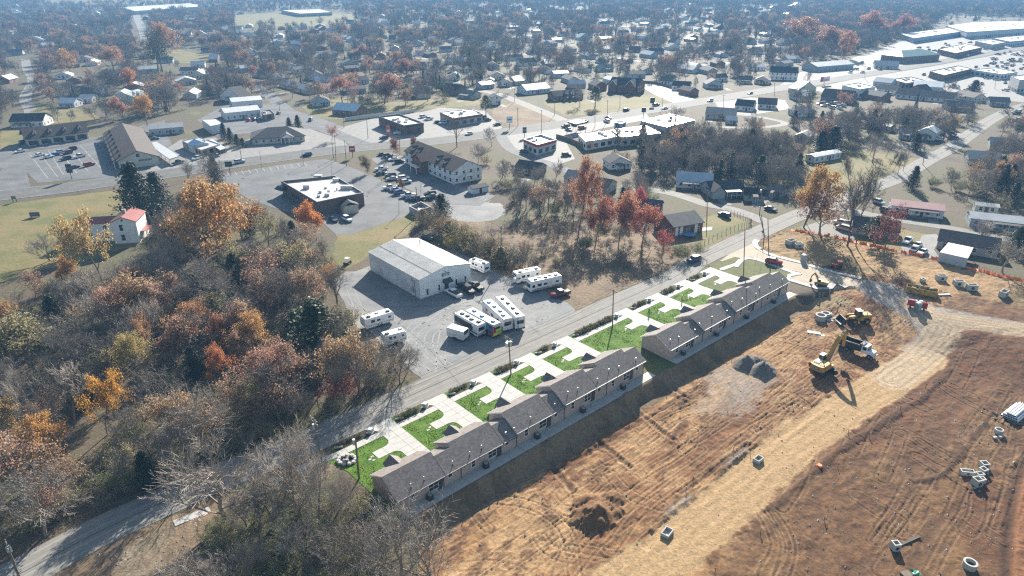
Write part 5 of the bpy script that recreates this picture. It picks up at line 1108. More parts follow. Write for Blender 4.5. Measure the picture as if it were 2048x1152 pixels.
# ------------------------------------------------------------------ trees
def seg(mb,p,q,r0,r1,n=3):
 d=q-p
 if d.length<1e-5:return
 d=d.normalized();a=d.orthogonal().normalized();b=d.cross(a);s=len(mb.v)
 for c_,r in((p,r0),(q,r1)):
  for i in range(n):
   t_=2*math.pi*i/n;mb.v.append(tuple(c_+a*(math.cos(t_)*r)+b*(math.sin(t_)*r)))
 for i in range(n):
  j=(i+1)%n;mb.f.append((s+i,s+j,s+n+j,s+n+i));mb.m.append(mb.mat)
def skeleton(rg,h,spread,trunk,crown,levels=4,fan=0.5,fork=.28,nl=(6,6,5,5),tw=0.02,tips=None,droop=0.0,trunk_r=None):
 """a forking trunk; limbs go into trunk, fine twigs into crown"""
 r=trunk_r or h*0.018
 def grow(p,d,L,r0,lev,nseg):
  pts=[p];dd=d
  for k in range(nseg):
   dd=(dd+Vector((rg.gauss(0,.13),rg.gauss(0,.13),rg.gauss(0,.10)+(.10 if lev>0 else 0)-droop*(lev>2)))).normalized()
   pts.append(pts[-1]+dd*(L/nseg))
  mb=trunk if lev<=1 else crown
  nn=6 if lev==0 else(4 if lev==1 else 3)
  rr_=[max(tw*.6,r0*(1-.55*k/nseg))for k in range(nseg+1)]
  for k in range(nseg):seg(mb,pts[k],pts[k+1],rr_[k],rr_[k+1],nn)
  if lev>=levels:
   if tips is not None:tips.append(pts[-1])
   return
  n=nl[min(lev,len(nl)-1)]
  for i in range(n):
   t_=(fork+(1-fork)*(i+.6)/n)if lev==0 else(.25+.75*(i+rg.random()*.8)/n)
   t_=min(t_,.999);k=min(int(t_*nseg),nseg-1);f=t_*nseg-k
   q=pts[k].lerp(pts[k+1],f);ax_=(pts[k+1]-pts[k]).normalized()
   a=ax_.orthogonal().normalized();b=ax_.cross(a);ph=i*2.4+rg.uniform(-.5,.5)+lev
   an=(fan if lev else spread)*rg.uniform(.75,1.25)*(1.15-.45*t_ if lev==0 else 1)
   nd=ax_*math.cos(an)+(a*math.cos(ph)+b*math.sin(ph))*math.sin(an)
   ll=L*(.62 if lev==0 else.52)*rg.uniform(.75,1.2)*(1.1-.45*t_ if lev==0 else 1)
   grow(q,nd,ll,max(tw,rr_[k]*(.55 if lev else.5)),lev+1,3 if lev<2 else(2 if lev<3 else 1))
  if tips is not None and lev>=2:tips.append(pts[-1])
 grow(Vector((0,0,-.3)),Vector((rg.gauss(0,.04),rg.gauss(0,.04),1)).normalized(),h*.72,r,0,6)
def leafquad(mb,c_,s,rg,flat=False):
 n=Vector((rg.gauss(0,1),rg.gauss(0,1),rg.gauss(0,1)+(.5 if flat else 0))).normalized();a=n.orthogonal().normalized();b=n.cross(a)
 t_=rg.uniform(0,6.28);a,b=a*math.cos(t_)+b*math.sin(t_),b*math.cos(t_)-a*math.sin(t_)
 a*=s*rg.uniform(.7,1.2);b*=s*rg.uniform(.45,.8)
 k=len(mb.v);mb.v+=[tuple(c_-a*.5),tuple(c_+b*.5),tuple(c_+a*.5),tuple(c_-b*.5)];mb.f.append((k,k+1,k+2,k+3));mb.m.append(mb.mat)
def quickmesh(mb,name,mats):
 me=bpy.data.meshes.new(name);me.from_pydata(mb.v,[],mb.f)
 for m_ in mats:me.materials.append(MT[m_])
 if any(mb.m):me.polygons.foreach_set('material_index',mb.m)
 return me
def norm_height(mbs,H):
 z=max((v[2]for mb in mbs for v in mb.v),default=1);k=H/z
 for mb in mbs:mb.v=[(v[0]*k,v[1]*k,v[2]*k)for v in mb.v]
VAR={}
def make_bare(seed,spread=.75,fan=.62,nl=(8,6,6,6),tw=.017,fork=.25):
 rg=random.Random(seed);t_,c_=MB(),MB();skeleton(rg,10,spread,t_,c_,4,fan,fork,nl,tw);norm_height((t_,c_),10)
 return quickmesh(t_,'bare_trunk',['bark']),quickmesh(c_,'bare_crown',['twig'])
def make_leafy(seed,n=5200,spread=.8,fan=.65,s=.34,sig=.42,bare=.25,fork=.22):
 rg=random.Random(seed);t_,c_,tips=MB(),MB(),[];skeleton(rg,10,spread,t_,t_,3,fan,fork,(8,6,5),.03,tips);norm_height((t_,),10)
 zmax=max(q.z for q in tips);k=10/zmax*.97;tips=[q*k for q in tips]
 dens=[0.15 if rg.random()<bare else rg.uniform(.5,1.4)for _ in tips];tot=sum(dens)
 for q,d in zip(tips,dens):
  for _ in range(int(n*d/tot+rg.random())):
   leafquad(c_,q+Vector((rg.gauss(0,sig),rg.gauss(0,sig),rg.gauss(0,sig*.8))),s,rg)
 return quickmesh(t_,'leafy_trunk',['bark']),quickmesh(c_,'leafy_crown',['leaf'])
def make_ever(seed,kind='cedar',n=4200):
 rg=random.Random(seed);t_,c_=MB(),MB();seg(t_,Vector((0,0,-.3)),Vector((0,0,9.3)),.22,.03,6)
 if kind=='cedar':
  nb=150
  for i in range(nb):
   f=i/nb;z=.6+9.2*f;rad=(2.9*(1-f)**.75+.15)*rg.uniform(.65,1.15);a=i*2.4+rg.uniform(-.4,.4)
   tip=Vector((math.cos(a)*rad,math.sin(a)*rad,z+rad*.15));st=Vector((0,0,z-rad*.2));seg(t_,st,tip,.045,.012,3)
   for _ in range(int(n/nb)):
    u=rg.random()**.6;q=st.lerp(tip,u)+Vector((rg.gauss(0,.22),rg.gauss(0,.22),rg.gauss(0,.20)))
    leafquad(c_,q,.34,rg)
 else:
  for i in range(60):
   f=i/60;z=3.2+6.6*f;rad=(2.6*(1-f)**.6+.3)*rg.uniform(.6,1.2);a=i*2.4
   tip=Vector((math.cos(a)*rad,math.sin(a)*rad,z+rad*.2));st=Vector((0,0,z-.2));seg(t_,st,tip,.06,.02,3)
   for _ in range(int(n/60)):
    u=.45+.6*rg.random();q=st.lerp(tip,u)+Vector((rg.gauss(0,.26),rg.gauss(0,.26),rg.gauss(0,.2)));leafquad(c_,q,.32,rg)
 return quickmesh(t_,'evergreen_trunk',['bark']),quickmesh(c_,'evergreen_crown',['needle'])
def make_shrub(seed,leaves=900,stems=13,s=.30):
 rg=random.Random(seed);t_,c_=MB(),MB()
 tips=[]
 for i in range(stems):
  a=i*2.4;o=Vector((math.cos(a),math.sin(a),0))*rg.uniform(.2,2.6);d=Vector((math.cos(a)*.5,math.sin(a)*.5,1)).normalized();p=o;L=rg.uniform(5.5,9)
  for k in range(4):
   d=(d+Vector((rg.gauss(0,.18),rg.gauss(0,.18),.05))).normalized();q=p+d*L/4;seg(t_,p,q,.07*(1-k*.2),.06*(1-k*.2),3)
   for _ in range(7):
    e=(d+Vector((rg.gauss(0,.55),rg.gauss(0,.55),rg.gauss(.1,.35)))).normalized();e2=q+e*L*rg.uniform(.12,.32);seg(t_,q,e2,.035,.02,3);tips.append(e2)
    for _ in range(3):
     g_=(e+Vector((rg.gauss(0,.6),rg.gauss(0,.6),rg.gauss(.1,.4)))).normalized();e3=e2+g_*L*rg.uniform(.08,.2);seg(t_,e2,e3,.024,.015,3);tips.append(e3)
   p=q
 for _ in range(leaves):leafquad(c_,rg.choice(tips)+Vector((rg.gauss(0,.35),rg.gauss(0,.35),rg.gauss(0,.35))),s*1.6,rg)
 z=max(v[2]for v in t_.v)
 norm_height((t_,c_),10)
 return quickmesh(t_,'shrub_stem',['twig']),quickmesh(c_,'shrub_foliage',['leaf'])
VAR['bare']=[make_bare(1),make_bare(2,.95,.7),make_bare(3,.6,.55,(9,6,6,6)),make_bare(4,.85,.8,(7,7,6,6),fork=.18)]
VAR['fan']=[make_bare(11,.62,.45,(9,8,7,6),.013,.12),make_bare(12,.7,.48,(9,8,7,6),.013,.16)]
VAR['tall']=[make_bare(21,.5,.6,(10,6,5,5),.022,.42),make_bare(22,.6,.65,(9,6,5,5),.022,.5)]
VAR['leafy']=[make_leafy(31),make_leafy(32,spread=.95,bare=.35),make_leafy(33,n=4200,bare=.45),make_leafy(34,n=6500,spread=.9,fan=.75,s=.28,bare=.15)]
VAR['thin']=[make_leafy(41,n=1500,s=.30,bare=.5),make_leafy(42,n=2000,s=.30,bare=.5)]
VAR['round']=[make_leafy(51,n=6000,spread=.7,fan=.6,s=.30,sig=.5,bare=.05,fork=.12)]
VAR['cedar']=[make_ever(61),make_ever(62)]
VAR['pine']=[make_ever(71,'pine',3600)]
VAR['shrub']=[make_shrub(81,1500),make_shrub(82,2300),make_shrub(83,350)]
for k,v in VAR.items():
 VAR[k]=[(a,b,2*float(np.percentile(np.abs(np.array([q.co[:2]for q in b.vertices])),97)))for a,b in v]
NAMES={'bare':'bare_tree','fan':'bare_tree','tall':'bare_tree','leafy':'autumn_tree','thin':'autumn_tree','round':'autumn_tree','cedar':'evergreen_tree','pine':'evergreen_tree','shrub':'shrub'}
CATS={'bare_tree':'bare tree','autumn_tree':'tree','evergreen_tree':'evergreen','shrub':'shrub'}
TREES=[]
def solve_h(px,py,top):
 x,y=G(px,py);lo,hi=0,45
 for _ in range(40):
  m_=(lo+hi)/2
  if P(x,y,m_)[1]>top:lo=m_
  else:hi=m_
 return lo
def pxw(px,py,wpx):
 x,y=G(px,py);d=y*_c+CAM_H*_s;return wpx*d/FPX
def key(kind,px,py,top,wpx,col,label,group=None,vi=None):
 x,y=G(px,py);TREES.append(dict(kind=kind,x=x,y=y,h=max(1.0,solve_h(px,py,top)),w=pxw(px,py,wpx),col=col,label=label,group=group,vi=vi,key=True))
OR,YE,PK,RD,BRN,OLV=(.48,.255,.095),(.47,.32,.14),(.40,.235,.165),(.42,.19,.12),(.34,.215,.14),(.29,.245,.13)
TW,TWD,TWL,GRN=(1,1,1),(.7,.66,.62),(1.25,1.2,1.15),(.055,.075,.03)
key('leafy',405,535,358,160,(.43,.24,.10),'huge orange oak standing beside the white house with the red roof',vi=1)
key('leafy',440,500,385,120,(.52,.22,.05),'orange oak leaning right of the huge orange oak',vi=3)
key('leafy',205,565,418,95,YE,'tall yellow-orange tree in front of the red-roofed white house',vi=2)
key('leafy',132,580,512,42,OR,'small bright orange tree at the lower edge of the field')
key('thin',70,600,538,45,PK,'small pinkish tree below the round bare bush at the field edge')
key('leafy',238,675,566,95,PK,'pinkish-brown round tree below the yellow-orange tree',vi=3)
key('leafy',395,680,598,85,(.46,.24,.12),'orange-pink tree topping the clump in the middle of the wood',vi=3)
key('leafy',350,720,630,85,PK,'pink-brown tree in the clump, in front of the orange-pink one',vi=0)
key('leafy',298,715,622,60,(.42,.23,.13),'tan-pink tree at the left of the clump in the wood')
key('leafy',278,775,660,75,(.36,.27,.12),'olive-yellow tree below the clump of pink trees')
key('leafy',508,715,627,70,(.5,.28,.12),'orange-tan tree right of the pink clump',vi=3)
key('leafy',442,705,625,48,RD,'reddish small tree between the pink clump and the orange-tan tree')
key('leafy',475,740,665,50,PK,'dull pink tree just below the orange-tan tree')
key('leafy',548,800,688,125,(.41,.215,.16),'large rose-red tree in the lower middle of the wood',vi=3)
key('leafy',445,775,692,52,(.47,.19,.09),'small red-orange tree left of the large rose-red tree')
key('leafy',215,870,753,88,(.56,.29,.06),'golden orange tree above the bend of the shaded street',vi=2)
key('leafy',75,750,640,150,OLV,'broad olive-yellow tree at the left edge of the wood',vi=0)
key('leafy',108,865,778,95,(.42,.25,.16),'pale pinkish tree left of the golden orange tree',vi=2)
key('leafy',76,945,840,105,(.46,.25,.09),'orange-brown oak low at the left edge',vi=1)
key('leafy',8,870,800,60,(.42,.28,.13),'tan tree cut by the left edge above the street')
key('leafy',634,480,400,52,(.55,.22,.07),'red-orange tree hugging the brick restaurant')
key('thin',662,575,520,36,OR,'thin orange sapling beside the gravel yard entrance')
key('leafy',663,660,618,34,RD,'small crimson tree in front of the dark cedar')
key('thin',690,800,735,70,(.4,.1,.08),'dark red tree at the corner of the wood by the street')
key('leafy',715,740,680,48,PK,'pale pink tree near the hidden trailer')
key('cedar',640,720,600,115,GRN,'large dark green cedar at the yard side of the wood',vi=0)
key('cedar',600,690,618,60,GRN,'smaller dark cedar left of the large one')
key('cedar',285,450,325,75,(.045,.055,.03),'tall dark evergreen between the red-roofed house and the road',vi=1)
key('cedar',322,430,345,55,(.05,.06,.035),'dark evergreen right of the tallest one by the red roof')
key('fan',100,522,470,68,TWL,'round bare bush alone on the field',vi=0)
key('fan',452,1040,888,185,(1.25,1.2,1.13),'broad pale bare tree overhanging the street in the foreground',vi=0)
key('fan',603,1052,852,125,(1.35,1.28,1.2),'upright bare tree by the end of the pavement',vi=1)
key('bare',640,1070,900,90,TW,'dark twiggy bare tree right of the upright one')
key('bare',800,1160,955,190,TW,'large bare tree hiding the corner of the near brick row',vi=0)
key('bare',868,1185,1010,150,(1.2,1.15,1.1),'pale bare tree at the edge of the dirt site',vi=1)
key('bare',745,1180,1020,130,TWD,'dark bare tree left of the large one at the bottom',vi=3)
key('leafy',1192,480,388,60,(.38,.17,.12),'red tree at the left of the row above the brush field',vi=0)
key('leafy',1238,482,380,60,(.44,.2,.13),'orange-red tree in the middle of the red row',vi=0)
key('leafy',1282,492,410,70,(.46,.17,.11),'brightest scarlet tree beside the dark brick house',vi=3)
key('leafy',1280,425,372,30,(.48,.13,.13),'slim pinkish-red tree behind the scarlet one')
key('leafy',1212,440,395,36,(.44,.12,.11),'crimson tree peeping between the first two red trees')
key('leafy',1158,455,310,60,(.37,.18,.12),'tall thin russet tree above the brush field',vi=1)
key('thin',1322,515,455,40,(.42,.1,.08),'thin red sapling below the dark brick house')
key('leafy',1606,455,328,95,(.38,.21,.08),'large golden-brown oak by the street junction',vi=1)
key('thin',1640,470,380,90,(.3,.12,.08),'rusty sparse tree under the golden-brown oak',vi=0)
key('tall',1694,492,340,62,TWD,'very tall bare tree at the orange fence',vi=0)
key('tall',1712,494,318,66,TWD,'second tall bare tree close beside the first at the fence',vi=1)
key('thin',1768,508,405,52,(.24,.09,.08),'reddish bare tree inside the orange fence',vi=1)
key('pine',1748,487,432,45,GRN,'dark pine left of the reddish tree at the fence')
key('fan',1968,488,440,62,TWL,'round bare tree in front of the weathered mobile home',vi=1)
key('cedar',2030,505,452,40,(.07,.09,.05),'green cedar right of the ranch house')
key('bare',2005,545,480,80,TWL,'pale bare tree at the end of the ranch house')
key('tall',1610,445,360,60,TWD,'bare tree in front of the golden-brown oak')
key('leafy',294,252,187,46,OR,'bright orange tree behind the roof corner of the shops',vi=3)
key('leafy',250,240,190,36,(.44,.22,.16),'pale pink tree left of the bright orange one')
key('leafy',256,182,134,34,(.52,.24,.12),'orange-red tree in the brown thicket far left')
key('leafy',146,152,96,46,(.45,.27,.13),'tan-orange tree above the old barn')
key('leafy',228,150,92,52,(.42,.23,.15),'broad pinkish tree above the thicket')
key('leafy',685,206,152,58,(.37,.17,.13),'rust-red round tree left of the centre houses',vi=3)
key('leafy',769,208,146,62,(.38,.19,.13),'wide russet tree beside the rust-red one',vi=0)
key('round',735,345,306,31,(.19,.15,.075),'dark round tree on the grass island by the inn')
key('round',786,308,272,29,(.22,.10,.07),'dark red-brown round tree at the inn entrance',vi=0)
key('round',824,300,270,24,(.2,.11,.08),'brown tree half behind the inn roof')
key('round',806,378,352,16,(.2,.14,.09),'little brown tree among the cars by the inn')
key('cedar',883,428,388,40,(.035,.05,.025),'dark green cedar beside the bin enclosure')
key('cedar',597,260,230,16,GRN,'right one of two small cedars behind the clinic')
key('cedar',580,262,235,15,GRN,'left one of two small cedars behind the clinic')
for i,(x,y,t_)in enumerate(((449,278,245),(462,285,255),(475,292,268),(486,294,276))):key('cedar',x,y,t_,15,(.04,.055,.03),('tall first','second','third','low last')[i]+' evergreen in the row beside the clinic','row of evergreens by the clinic')
key('thin',664,282,248,26,(.42,.22,.2),'pinkish ornamental tree on the planted island')
key('tall',318,148,52,42,(.6,.6,.5),'tall tree far left above the pine')
key('pine',325,145,60,34,(.09,.11,.06),'tall green pine beyond the shops')
key('leafy',340,130,42,46,(.4,.22,.14),'tan-pink tree beside the tall green pine')
key('leafy',1690,118,62,46,(.44,.23,.15),'solitary pink-orange tree before the far shops')
key('leafy',1612,92,34,95,(.42,.21,.13),'great rust-coloured tree among far woods, right',vi=1)
key('leafy',1640,100,50,60,(.36,.18,.13),'dull rust tree right of the great one')
key('leafy',1755,75,20,60,(.45,.2,.13),'orange tree at the far upper right',vi=0)
key('leafy',1790,72,26,50,(.4,.18,.15),'pink tree right of the far orange one')
key('leafy',815,155,116,50,(.36,.19,.15),'mauve-pink tree above the centre of the view')
key('leafy',720,118,88,40,(.38,.2,.15),'far pink tree left of the centre')
key('cedar',1945,192,160,50,(.05,.065,.04),'broad dark evergreen beside the motel block')
key('cedar',1640,300,262,45,(.04,.05,.03),'dark evergreen behind the white trailer home')
key('cedar',1665,296,252,40,(.045,.05,.035),'second dark evergreen behind the white trailer home')
key('cedar',1830,300,266,22,(.035,.045,.03),'cone-shaped evergreen at the lane end')
key('tall',1590,222,170,36,(.6,.62,.5),'dark tree beside the white villa, nearer the camera')
key('tall',1615,225,178,34,(.6,.6,.5),'dark tree right of its twin before the villa')
key('pine',1190,215,172,26,(.10,.12,.06),'green pine on the church lawn')
key('bare',1160,212,160,34,TWL,'big bare tree on the church lawn')
key('pine',972,232,190,22,(.10,.11,.055),'leafy olive tree behind the low shop')
key('bare',990,498,440,52,TW,'bare tree standing behind the warehouse power pole')
key('fan',535,190,158,26,(1.2,1,.9),'small round bare tree at the side street corner')
for i,(x,y,t_,w_)in enumerate(((1785,345,300,14),(1795,350,298,16),(1806,342,302,14),(1778,338,296,14))):key('tall',x,y,t_,w_,TWD,'slim bare tree in the group on the roadside lawn','slim bare trees on the roadside lawn')
key('tall',1702,392,300,50,TWD,'tall bare tree at the roadside lawn edge')
for i,(x,y,t_,w_,c_)in enumerate(((758,775,655,85,TW),(800,768,690,70,TWD),(722,790,680,80,TWL),(815,745,690,55,TW),(700,690,600,50,TW),(676,620,540,50,TWD))):key('bare',x,y,t_,w_,c_,('bare tree in front of the half hidden trailer','low dark bare tree at the wood corner by the street','pale bare tree left of the half hidden trailer','small bare tree at the lower corner of the gravel yard','bare tree at the left edge of the gravel yard','dark bare tree where wood and gravel yard meet')[i])
for i in range(16):
 f=i/15;x,y=850+f*150,452+f*78;key('shrub' if i%5 else 'cedar',x+(i*13)%9-4,y+(i*5)%7-3,y-34-(i*7)%17,40+(i*11)%16,(.24,.20,.09)if i%2 else(.24,.16,.09),('brown' if i%2==0 else 'olive')+f' shrub, number {i + 1} from the left in the overgrown hedge behind the warehouse' if i%5 else('leftmost','second','third','last')[i//5]+' narrow cedar in the overgrown hedge behind the warehouse','hedge shrubs' if i%5 else 'hedge cedars')
key('shrub',905,500,468,26,(.35,.27,.05),'yellow-green bush at the end of the hedge')
key('shrub',1020,528,490,60,(.13,.13,.08),'grey-green bush by the power pole near the warehouse')
key('shrub',1050,540,492,50,(.14,.12,.09),'tangled grey bush beside the motorhomes')
key('shrub',1048,510,480,24,(.42,.13,.08),'small red bush in the tangle')
for i,(x,y,t_,w_,c_)in enumerate(((1130,500,482,24,OLV),(1170,498,470,40,(.16,.17,.08)),(1365,520,486,40,(.17,.18,.08)),(1395,510,484,30,(.16,.17,.08)),(1110,470,450,30,(.2,.15,.08)),(1090,455,432,34,(.2,.14,.08)))):key('shrub',x,y,t_,w_,c_,('small olive shrub in the middle of the brush field','larger olive shrub below the tall russet tree','tall olive shrub by the street edge of the brush field','olive shrub left of the dark blue car','brown shrub at the upper edge of the brush field','brown shrub beside the gravel circle')[i])
KC=np.array([(P(t_['x'],t_['y'],t_['h']*.6)[0],P(t_['x'],t_['y'],t_['h']*.45)[1],P(t_['x'],t_['y'])[1],t_['w']*.5*FPX/(t_['y']*_c+CAM_H*_s))for t_ in TREES if t_['kind']in('leafy','round','thin','cedar')])
VIS=[([(690,310),(730,215),(1000,195),(1400,185),(1700,108),(2048,50),(2048,110),(1700,175),(1400,222),(1290,262),(1110,335),(1000,300),(860,300)],.93),([(0,300),(60,262),(170,245),(330,235),(470,190),(620,205),(730,225),(700,330),(520,400),(330,350),(250,380),(0,420)],.97),([(450,340),(560,335),(660,305),(862,420),(700,475),(560,405)],.97),([(740,310),(800,280),(990,340),(1000,400),(900,415)],.97),([(1240,600),(1420,500),(1700,378),(1900,288),(2000,210),(2048,200),(2048,220),(1900,328),(1700,412),(1500,500),(1300,580)],.9),([(0,420),(265,375),(320,390),(290,490),(160,520),(0,570)],.97),([(1620,305),(1700,290),(1840,318),(1760,360),(1660,350)],.8),([(1280,165),(1400,170),(1400,210),(1300,205)],.9),([(1095,170),(1290,150),(1290,225),(1120,230)],.5),([(1440,205),(1590,198),(1590,250),(1400,250),(1330,240)],.8),([(1780,395),(2048,430),(2048,560),(1860,520),(1560,460),(1640,430)],.93),([(1340,365),(1500,365),(1520,500),(1400,500),(1330,470)],.95),([(1590,420),(1660,405),(1900,400),(2048,425),(2048,475),(1700,440)],.8),([(470,25),(720,20),(700,50),(480,60)],.7),([(80,0),(700,0),(700,8),(100,18)],.6),([(260,18),(300,20),(300,82),(268,60)],.9),([(20,110),(75,110),(75,240),(20,240)],.9),([(1620,130),(1790,112),(1900,30),(2048,35),(2048,215),(1960,200),(1640,215)],.95),([(310,95),(420,95),(420,130),(330,130)],.9),([(840,425),(1000,500),(1060,480),(1480,470),(1380,525),(1150,625),(950,560),(730,560),(680,480)],.97),([(705,560),(1160,560),(1160,640),(875,750),(815,690),(735,630)],.99),([(1870,480),(2000,490),(2000,530),(1880,525)],.98)]
BBOX=[]
for lab,o in BUILT.items():
 L,D=o['L'],o['D'];M_=Matrix.Translation(o.location)@Matrix.Rotation(o.rotation_euler[2],4,'Z')
 c8=[P(*(M_@Vector((x,y,z))))for x in(0,L)for y in(0,D)for z in(0,4.5)]
 BBOX.append((min(p[0]for p in c8),max(p[0]for p in c8),min(p[1]for p in c8),max(p[1]for p in c8)))
KO=[(q,min(p[0]for p in q),max(p[0]for p in q),min(p[1]for p in q),max(p[1]for p in q))for q in KEEPOUT+FOOT]
KOA=np.array([k_[1:]for k_ in KO])
def blocked(x,y,m_=1.0):
 for i in np.nonzero((KOA[:,0]-m_<x)&(x<KOA[:,1]+m_)&(KOA[:,2]-m_<y)&(y<KOA[:,3]+m_))[0]:
  q=KO[i][0]
  if inpoly(q,np.array([x,x+m_,x-m_,x,x]),np.array([y,y,y,y+m_,y-m_])).any():return True
 return False
FX=np.array([0,-.7,.7]*4);FY=np.repeat([0,.35,.7,1.0],3);VISB=[(min(p[0]for p in q),max(p[0]for p in q),min(p[1]for p in q),max(p[1]for p in q))for q,_ in VIS]
BBA=[np.array(BBOX)];HIDP=[.3 if any(w_ in l_ for w_ in('hidden','amid','among','under','deep','behind','thicket','between'))else.5 for l_ in BUILT]
def hides(x,y,h,w_,rg):
 bx,by=P(x,y,0);_,ty=P(x,y,h);d=y*_c+CAM_H*_s;hw=w_*.5*FPX/d
 m_=(bx+hw>BBA[0][:,0])&(bx-hw<BBA[0][:,1])&(by>BBA[0][:,3]-2)&(ty<BBA[0][:,3]-3)
 for i in np.nonzero(m_)[0]:
  if rg.random()<HIDP[i]:return True
 if ty>640:return False
 pys=by+(ty-by)*FY;pxs=bx+hw*FX
 for(q,k),(x0,x1,y0,y1)in zip(VIS,VISB):
  if bx+hw<x0 or bx-hw>x1 or ty>y1 or by<y0:continue
  if inpoly(q,pxs,pys).any()and rg.random()<k:return True
 return False
rt_=random.Random(99)
def addfill(poly,cell,mix,hr,dens=1.0,group=None,vis=True,shade=1.0,jit=.5):
 q=[G(*p)for p in poly];x0,x1=min(p[0]for p in q),max(p[0]for p in q);y0,y1=min(p[1]for p in q),max(p[1]for p in q)
 kinds=[k for k,_ in mix];ws=[w_ for _,w_ in mix]
 y=y0
 while y<y1:
  x=x0
  while x<x1:
   X,Y=x+rt_.uniform(-jit,jit)*cell,y+rt_.uniform(-jit,jit)*cell;x+=cell
   if rt_.random()>dens or not inpoly(q,np.array([X]),np.array([Y]))[0]or blocked(X,Y,1.6):continue
   k=rt_.choices(kinds,ws)[0];place(k,X,Y,hr,group,vis)
  y+=cell
def place(k,X,Y,hr,group,vis=True):
 h=rt_.uniform(*hr)*(.38 if k=='shrub' else.8 if k=='cedar' else 1);w_=h*{'bare':.75,'fan':.85,'tall':.5,'leafy':.78,'thin':.7,'round':.7,'cedar':.5,'pine':.5,'shrub':1.35}[k]*rt_.uniform(.85,1.15)
 if vis and hides(X,Y,h,w_,rt_):return
 if vis and len(KC):
  bx,by=P(X,Y);ty=P(X,Y,h)[1];hw=w_*.5*FPX/(Y*_c+CAM_H*_s)
  m_=(KC[:,2]<by)&(np.abs(KC[:,0]-bx)<KC[:,3]*.8+hw*.6)&(ty<KC[:,1])
  if m_.any()and rt_.random()<.8:return
 b_=rt_.uniform(.72,1.3)
 col={'leafy':rt_.choice([PK,(.38,.24,.17),BRN,(.40,.26,.16),(.36,.23,.17),(.42,.26,.13)]),'thin':rt_.choice([PK,BRN,OLV,(.34,.19,.14)]),'round':BRN,'cedar':(.05*b_,.062*b_,.033*b_),'pine':(.07,.09,.045),'shrub':rt_.choice([(.20,.215,.09),(.25,.25,.11),(.29,.26,.13)]if group and 'bottom' in group else[(.25,.22,.11),(.29,.22,.13),(.19,.20,.08),(.33,.28,.14)])}.get(k,(b_,b_*.97,b_*.93))
 TREES.append(dict(kind=k,x=X,y=Y,h=h,w=w_,col=col,label=None,group=group,vi=None,key=False))
WOOD=[('bare',46),('tall',8),('leafy',8),('thin',8),('cedar',4),('shrub',26)]
addfill([(-60,570),(60,548),(130,530),(240,508),(290,498),(340,470),(330,420),(450,375),(520,392),(560,408),(620,435),(670,475),(690,535),(664,565),(695,620),(765,685),(812,735),(800,772),(660,838),(560,885),(440,940),(300,1000),(160,1058),(0,1128),(-160,1190),(-260,900)],5.0,WOOD,(9,15),.92,'trees in the wood left of the street',vis=True)
addfill([(40,1092),(300,988),(540,883),(660,833),(806,764),(795,735),(640,796),(500,852),(280,940),(40,1045)],3.6,[('shrub',60),('bare',34),('thin',6)],(6,10),.85,None,vis=False)
addfill([(395,1075),(470,1010),(560,985),(640,975),(690,990),(745,1000),(790,1045),(850,1080),(880,1130),(880,1290),(330,1290)],2.8,[('bare',28),('shrub',72)],(7,11),.92,'trees and shrubs at the bottom of the view',vis=False)
addfill([(965,300),(1010,300),(1100,332),(1180,352),(1240,372),(1335,402),(1340,440),(1320,470),(1240,446),(1060,438),(1010,425),(1000,395),(975,380)],4.6,[('bare',55),('tall',18),('thin',8),('cedar',4),('shrub',30)],(7,12.5),.85,'trees above the brush field')
addfill([(1290,262),(1400,262),(1510,266),(1580,330),(1650,372),(1540,402),(1440,360),(1330,366),(1230,335),(1220,300)],5.2,[('bare',60),('tall',16),('thin',4),('cedar',6),('shrub',14)],(9,14),.9,'trees in the hollow right of the centre')
addfill([(1700,395),(1830,335),(1900,300),(1990,240),(2100,240),(2200,400),(1990,425),(1820,405)],7,[('bare',50),('shrub',20),('thin',10),('cedar',14),('leafy',6)],(9,14),.85,'trees right of the street')
addfill([(1660,215),(1960,212),(1990,225),(1940,252),(1780,290),(1690,275)],7,[('bare',70),('tall',10),('shrub',12),('cedar',8)],(9,14),.85,'trees between lane and motel')
addfill([(1400,535),(1330,520),(1150,618),(1080,580),(1000,545),(1100,480),(1240,450),(1330,475),(1400,500)],6,[('shrub',80),('bare',20)],(3.5,7),.33,'scrub in the brush field',vis=False)
addfill([(1420,505),(1330,490),(1250,460),(1060,440),(1000,460),(1010,545),(1090,560),(1200,540),(1300,530)],3.4,[('shrub',95),('bare',5)],(3,6.5),.62,'scrub in the brush field',vis=False)
addfill([(1980,470),(2100,500),(2200,560),(2048,545),(1990,520)],5,[('bare',60),('shrub',40)],(6,9),.6,'bare trees at the right edge by the fence')
NZ=fbm(*np.meshgrid((np.arange(800)-400)*6*.012,np.arange(450)*6*.009),3,5)
def farscatter():
 y=250.0
 while y<2700:
  cell=4.7+(y-250)*.0036;half=y*.80+60;x=-half
  while x<half:
   X,Y=x+rt_.uniform(-.5,.5)*cell,y+rt_.uniform(-.5,.5)*cell;x+=cell
   n_=NZ[int(Y/6)%450,int(X/6+400)%800]
   px,py=P(X,Y)
   if py>330 and px>560 and px<1900:continue
   if n_<.30 and rt_.random()<.7:continue
   if rt_.random()>.88 or blocked(X,Y,1.6):continue
   k=rt_.choices(['bare','tall','leafy','thin','cedar','pine','shrub'],[66,8,6 if px<900 else 3,4,5,3,10])[0]
   place(k,X,Y,(8.5,16.5),None)
  y+=cell
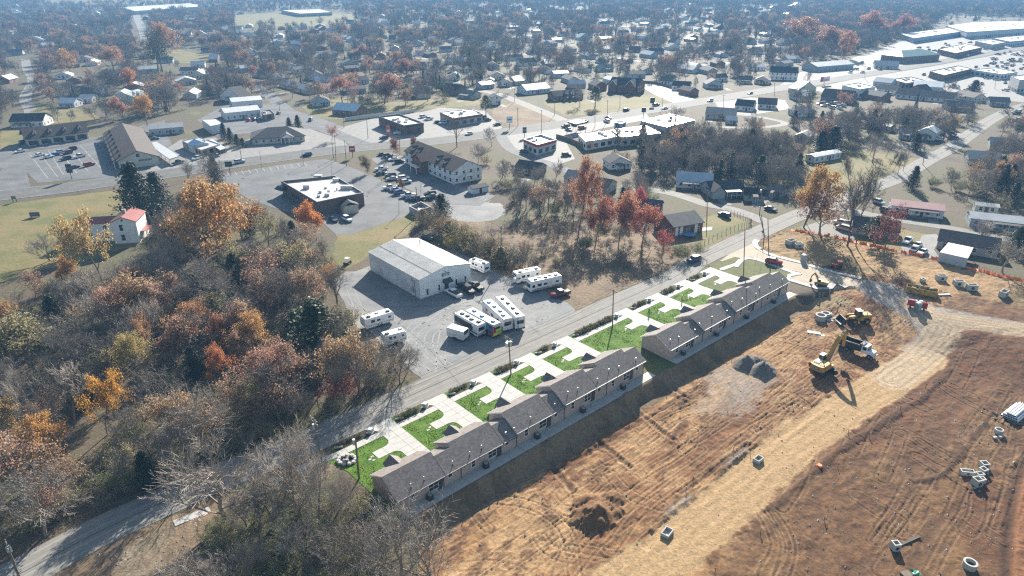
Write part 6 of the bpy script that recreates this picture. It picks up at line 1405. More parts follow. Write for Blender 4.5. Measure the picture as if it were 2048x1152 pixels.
# ------------------------------------------------------------------ far suburb: houses first, then trees between them
rh=random.Random(5);FARH=[]
def farhouse(X,Y):
 L,D,h=rh.uniform(10,17),rh.uniform(7.5,10),rh.uniform(2.6,3.2);an=rh.choice((0,0,math.pi/2))+R(20)+rh.gauss(0,.15)
 a=(X,Y);b=(X+math.cos(an)*L,Y+math.sin(an)*L)
 if blocked(X+(b[0]-X)/2,Y+(b[1]-Y)/2,6):return
 for q in FARH:
  if math.hypot(q[0]-X,q[1]-Y)<24:return
 wn,wc=rh.choice([('white',(.72,.72,.72)),('white',(.74,.74,.74)),('cream',(.6,.56,.48)),('brick',(.25,.13,.1)),('grey',(.4,.41,.42)),('pale blue',(.45,.52,.58))])
 rn,rc=rh.choice([('grey',(.2,.2,.2)),('dark',(.08,.08,.085)),('brown',(.17,.14,.12)),('pale metal',(.5,.52,.54)),('silver metal',(.6,.6,.6))])
 o=house(f'{wn} house with {rn} roof {bylm(X, Y)}',a,b,D,h,rh.choice('xxy'),wc,rc,rh.uniform(.35,.6),.3,'plain_wall','metal_roof' if 'metal' in rn else 'shingle',wins='f' if Y<900 else '',dr=Y<700,world=True,gap=4);USED[o.name]=o
 FARH.append((X,Y));BUILT[f'far {len(FARH)}']=o
def bboxes(start):
 for lab,o in list(BUILT.items())[start:]:
  L,D=o['L'],o['D'];M_=Matrix.Translation(o.location)@Matrix.Rotation(o.rotation_euler[2],4,'Z')
  c8=[P(*(M_@Vector((x,y,z))))for x in(0,L)for y in(0,D)for z in(1.5,4.5)]
  BBOX.append((min(p[0]for p in c8),max(p[0]for p in c8),min(p[1]for p in c8),max(p[1]for p in c8)))
nb0=len(BUILT);tries=0
while len(FARH)<270 and tries<4000:
 tries+=1;py=12+190*rh.random()**1.25;px=rh.uniform(-20,2060)
 if px>1600 and py<150:continue
 if px<480 and rh.random()<.35:continue
 farhouse(*G(px,py))
bboxes(nb0)
KO+=[(q,min(p[0]for p in q),max(p[0]for p in q),min(p[1]for p in q),max(p[1]for p in q))for q in FOOT[-len(FARH):]]
HIDP+=[.78]*(len(BBOX)-len(HIDP));KOA=np.array([k_[1:]for k_ in KO]);BBA[0]=np.array(BBOX)
farscatter()
# ------------------------------------------------------------------ build all trees
farleaf('far_twig',[(0.0,(.22,.195,.175)),(.4,(.31,.275,.25)),(.8,(.40,.36,.325)),(1,(.28,.22,.19))])
farleaf('far_autumn',[(0.0,(.38,.21,.15)),(.3,(.34,.22,.17)),(.55,(.40,.26,.16)),(.8,(.32,.25,.16)),(1,(.40,.21,.15))])
farleaf('far_green',[(0.0,(.045,.06,.03)),(1,(.09,.11,.055))])
farleaf('far_shrub',[(0.0,(.16,.14,.07)),(1,(.24,.2,.11))])
def far_bare(seed):
 rg=random.Random(seed);m_=MB();skeleton(rg,10,.8,m_,m_,4,.68,.2,(8,6,5,4),.034);norm_height((m_,),10);return quickmesh(m_,'far_bare_tree',['far_twig'])
def far_leafy(seed,n,mat,cone=False):
 rg=random.Random(seed);m_=MB();m_.mat=1;seg(m_,Vector((0,0,0)),Vector((0,0,7)),.25,.08,4);m_.mat=0
 cl=[Vector((rg.gauss(0,1.6),rg.gauss(0,1.6),rg.uniform(3,9.2)))for _ in range(26)]
 for _ in range(n):
  if cone:z=1+9*rg.random()**1.3;r_=2.6*(1-z/10.3)*math.sqrt(rg.random());a=rg.uniform(0,6.28);q=Vector((math.cos(a)*r_,math.sin(a)*r_,z))
  else:q=rg.choice(cl);q=q+Vector((rg.gauss(0,.75),rg.gauss(0,.75),rg.gauss(0,.65)))
  leafquad(m_,q,.62,rg)
 norm_height((m_,),10);return quickmesh(m_,'far_leafy_tree',[mat,'bark'])
FARV={'bare_tree':[far_bare(101),far_bare(102),far_bare(103)],'autumn_tree':[far_leafy(111,1100,'far_autumn'),far_leafy(112,900,'far_autumn')],'evergreen_tree':[far_leafy(121,900,'far_green',True),far_leafy(122,900,'far_green')],'shrub':[far_leafy(131,500,'far_shrub')]}
def colourword(kind,c_):
 if kind=='bare_tree':return 'pale grey' if c_[0]>1.05 else('dark grey' if c_[0]<.8 else 'grey-brown')
 if kind=='evergreen_tree':return 'dark green' if c_[1]<.07 else 'green'
 if kind=='shrub':return 'olive' if c_[0]<.15 else 'brownish'
 r_,g_=c_[0],c_[1]
 if g_/r_>.75:return 'olive-yellow'
 if r_>.5:return 'orange'
 if g_/r_<.4:return 'red'
 return 'pinkish' if c_[2]/r_>.3 else 'russet'
def vis_px(t_):
 px,py=P(t_['x'],t_['y']);return-80<px<2130 and py<1330 and P(t_['x'],t_['y'],t_['h'])[1]<1152
TREES=[t_ for t_ in TREES if vis_px(t_)]
for t_ in TREES:t_['d']=math.hypot(t_['x'],t_['y']);t_['size']=t_['h']/(t_['d']+40)*(10 if t_['key']else 1)
TREES.sort(key=lambda t_:-t_['size'])
cnt={};REST={};ROOTS=[]
for t_ in TREES:
 nm=NAMES[t_['kind']];cnt[nm]=cnt.get(nm,0)+1
 far=t_['d']>420 and not t_['key']
 rz=rt_.uniform(0,6.28)
 if cnt[nm]>297:REST.setdefault(nm,[]).append((t_,rz));continue
 lab,grp=t_['label'],t_['group']
 if not lab:
  sz=t_['h']/({'shrub':.38,'evergreen_tree':.8}.get(nm,1));lab=f"{'tall ' if sz > 13 else 'low ' if sz < 10.5 else ''}{colourword(nm, t_['col'])} {'leafless tree' if nm == 'bare_tree' else 'autumn tree' if nm == 'autumn_tree' else 'evergreen' if nm == 'evergreen_tree' else 'shrub'} {bylm(t_['x'], t_['y'], t_['h'] * .6)}";grp=lab
 if far:
  me=rt_.choice(FARV[nm]);o=obj(nm,me,None,None,(t_['x'],t_['y'],0),rz);k=t_['h']/10;o.scale=(k*t_['w']/t_['h']/.75,k*t_['w']/t_['h']/.75,k);tag(o,lab,CATS[nm]);USED[o.name]=o
  ROOTS.append((nm,o));continue
 vs_=VAR[t_['kind']];tm,cm,cw=vs_[t_['vi']if t_['vi']is not None and t_['vi']<len(vs_)else rt_.randrange(len(vs_))]
 o=obj(nm,None,None,None,(t_['x'],t_['y'],float(hterr(t_['x'],t_['y']))),rz);kz=t_['h']/10;kx=t_['w']/cw;kx=min(max(kx,kz*.45),kz*2.2);o.scale=(kx,kx,kz);tag(o,lab,CATS[nm],t_['group']if t_['key']else None)
 if not t_['key']:USED[o.name]=o
 bark=(1,1,1)if nm!='bare_tree' else tuple(min(1.6,c_*1.1)for c_ in t_['col'])
 obj('trunk' if nm!='shrub' else 'stem',tm,o,bark if nm!='shrub' else(.9,.85,.8));obj('crown' if nm!='shrub' else 'foliage',cm,o,t_['col'])
print('trees',{k:v for k,v in cnt.items()},'rest',{k:len(v)for k,v in REST.items()})
def stuff_wood(nm,name,items,protos):
 kc=bpy.data.collections.new(name+'_kinds')
 for p_ in protos:kc.objects.link(p_)
 me=bpy.data.meshes.new(name);me.from_pydata([(t_['x'],t_['y'],0)for t_,_ in items],[],[])
 a=me.attributes.new('sz','FLOAT_VECTOR','POINT');a.data.foreach_set('vector',np.array([(t_['w']/7.5,t_['w']/7.5,t_['h']/10)for t_,_ in items],np.float32).ravel())
 a=me.attributes.new('rz','FLOAT_VECTOR','POINT');a.data.foreach_set('vector',np.array([(0,0,r_)for _,r_ in items],np.float32).ravel())
 o=tag(obj(name,me),kind='stuff')
 ng=bpy.data.node_groups.new(name,'GeometryNodeTree');ng.interface.new_socket('Geometry',in_out='INPUT',socket_type='NodeSocketGeometry');ng.interface.new_socket('Geometry',in_out='OUTPUT',socket_type='NodeSocketGeometry')
 N=ng.nodes.new;gi,go=N('NodeGroupInput'),N('NodeGroupOutput');ip=N('GeometryNodeInstanceOnPoints');ci=N('GeometryNodeCollectionInfo')
 ci.inputs['Collection'].default_value=kc;ci.inputs['Separate Children'].default_value=True;ci.inputs['Reset Children'].default_value=True
 s_,r_=N('GeometryNodeInputNamedAttribute'),N('GeometryNodeInputNamedAttribute');s_.data_type=r_.data_type='FLOAT_VECTOR';s_.inputs[0].default_value='sz';r_.inputs[0].default_value='rz'
 rv=N('FunctionNodeRandomValue');rv.data_type='INT'
 for s in rv.inputs:
  if s.name=='Max' and s.type=='INT':s.default_value=len(protos)-1
  if s.name=='Min' and s.type=='INT':s.default_value=0
 ro=[s for s in rv.outputs if s.type=='INT'][0]
 k=ng.links.new
 k(gi.outputs[0],ip.inputs['Points']);k(ci.outputs[0],ip.inputs['Instance']);ip.inputs['Pick Instance'].default_value=True;k(ro,ip.inputs['Instance Index'])
 e2=N('FunctionNodeEulerToRotation');k(r_.outputs['Attribute'],e2.inputs[0]);k(e2.outputs[0],ip.inputs['Rotation']);k(s_.outputs['Attribute'],ip.inputs['Scale']);k(ip.outputs[0],go.inputs[0])
 md=o.modifiers.new('scatter','NODES');md.node_group=ng
 return o
for nm,items in REST.items():
 have={}
 for n2,o in ROOTS:
  if n2==nm:have.setdefault(o.data.name,o)
 protos=list(have.values())
 if not protos:
  for k,me in enumerate(FARV[nm]):
   t_,rz=items.pop(0);o=obj(nm,me,None,None,(t_['x'],t_['y'],0),rz);o.scale=(t_['w']/7.5,t_['w']/7.5,t_['h']/10);tag(o,f"far {CATS[nm]} among the houses",CATS[nm],f"far {CATS[nm]} among the houses");protos.append(o)
 stuff_wood(nm,{'bare_tree':'far_bare_woods','autumn_tree':'far_autumn_woods','evergreen_tree':'far_evergreen_woods','shrub':'far_undergrowth'}[nm],items,protos)
settle()
# ------------------------------------------------------------------ vehicles
def ringx(x,w_,zl,zt,tuck=.9,zm=None):
 zm=zm if zm is not None else zl+(zt-zl)*.55
 return[(x,-w_*.96,zl),(x,-w_,zm),(x,-w_*tuck,zt),(x,w_*tuck,zt),(x,w_,zm),(x,w_*.96,zl)]
CARS={'sedan':dict(L=4.7,st=[(-2.35,.76,.42,.80),(-2.25,.84,.30,.92),(-1.6,.90,.25,.98),(.9,.90,.25,.98),(1.9,.88,.28,.86),(2.25,.80,.32,.72),(2.35,.70,.40,.62)],gh=[(-1.75,.74,.96),(-1.15,.66,1.40),(.15,.66,1.43),(1.05,.76,.96)],wx=(-1.4,1.42),wr=.32),'suv':dict(L=4.8,st=[(-2.4,.82,.45,1.0),(-2.3,.90,.35,1.08),(-1.6,.95,.30,1.12),(.9,.95,.30,1.12),(1.9,.93,.32,1.04),(2.3,.86,.38,.90),(2.4,.76,.45,.75)],gh=[(-2.25,.80,1.1),(-2.0,.72,1.68),(.35,.72,1.72),(1.15,.82,1.1)],wx=(-1.45,1.45),wr=.37),'van':dict(L=5.1,st=[(-2.55,.88,.4,1.1),(-2.5,.95,.32,1.15),(-1.6,.98,.3,1.18),(1.0,.98,.3,1.18),(2.1,.94,.32,1.05),(2.55,.82,.4,.8)],gh=[(-2.5,.86,1.16),(-2.35,.80,1.80),(.8,.80,1.82),(1.7,.88,1.14)],wx=(-1.6,1.6),wr=.35),'pickup':dict(L=5.7,st=[(-2.85,.92,.5,1.12),(-2.8,.95,.42,1.14),(-.75,.97,.38,1.14),(-.7,.97,.38,1.16),(.9,.97,.38,1.16),(2.3,.95,.40,1.10),(2.75,.90,.45,.98),(2.85,.80,.55,.8)],gh=[(-.85,.84,1.15),(-.70,.76,1.78),(.55,.76,1.80),(1.35,.86,1.15)],wx=(-1.75,1.75),wr=.40),}
CARP={}
def car_parts(kind):
 c_=CARS[kind];b=MB();b.loft([ringx(*s_)for s_ in c_['st']])
 g=MB();gh=c_['gh'];n=[[(x,-w_,z),(x,w_,z)]for x,w_,z in gh]
 lo=[(gh[0][0],-gh[0][1],gh[0][2]),(gh[3][0],-gh[3][1],gh[3][2]),(gh[3][0],gh[3][1],gh[3][2]),(gh[0][0],gh[0][1],gh[0][2])]
 hi=[(gh[1][0],-gh[1][1],gh[1][2]),(gh[2][0],-gh[2][1],gh[2][2]),(gh[2][0],gh[2][1],gh[2][2]),(gh[1][0],gh[1][1],gh[1][2])]
 g.loft([lo,hi])
 r=MB();r.loft([[(x*1.0,y*1.03,z-.01)for x,y,z in hi],[(x*.94,y*.9,z+.06)for x,y,z in hi]])
 w_=MB();w_.tube((0,-.11,0),(0,.11,0),c_['wr'],n=12);w_.mat=1;w_.tube((0,-.125,0),(0,.125,0),c_['wr']*.55,n=8)
 e=c_['st'][-1];hl=MB();hl.box(e[0]-.16,-.16,e[3]-.12,e[0]-.02,.16,e[3]+.04);s_=c_['st'][0];tl=MB();tl.box(s_[0]-.03,-.12,s_[3]-.22,s_[0]+.06,.12,s_[3]-.02)
 bed=None
 if kind=='pickup':bed=MB();bed.box(-2.7,-.78,1.10,-.92,.78,1.15)
 return b,g,r,w_,hl,tl,bed
def car_proto(kind):
 if kind in CARP:return CARP[kind]
 b,g,r,w_,hl,tl,bed=car_parts(kind);c_=CARS[kind]
 CARP[kind]=dict(body=b.mesh('car_body','car_paint',True),glass=g.mesh('car_glass','glass'),roof=r.mesh('car_roof','car_paint'),wheel=w_.mesh('wheel',['black_rubber','steel']),hl=hl.mesh('headlight','lamp_clear'),tl=tl.mesh('tail_light','lamp_red'),bed=bed.mesh('truck_bed','machine_dark')if bed else None)
 m_=MB()
 for mi,q in((0,b),(1,g),(0,r)):
  k=len(m_.v);m_.v+=q.v;m_.f+=[tuple(i+k for i in f_)for f_ in q.f];m_.m+=[mi]*len(q.f)
 m_.mat=2
 for x in c_['wx']:
  for y in(-.82,.82):m_.tube((x,y-.1,c_['wr']),(x,y+.1,c_['wr']),c_['wr'],n=8)
 if bed:m_.box(-2.7,-.78,1.10,-.92,.78,1.15)
 CARP[kind]['far']=m_.mesh('far_car',['car_paint','glass','black_rubber'])
 return CARP[kind]
COLS={'white':(.75,.75,.75),'silver':(.45,.46,.47),'black':(.012,.012,.014),'dark grey':(.05,.052,.056),'red':(.35,.02,.02),'dark red':(.16,.02,.02),'blue':(.04,.11,.30),'dark blue':(.015,.03,.08),'tan':(.42,.36,.27),'green':(.05,.12,.07)}
def car(kind,col,loc,ang,label,group,far=False):
 p_=car_proto(kind);c_=CARS[kind]
 nm={'sedan':'parked_car','suv':'parked_suv','van':'parked_van','pickup':'pickup_truck'}[kind];cat={'sedan':'car','suv':'car','van':'van','pickup':'pickup truck'}[kind]
 if far:
  o=obj(nm,p_['far'],None,COLS[col],loc,ang);return tag(o,label,cat,group)
 rt=root(nm,label,cat,loc,ang,group)
 obj('body',p_['body'],rt,COLS[col]);obj('windows',p_['glass'],rt);obj('roof',p_['roof'],rt,COLS[col])
 if p_['bed']:obj('cargo_bed',p_['bed'],rt)
 for x in c_['wx']:
  for y in(-.84,.84):obj('wheel',p_['wheel'],rt,None,(x,y,c_['wr']))
 e,s_=c_['st'][-1],c_['st'][0]
 for y in(-.55,.55):obj('headlight',p_['hl'],rt,None,(0,y,0));obj('tail_light',p_['tl'],rt,None,(0,y*1.15,0))
 return rt
def carpx(kind,col,rear,front,label,group='parked vehicles',far=None):
 xr,yr,zr=GS(*rear);xf,yf,zf=GS(*front);mx,my=(xr+xf)/2,(yr+yf)/2
 z=HZ(mx,my);z=max(z,.05)
 return car(kind,col,(mx,my,z),math.atan2(yf-yr,xf-xr),label,group,math.hypot(mx,my)>215 if far is None else far)
carpx('pickup','white',(921,598.5),(893,583.5),'white pickup truck backed out from the warehouse door')
carpx('pickup','black',(946,592),(927,575),'black flatbed pickup beside the white pickup at the warehouse')
carpx('pickup','black',(963,584),(941,570),'black pickup truck farthest right along the warehouse front')
carpx('suv','black',(937,583),(920,572),'black vehicle between the white pickup and the black flatbed')
carpx('pickup','dark red',(1136,588),(1104,596),'dark red pickup with white hood beside the large motorhome')
carpx('sedan','tan',(1072,574),(1052,579),'small tan car squeezed between the two motorhomes')
carpx('suv','red',(1534,525),(1560,530),'red hatchback parked along the new tan street')
carpx('suv','dark blue',(1398,520),(1376,527),'dark blue car driving on the street past the brush field')
carpx('van','silver',(1694,452),(1671,447),'silver van by the small white canopy')
carpx('van','tan',(1697,463),(1675,457),'tan minivan in front of the silver van')
carpx('pickup','white',(1821,480),(1808,490),'white pickup at the end of the driveway by the orange fence')
carpx('sedan','white',(1840,490),(1828,498),'white car parked behind the dark car on the driveway')
carpx('sedan','dark grey',(1832,499),(1822,507),'dark car nearest the orange fence on the driveway')
carpx('sedan','white',(1850,504),(1838,511),'white sedan beside the dark car at the orange fence')
carpx('suv','silver',(1750,405),(1764,410),'silver car left of the red-roofed mobile home')
carpx('suv','dark grey',(1764,422),(1782,427),'dark SUV in front of the red-roofed mobile home')
carpx('suv','dark grey',(1790,428),(1812,433),'second dark SUV before the red-roofed mobile home')
carpx('sedan','dark grey',(848,476),(862,480),'dark car behind the warehouse roof')
carpx('sedan','dark grey',(660,438),(674,446),'dark car beside the red-orange tree at the restaurant')
carpx('suv','white',(688,438),(702,445),'white SUV at the rear of the brick restaurant')
carpx('suv','dark blue',(624,311),(604,313),'dark SUV driving on the main road past the clinic')
carpx('sedan','white',(946,268),(930,271),'white car driving on the main road by the junction')
carpx('sedan','black',(1041,303),(1055,307),'black car beside the red fascia restaurant')
carpx('suv','black',(1125,312),(1141,312),'black SUV parked alone on bright concrete')
carpx('suv','black',(1247,223),(1258,221),'black car on the main road opposite the church lawn')
carpx('suv','dark grey',(1306,212),(1318,211),'dark car farther along the main road')
carpx('suv','white',(1885,282),(1868,280),'white van on the street by the pale blue gabled house',far=False)
carpx('suv','dark blue',(1455,436),(1441,431),'dark blue car in front of the grey porch house')
carpx('sedan','dark grey',(1530,418),(1552,424),'dark car in the shade near the street junction')
LOTS={'inn':('the inn',[('sedan','dark grey',765,311),('suv','dark blue',776,314),('sedan','white',787,321),('suv','dark grey',799,326),('pickup','white',763,341),('sedan','dark blue',763,349),('suv','dark grey',781,354),('sedan','silver',784,360),('suv','white',808,359),('suv','silver',812,367),('pickup','white',780,378),('sedan','silver',792,382),('suv','blue',801,388),('pickup','white',817,394),('sedan','dark blue',824,400),('pickup','black',835,401),('suv','dark grey',860,391),('pickup','dark grey',866,397)],25),'shops':('the L-shaped shops',[('sedan','white',80,312),('sedan','white',97,316),('sedan','blue',109,312),('sedan','silver',118,306),('suv','dark red',135,308),('suv','black',144,301),('suv','black',132,320),('pickup','white',160,315),('sedan','dark blue',149,337),('suv','red',179,332),('sedan','white',40,305),('suv','black',50,286)],60),'back':('the rear of the shops',[('sedan','white',263,258),('sedan','silver',272,261),('suv','dark grey',282,266),('sedan','white',290,270),('suv','black',300,275),('sedan','dark grey',310,279)],20),'wash':('the car wash',[('suv','white',394,319),('suv','silver',306,296),('pickup','dark grey',357,328),('suv','dark grey',445,306),('suv','black',436,300)],70),'hall':('the long white hall',[('sedan','red',498,242),('sedan','dark blue',509,241),('van','white',528,237),('sedan','black',557,228),('suv','dark grey',621,242)],95),'drive':('the drive-in restaurant',[('sedan','white',796,268),('sedan','dark grey',768,277),('suv','white',847,235),('pickup','white',857,240),('suv','white',886,248),('sedan','black',876,246),('suv','dark grey',965,237),('suv','dark grey',975,242),('sedan','dark grey',994,251)],30)}
rc_=random.Random(3)
for k,(nm,lst,an)in LOTS.items():
 seen={}
 for kind,col,px,py in lst:
  key_=(kind,col);seen[key_]=seen.get(key_,0)+1;n=sum(1 for q in lst if q[0]==kind and q[1]==col)
  side='only' if n==1 else['leftmost','next','third','fourth'][seen[key_]-1]if n>1 else ''
  word={'sedan':'car','suv':'SUV','van':'van','pickup':'pickup'}[kind]
  x,y=G(px,py);far=math.hypot(x,y)>300
  car(kind,col,(x,y,.06),R(an+rc_.choice((0,180))+rc_.uniform(-4,4)),f'{side} {col} {word} parked by {nm}',f'cars parked by {nm}',far)
def carfield(poly,n,where_,an,sd):
 q=[G(*p)for p in poly];x0,x1=min(p[0]for p in q),max(p[0]for p in q);y0,y1=min(p[1]for p in q),max(p[1]for p in q);ra=random.Random(sd);done=[];t_=0
 fp=[f_ for f_ in FOOT]
 while len(done)<n and t_<6000:
  t_+=1;x,y=ra.uniform(x0,x1),ra.uniform(y0,y1)
  if not inpoly(q,np.array([x]),np.array([y]))[0]or any(math.hypot(x-a,y-b)<5 for a,b in done)or any(inpoly(f_,np.array([x]),np.array([y]))[0]for f_ in fp):continue
  done.append((x,y));kind=ra.choice(('sedan','suv','suv','pickup'));col=ra.choice(('white','white','silver','black','dark grey','dark blue','red'));w_={'sedan':'car','suv':'SUV','pickup':'pickup'}[kind]
  car(kind,col,(x,y,.06),R(an+ra.choice((0,90,180))+ra.uniform(-5,5)),f'small {col} {w_} {where_}',f'{col} {w_}s {where_}',True)
carfield([(1980,110),(2060,98),(2060,140),(1990,142)],34,'in the crowded lot at the right edge',40,1)
carfield([(1700,130),(1860,90),(1990,70),(2048,66),(2048,90),(1880,122),(1720,150)],40,'before the far shops at the upper right',40,2)
carfield([(1640,185),(1760,168),(1900,140),(2040,118),(2040,190),(1950,190),(1700,195)],40,'between highway and motel block',40,3)
carfield([(1640,203),(1700,207),(1690,222),(1640,216)],10,'in front of the dark roofed workshop',10,4)
carfield([(1100,262),(1190,236),(1280,226),(1220,250),(1130,275)],7,'on the filling station forecourt',30,5)
carfield([(1880,268),(1915,270),(1905,280),(1870,276)],4,'beside the blue gabled house',10,6)
carfield([(2010,225),(2060,215),(2060,240),(2010,245)],5,'in a yard at the right edge',10,7)
for i,(px,py,col,kind)in enumerate(((1420,203,'white','suv'),(1500,188,'dark grey','sedan'),(1598,170,'black','suv'),(1700,146,'white','suv'),(1760,140,'black','pickup'),(1850,122,'dark grey','suv'),(1935,112,'white','sedan'),(1330,218,'white','sedan'),(480,326,'silver','suv'))):
 x,y=G(px,py);car(kind,col,(x,y,.08),R(rc_.choice((35,215))),f'{col} {"SUV" if kind == "suv" else "car" if kind == "sedan" else "pickup"} driving on the main road, {("past the villa", "near the brown cottage", "in front of the white villa", "by the showroom", "near the pale shop", "by the teal roofed office", "far right", "by the church lawn", "near the left shops")[i]}','vehicles on the main road',True)
def rv(label,name,A,B,L,H,kind,stripe=(.3,.3,.32),body=(.74,.74,.73),units=3,mural=None,floor=.55,sidewin=True,unitcol='painted',ucol=(.72,.72,.72)):
 """x along A->B (the end facing the camera), y runs away along the vehicle"""
 a,W_,an=bframe(A,B);W_=2.5;rt=root(name,label,{'motorhome':'motorhome','camper_trailer':'camper trailer'}[name],(a.x,a.y,.04),an)
 prof=[(0,floor),(W_,floor),(W_,H-.12),(W_-.18,H),(.18,H),(0,H-.12)]
 b=MB();b.extr_y(prof,0,L);b.build('body','painted',rt,color=body)
 r=MB();r.box(.16,.1,H+.003,W_-.16,L-.1,H+.05);r.build('roof','painted',rt,color=(.80,.80,.78))
 for s_,x in((-1,-.012),(1,W_+.012)):
  st=MB();st.box(min(x,x-.0)-.01,.1,floor+.55,x+.01,L-.1,floor+.85);st.build('stripe','painted',rt,color=stripe)
  if sidewin:
   for k in range(3):w_=MB();y=L*(.2+.27*k);w_.box(x-.012,y,1.75,x+.012,y+1.1,2.5);w_.build('window','glass',rt)
 w_=MB();w_.box(.35,-.02,1.75,W_-.35,.0,2.7);w_.build('rear_window','glass',rt)
 bp=MB();bp.box(.05,-.16,floor-.15,W_-.05,.0,floor+.1);bp.build('bumper','dark_metal',rt)
 for y in(L*.22,L*.32,L*.82)if kind!='trailer' else(L*.45,L*.56):
  for x in(.12,W_-.12):wh=MB();wh.tube((x-.14,y,.42),(x+.14,y,.42),.42,n=12);wh.build('wheel','black_rubber',rt)
 ra=random.Random(len(label))
 for k in range(units):
  y=L*(.16+.68*k/max(1,units-1))+ra.uniform(-.3,.3);x=W_*ra.choice((.42,.5,.58));u_=MB();u_.box(x-.38,y-.5,H+.05,x+.38,y+.5,H+.34,(.08,.1));u_.build('roof_unit',unitcol,rt,color=ucol)
 return rt
def z5(x,y):return 880+x/9.6,600+y/9.6
s5='machine_dark'
r1=rv('motorhome with black windows and swooping stripes, left in the parked row','motorhome',z5(722,752),z5(866,690),8.6,3.4,'a',(.03,.03,.035),units=4,unitcol=s5,ucol=(.03,.03,.03))
sw=MB()
for k in range(4):sw.extr_y([(.1,.8+.18*k),(.9,.6+.18*k),(1.6,.75+.15*k),(2.45,1.25+.12*k),(2.45,1.17+.12*k),(1.6,.68+.15*k),(.9,.53+.18*k),(.1,.72+.18*k)],-.03,-.004)
sw.build('swoosh_decal','machine_dark',r1)
dk=MB();dk.box(-.03,2.0,1.5,-.005,8.5,3.0);dk.build('dark_side_panel','dark_metal',r1)
r2=rv('motorhome painted with a colourful mural and lime green tail, in the parked row','motorhome',z5(1020,752),z5(1163,690),10.2,3.5,'a',(.35,.34,.33),units=3,ucol=(.10,.22,.38),body=(.5,.5,.5))
mu=MB();mu.box(.02,-.035,.55,2.48,-.005,2.15);mu.build('lime_tail_panel','painted',r2,color=(.42,.50,.05));
for i,(y0,y1,z0,z1_,c_)in enumerate(((0.05,1.5,.7,3.2,(.30,.02,.03)),(.3,1.6,1.6,2.6,(.03,.12,.35)),(1.6,3.2,.7,3.2,(.02,.02,.03)),(1.5,2.7,1.8,3.1,(.03,.30,.45)),(3.3,5.2,.7,3.2,(.18,.17,.16)),(5.3,10.1,.7,3.2,(.3,.29,.27)))):
 m_=MB();e=.004*(i+1);m_.box(-.03-e,y0,z0,-.005,y1,z1_);m_.build('mural_panel','painted',r2,color=c_)
for i,(x0,x1,z0,z1_,c_)in enumerate(((.05,.9,1.4,2.4,(.35,.02,.02)),(.4,1.3,.7,1.2,(.62,.65,.1)),(1.2,2.3,1.2,1.6,(.25,.40,.03)),(.1,.5,2.2,3.0,(.03,.03,.04)))):m_=MB();m_.box(x0,-.05-.004*i,z0,x1,-.036,z1_);m_.build('mural_panel','painted',r2,color=c_)
rv('white motorhome with blue roof vents between the mural one and the longest one','motorhome',z5(1213,640),z5(1352,605),11.3,3.5,'a',(.25,.25,.25),units=4,ucol=(.10,.24,.42),body=(.62,.62,.62))
r5=rv('longest white camper with a rear ladder, at the right end of the parked row','camper_trailer',z5(1450,606),z5(1592,575),12.2,3.6,'trailer',(.2,.2,.2),units=4,unitcol=s5,ucol=(.03,.03,.03))
ld=MB()
for x in(.3,.75):ld.tube((x,-.08,.7),(x,-.08,3.7),.025,n=5)
for k in range(9):ld.tube((.3,-.08,.8+k*.33),(.75,-.08,.8+k*.33),.02,n=5)
ld.build('ladder','dark_metal',r5)
rt=rv('small white box trailer with twin rear windows at the left end of the row','camper_trailer',z5(450,822),z5(562,735),4.6,2.6,'trailer',(.55,.55,.55),units=0,body=(.68,.68,.67),sidewin=False)
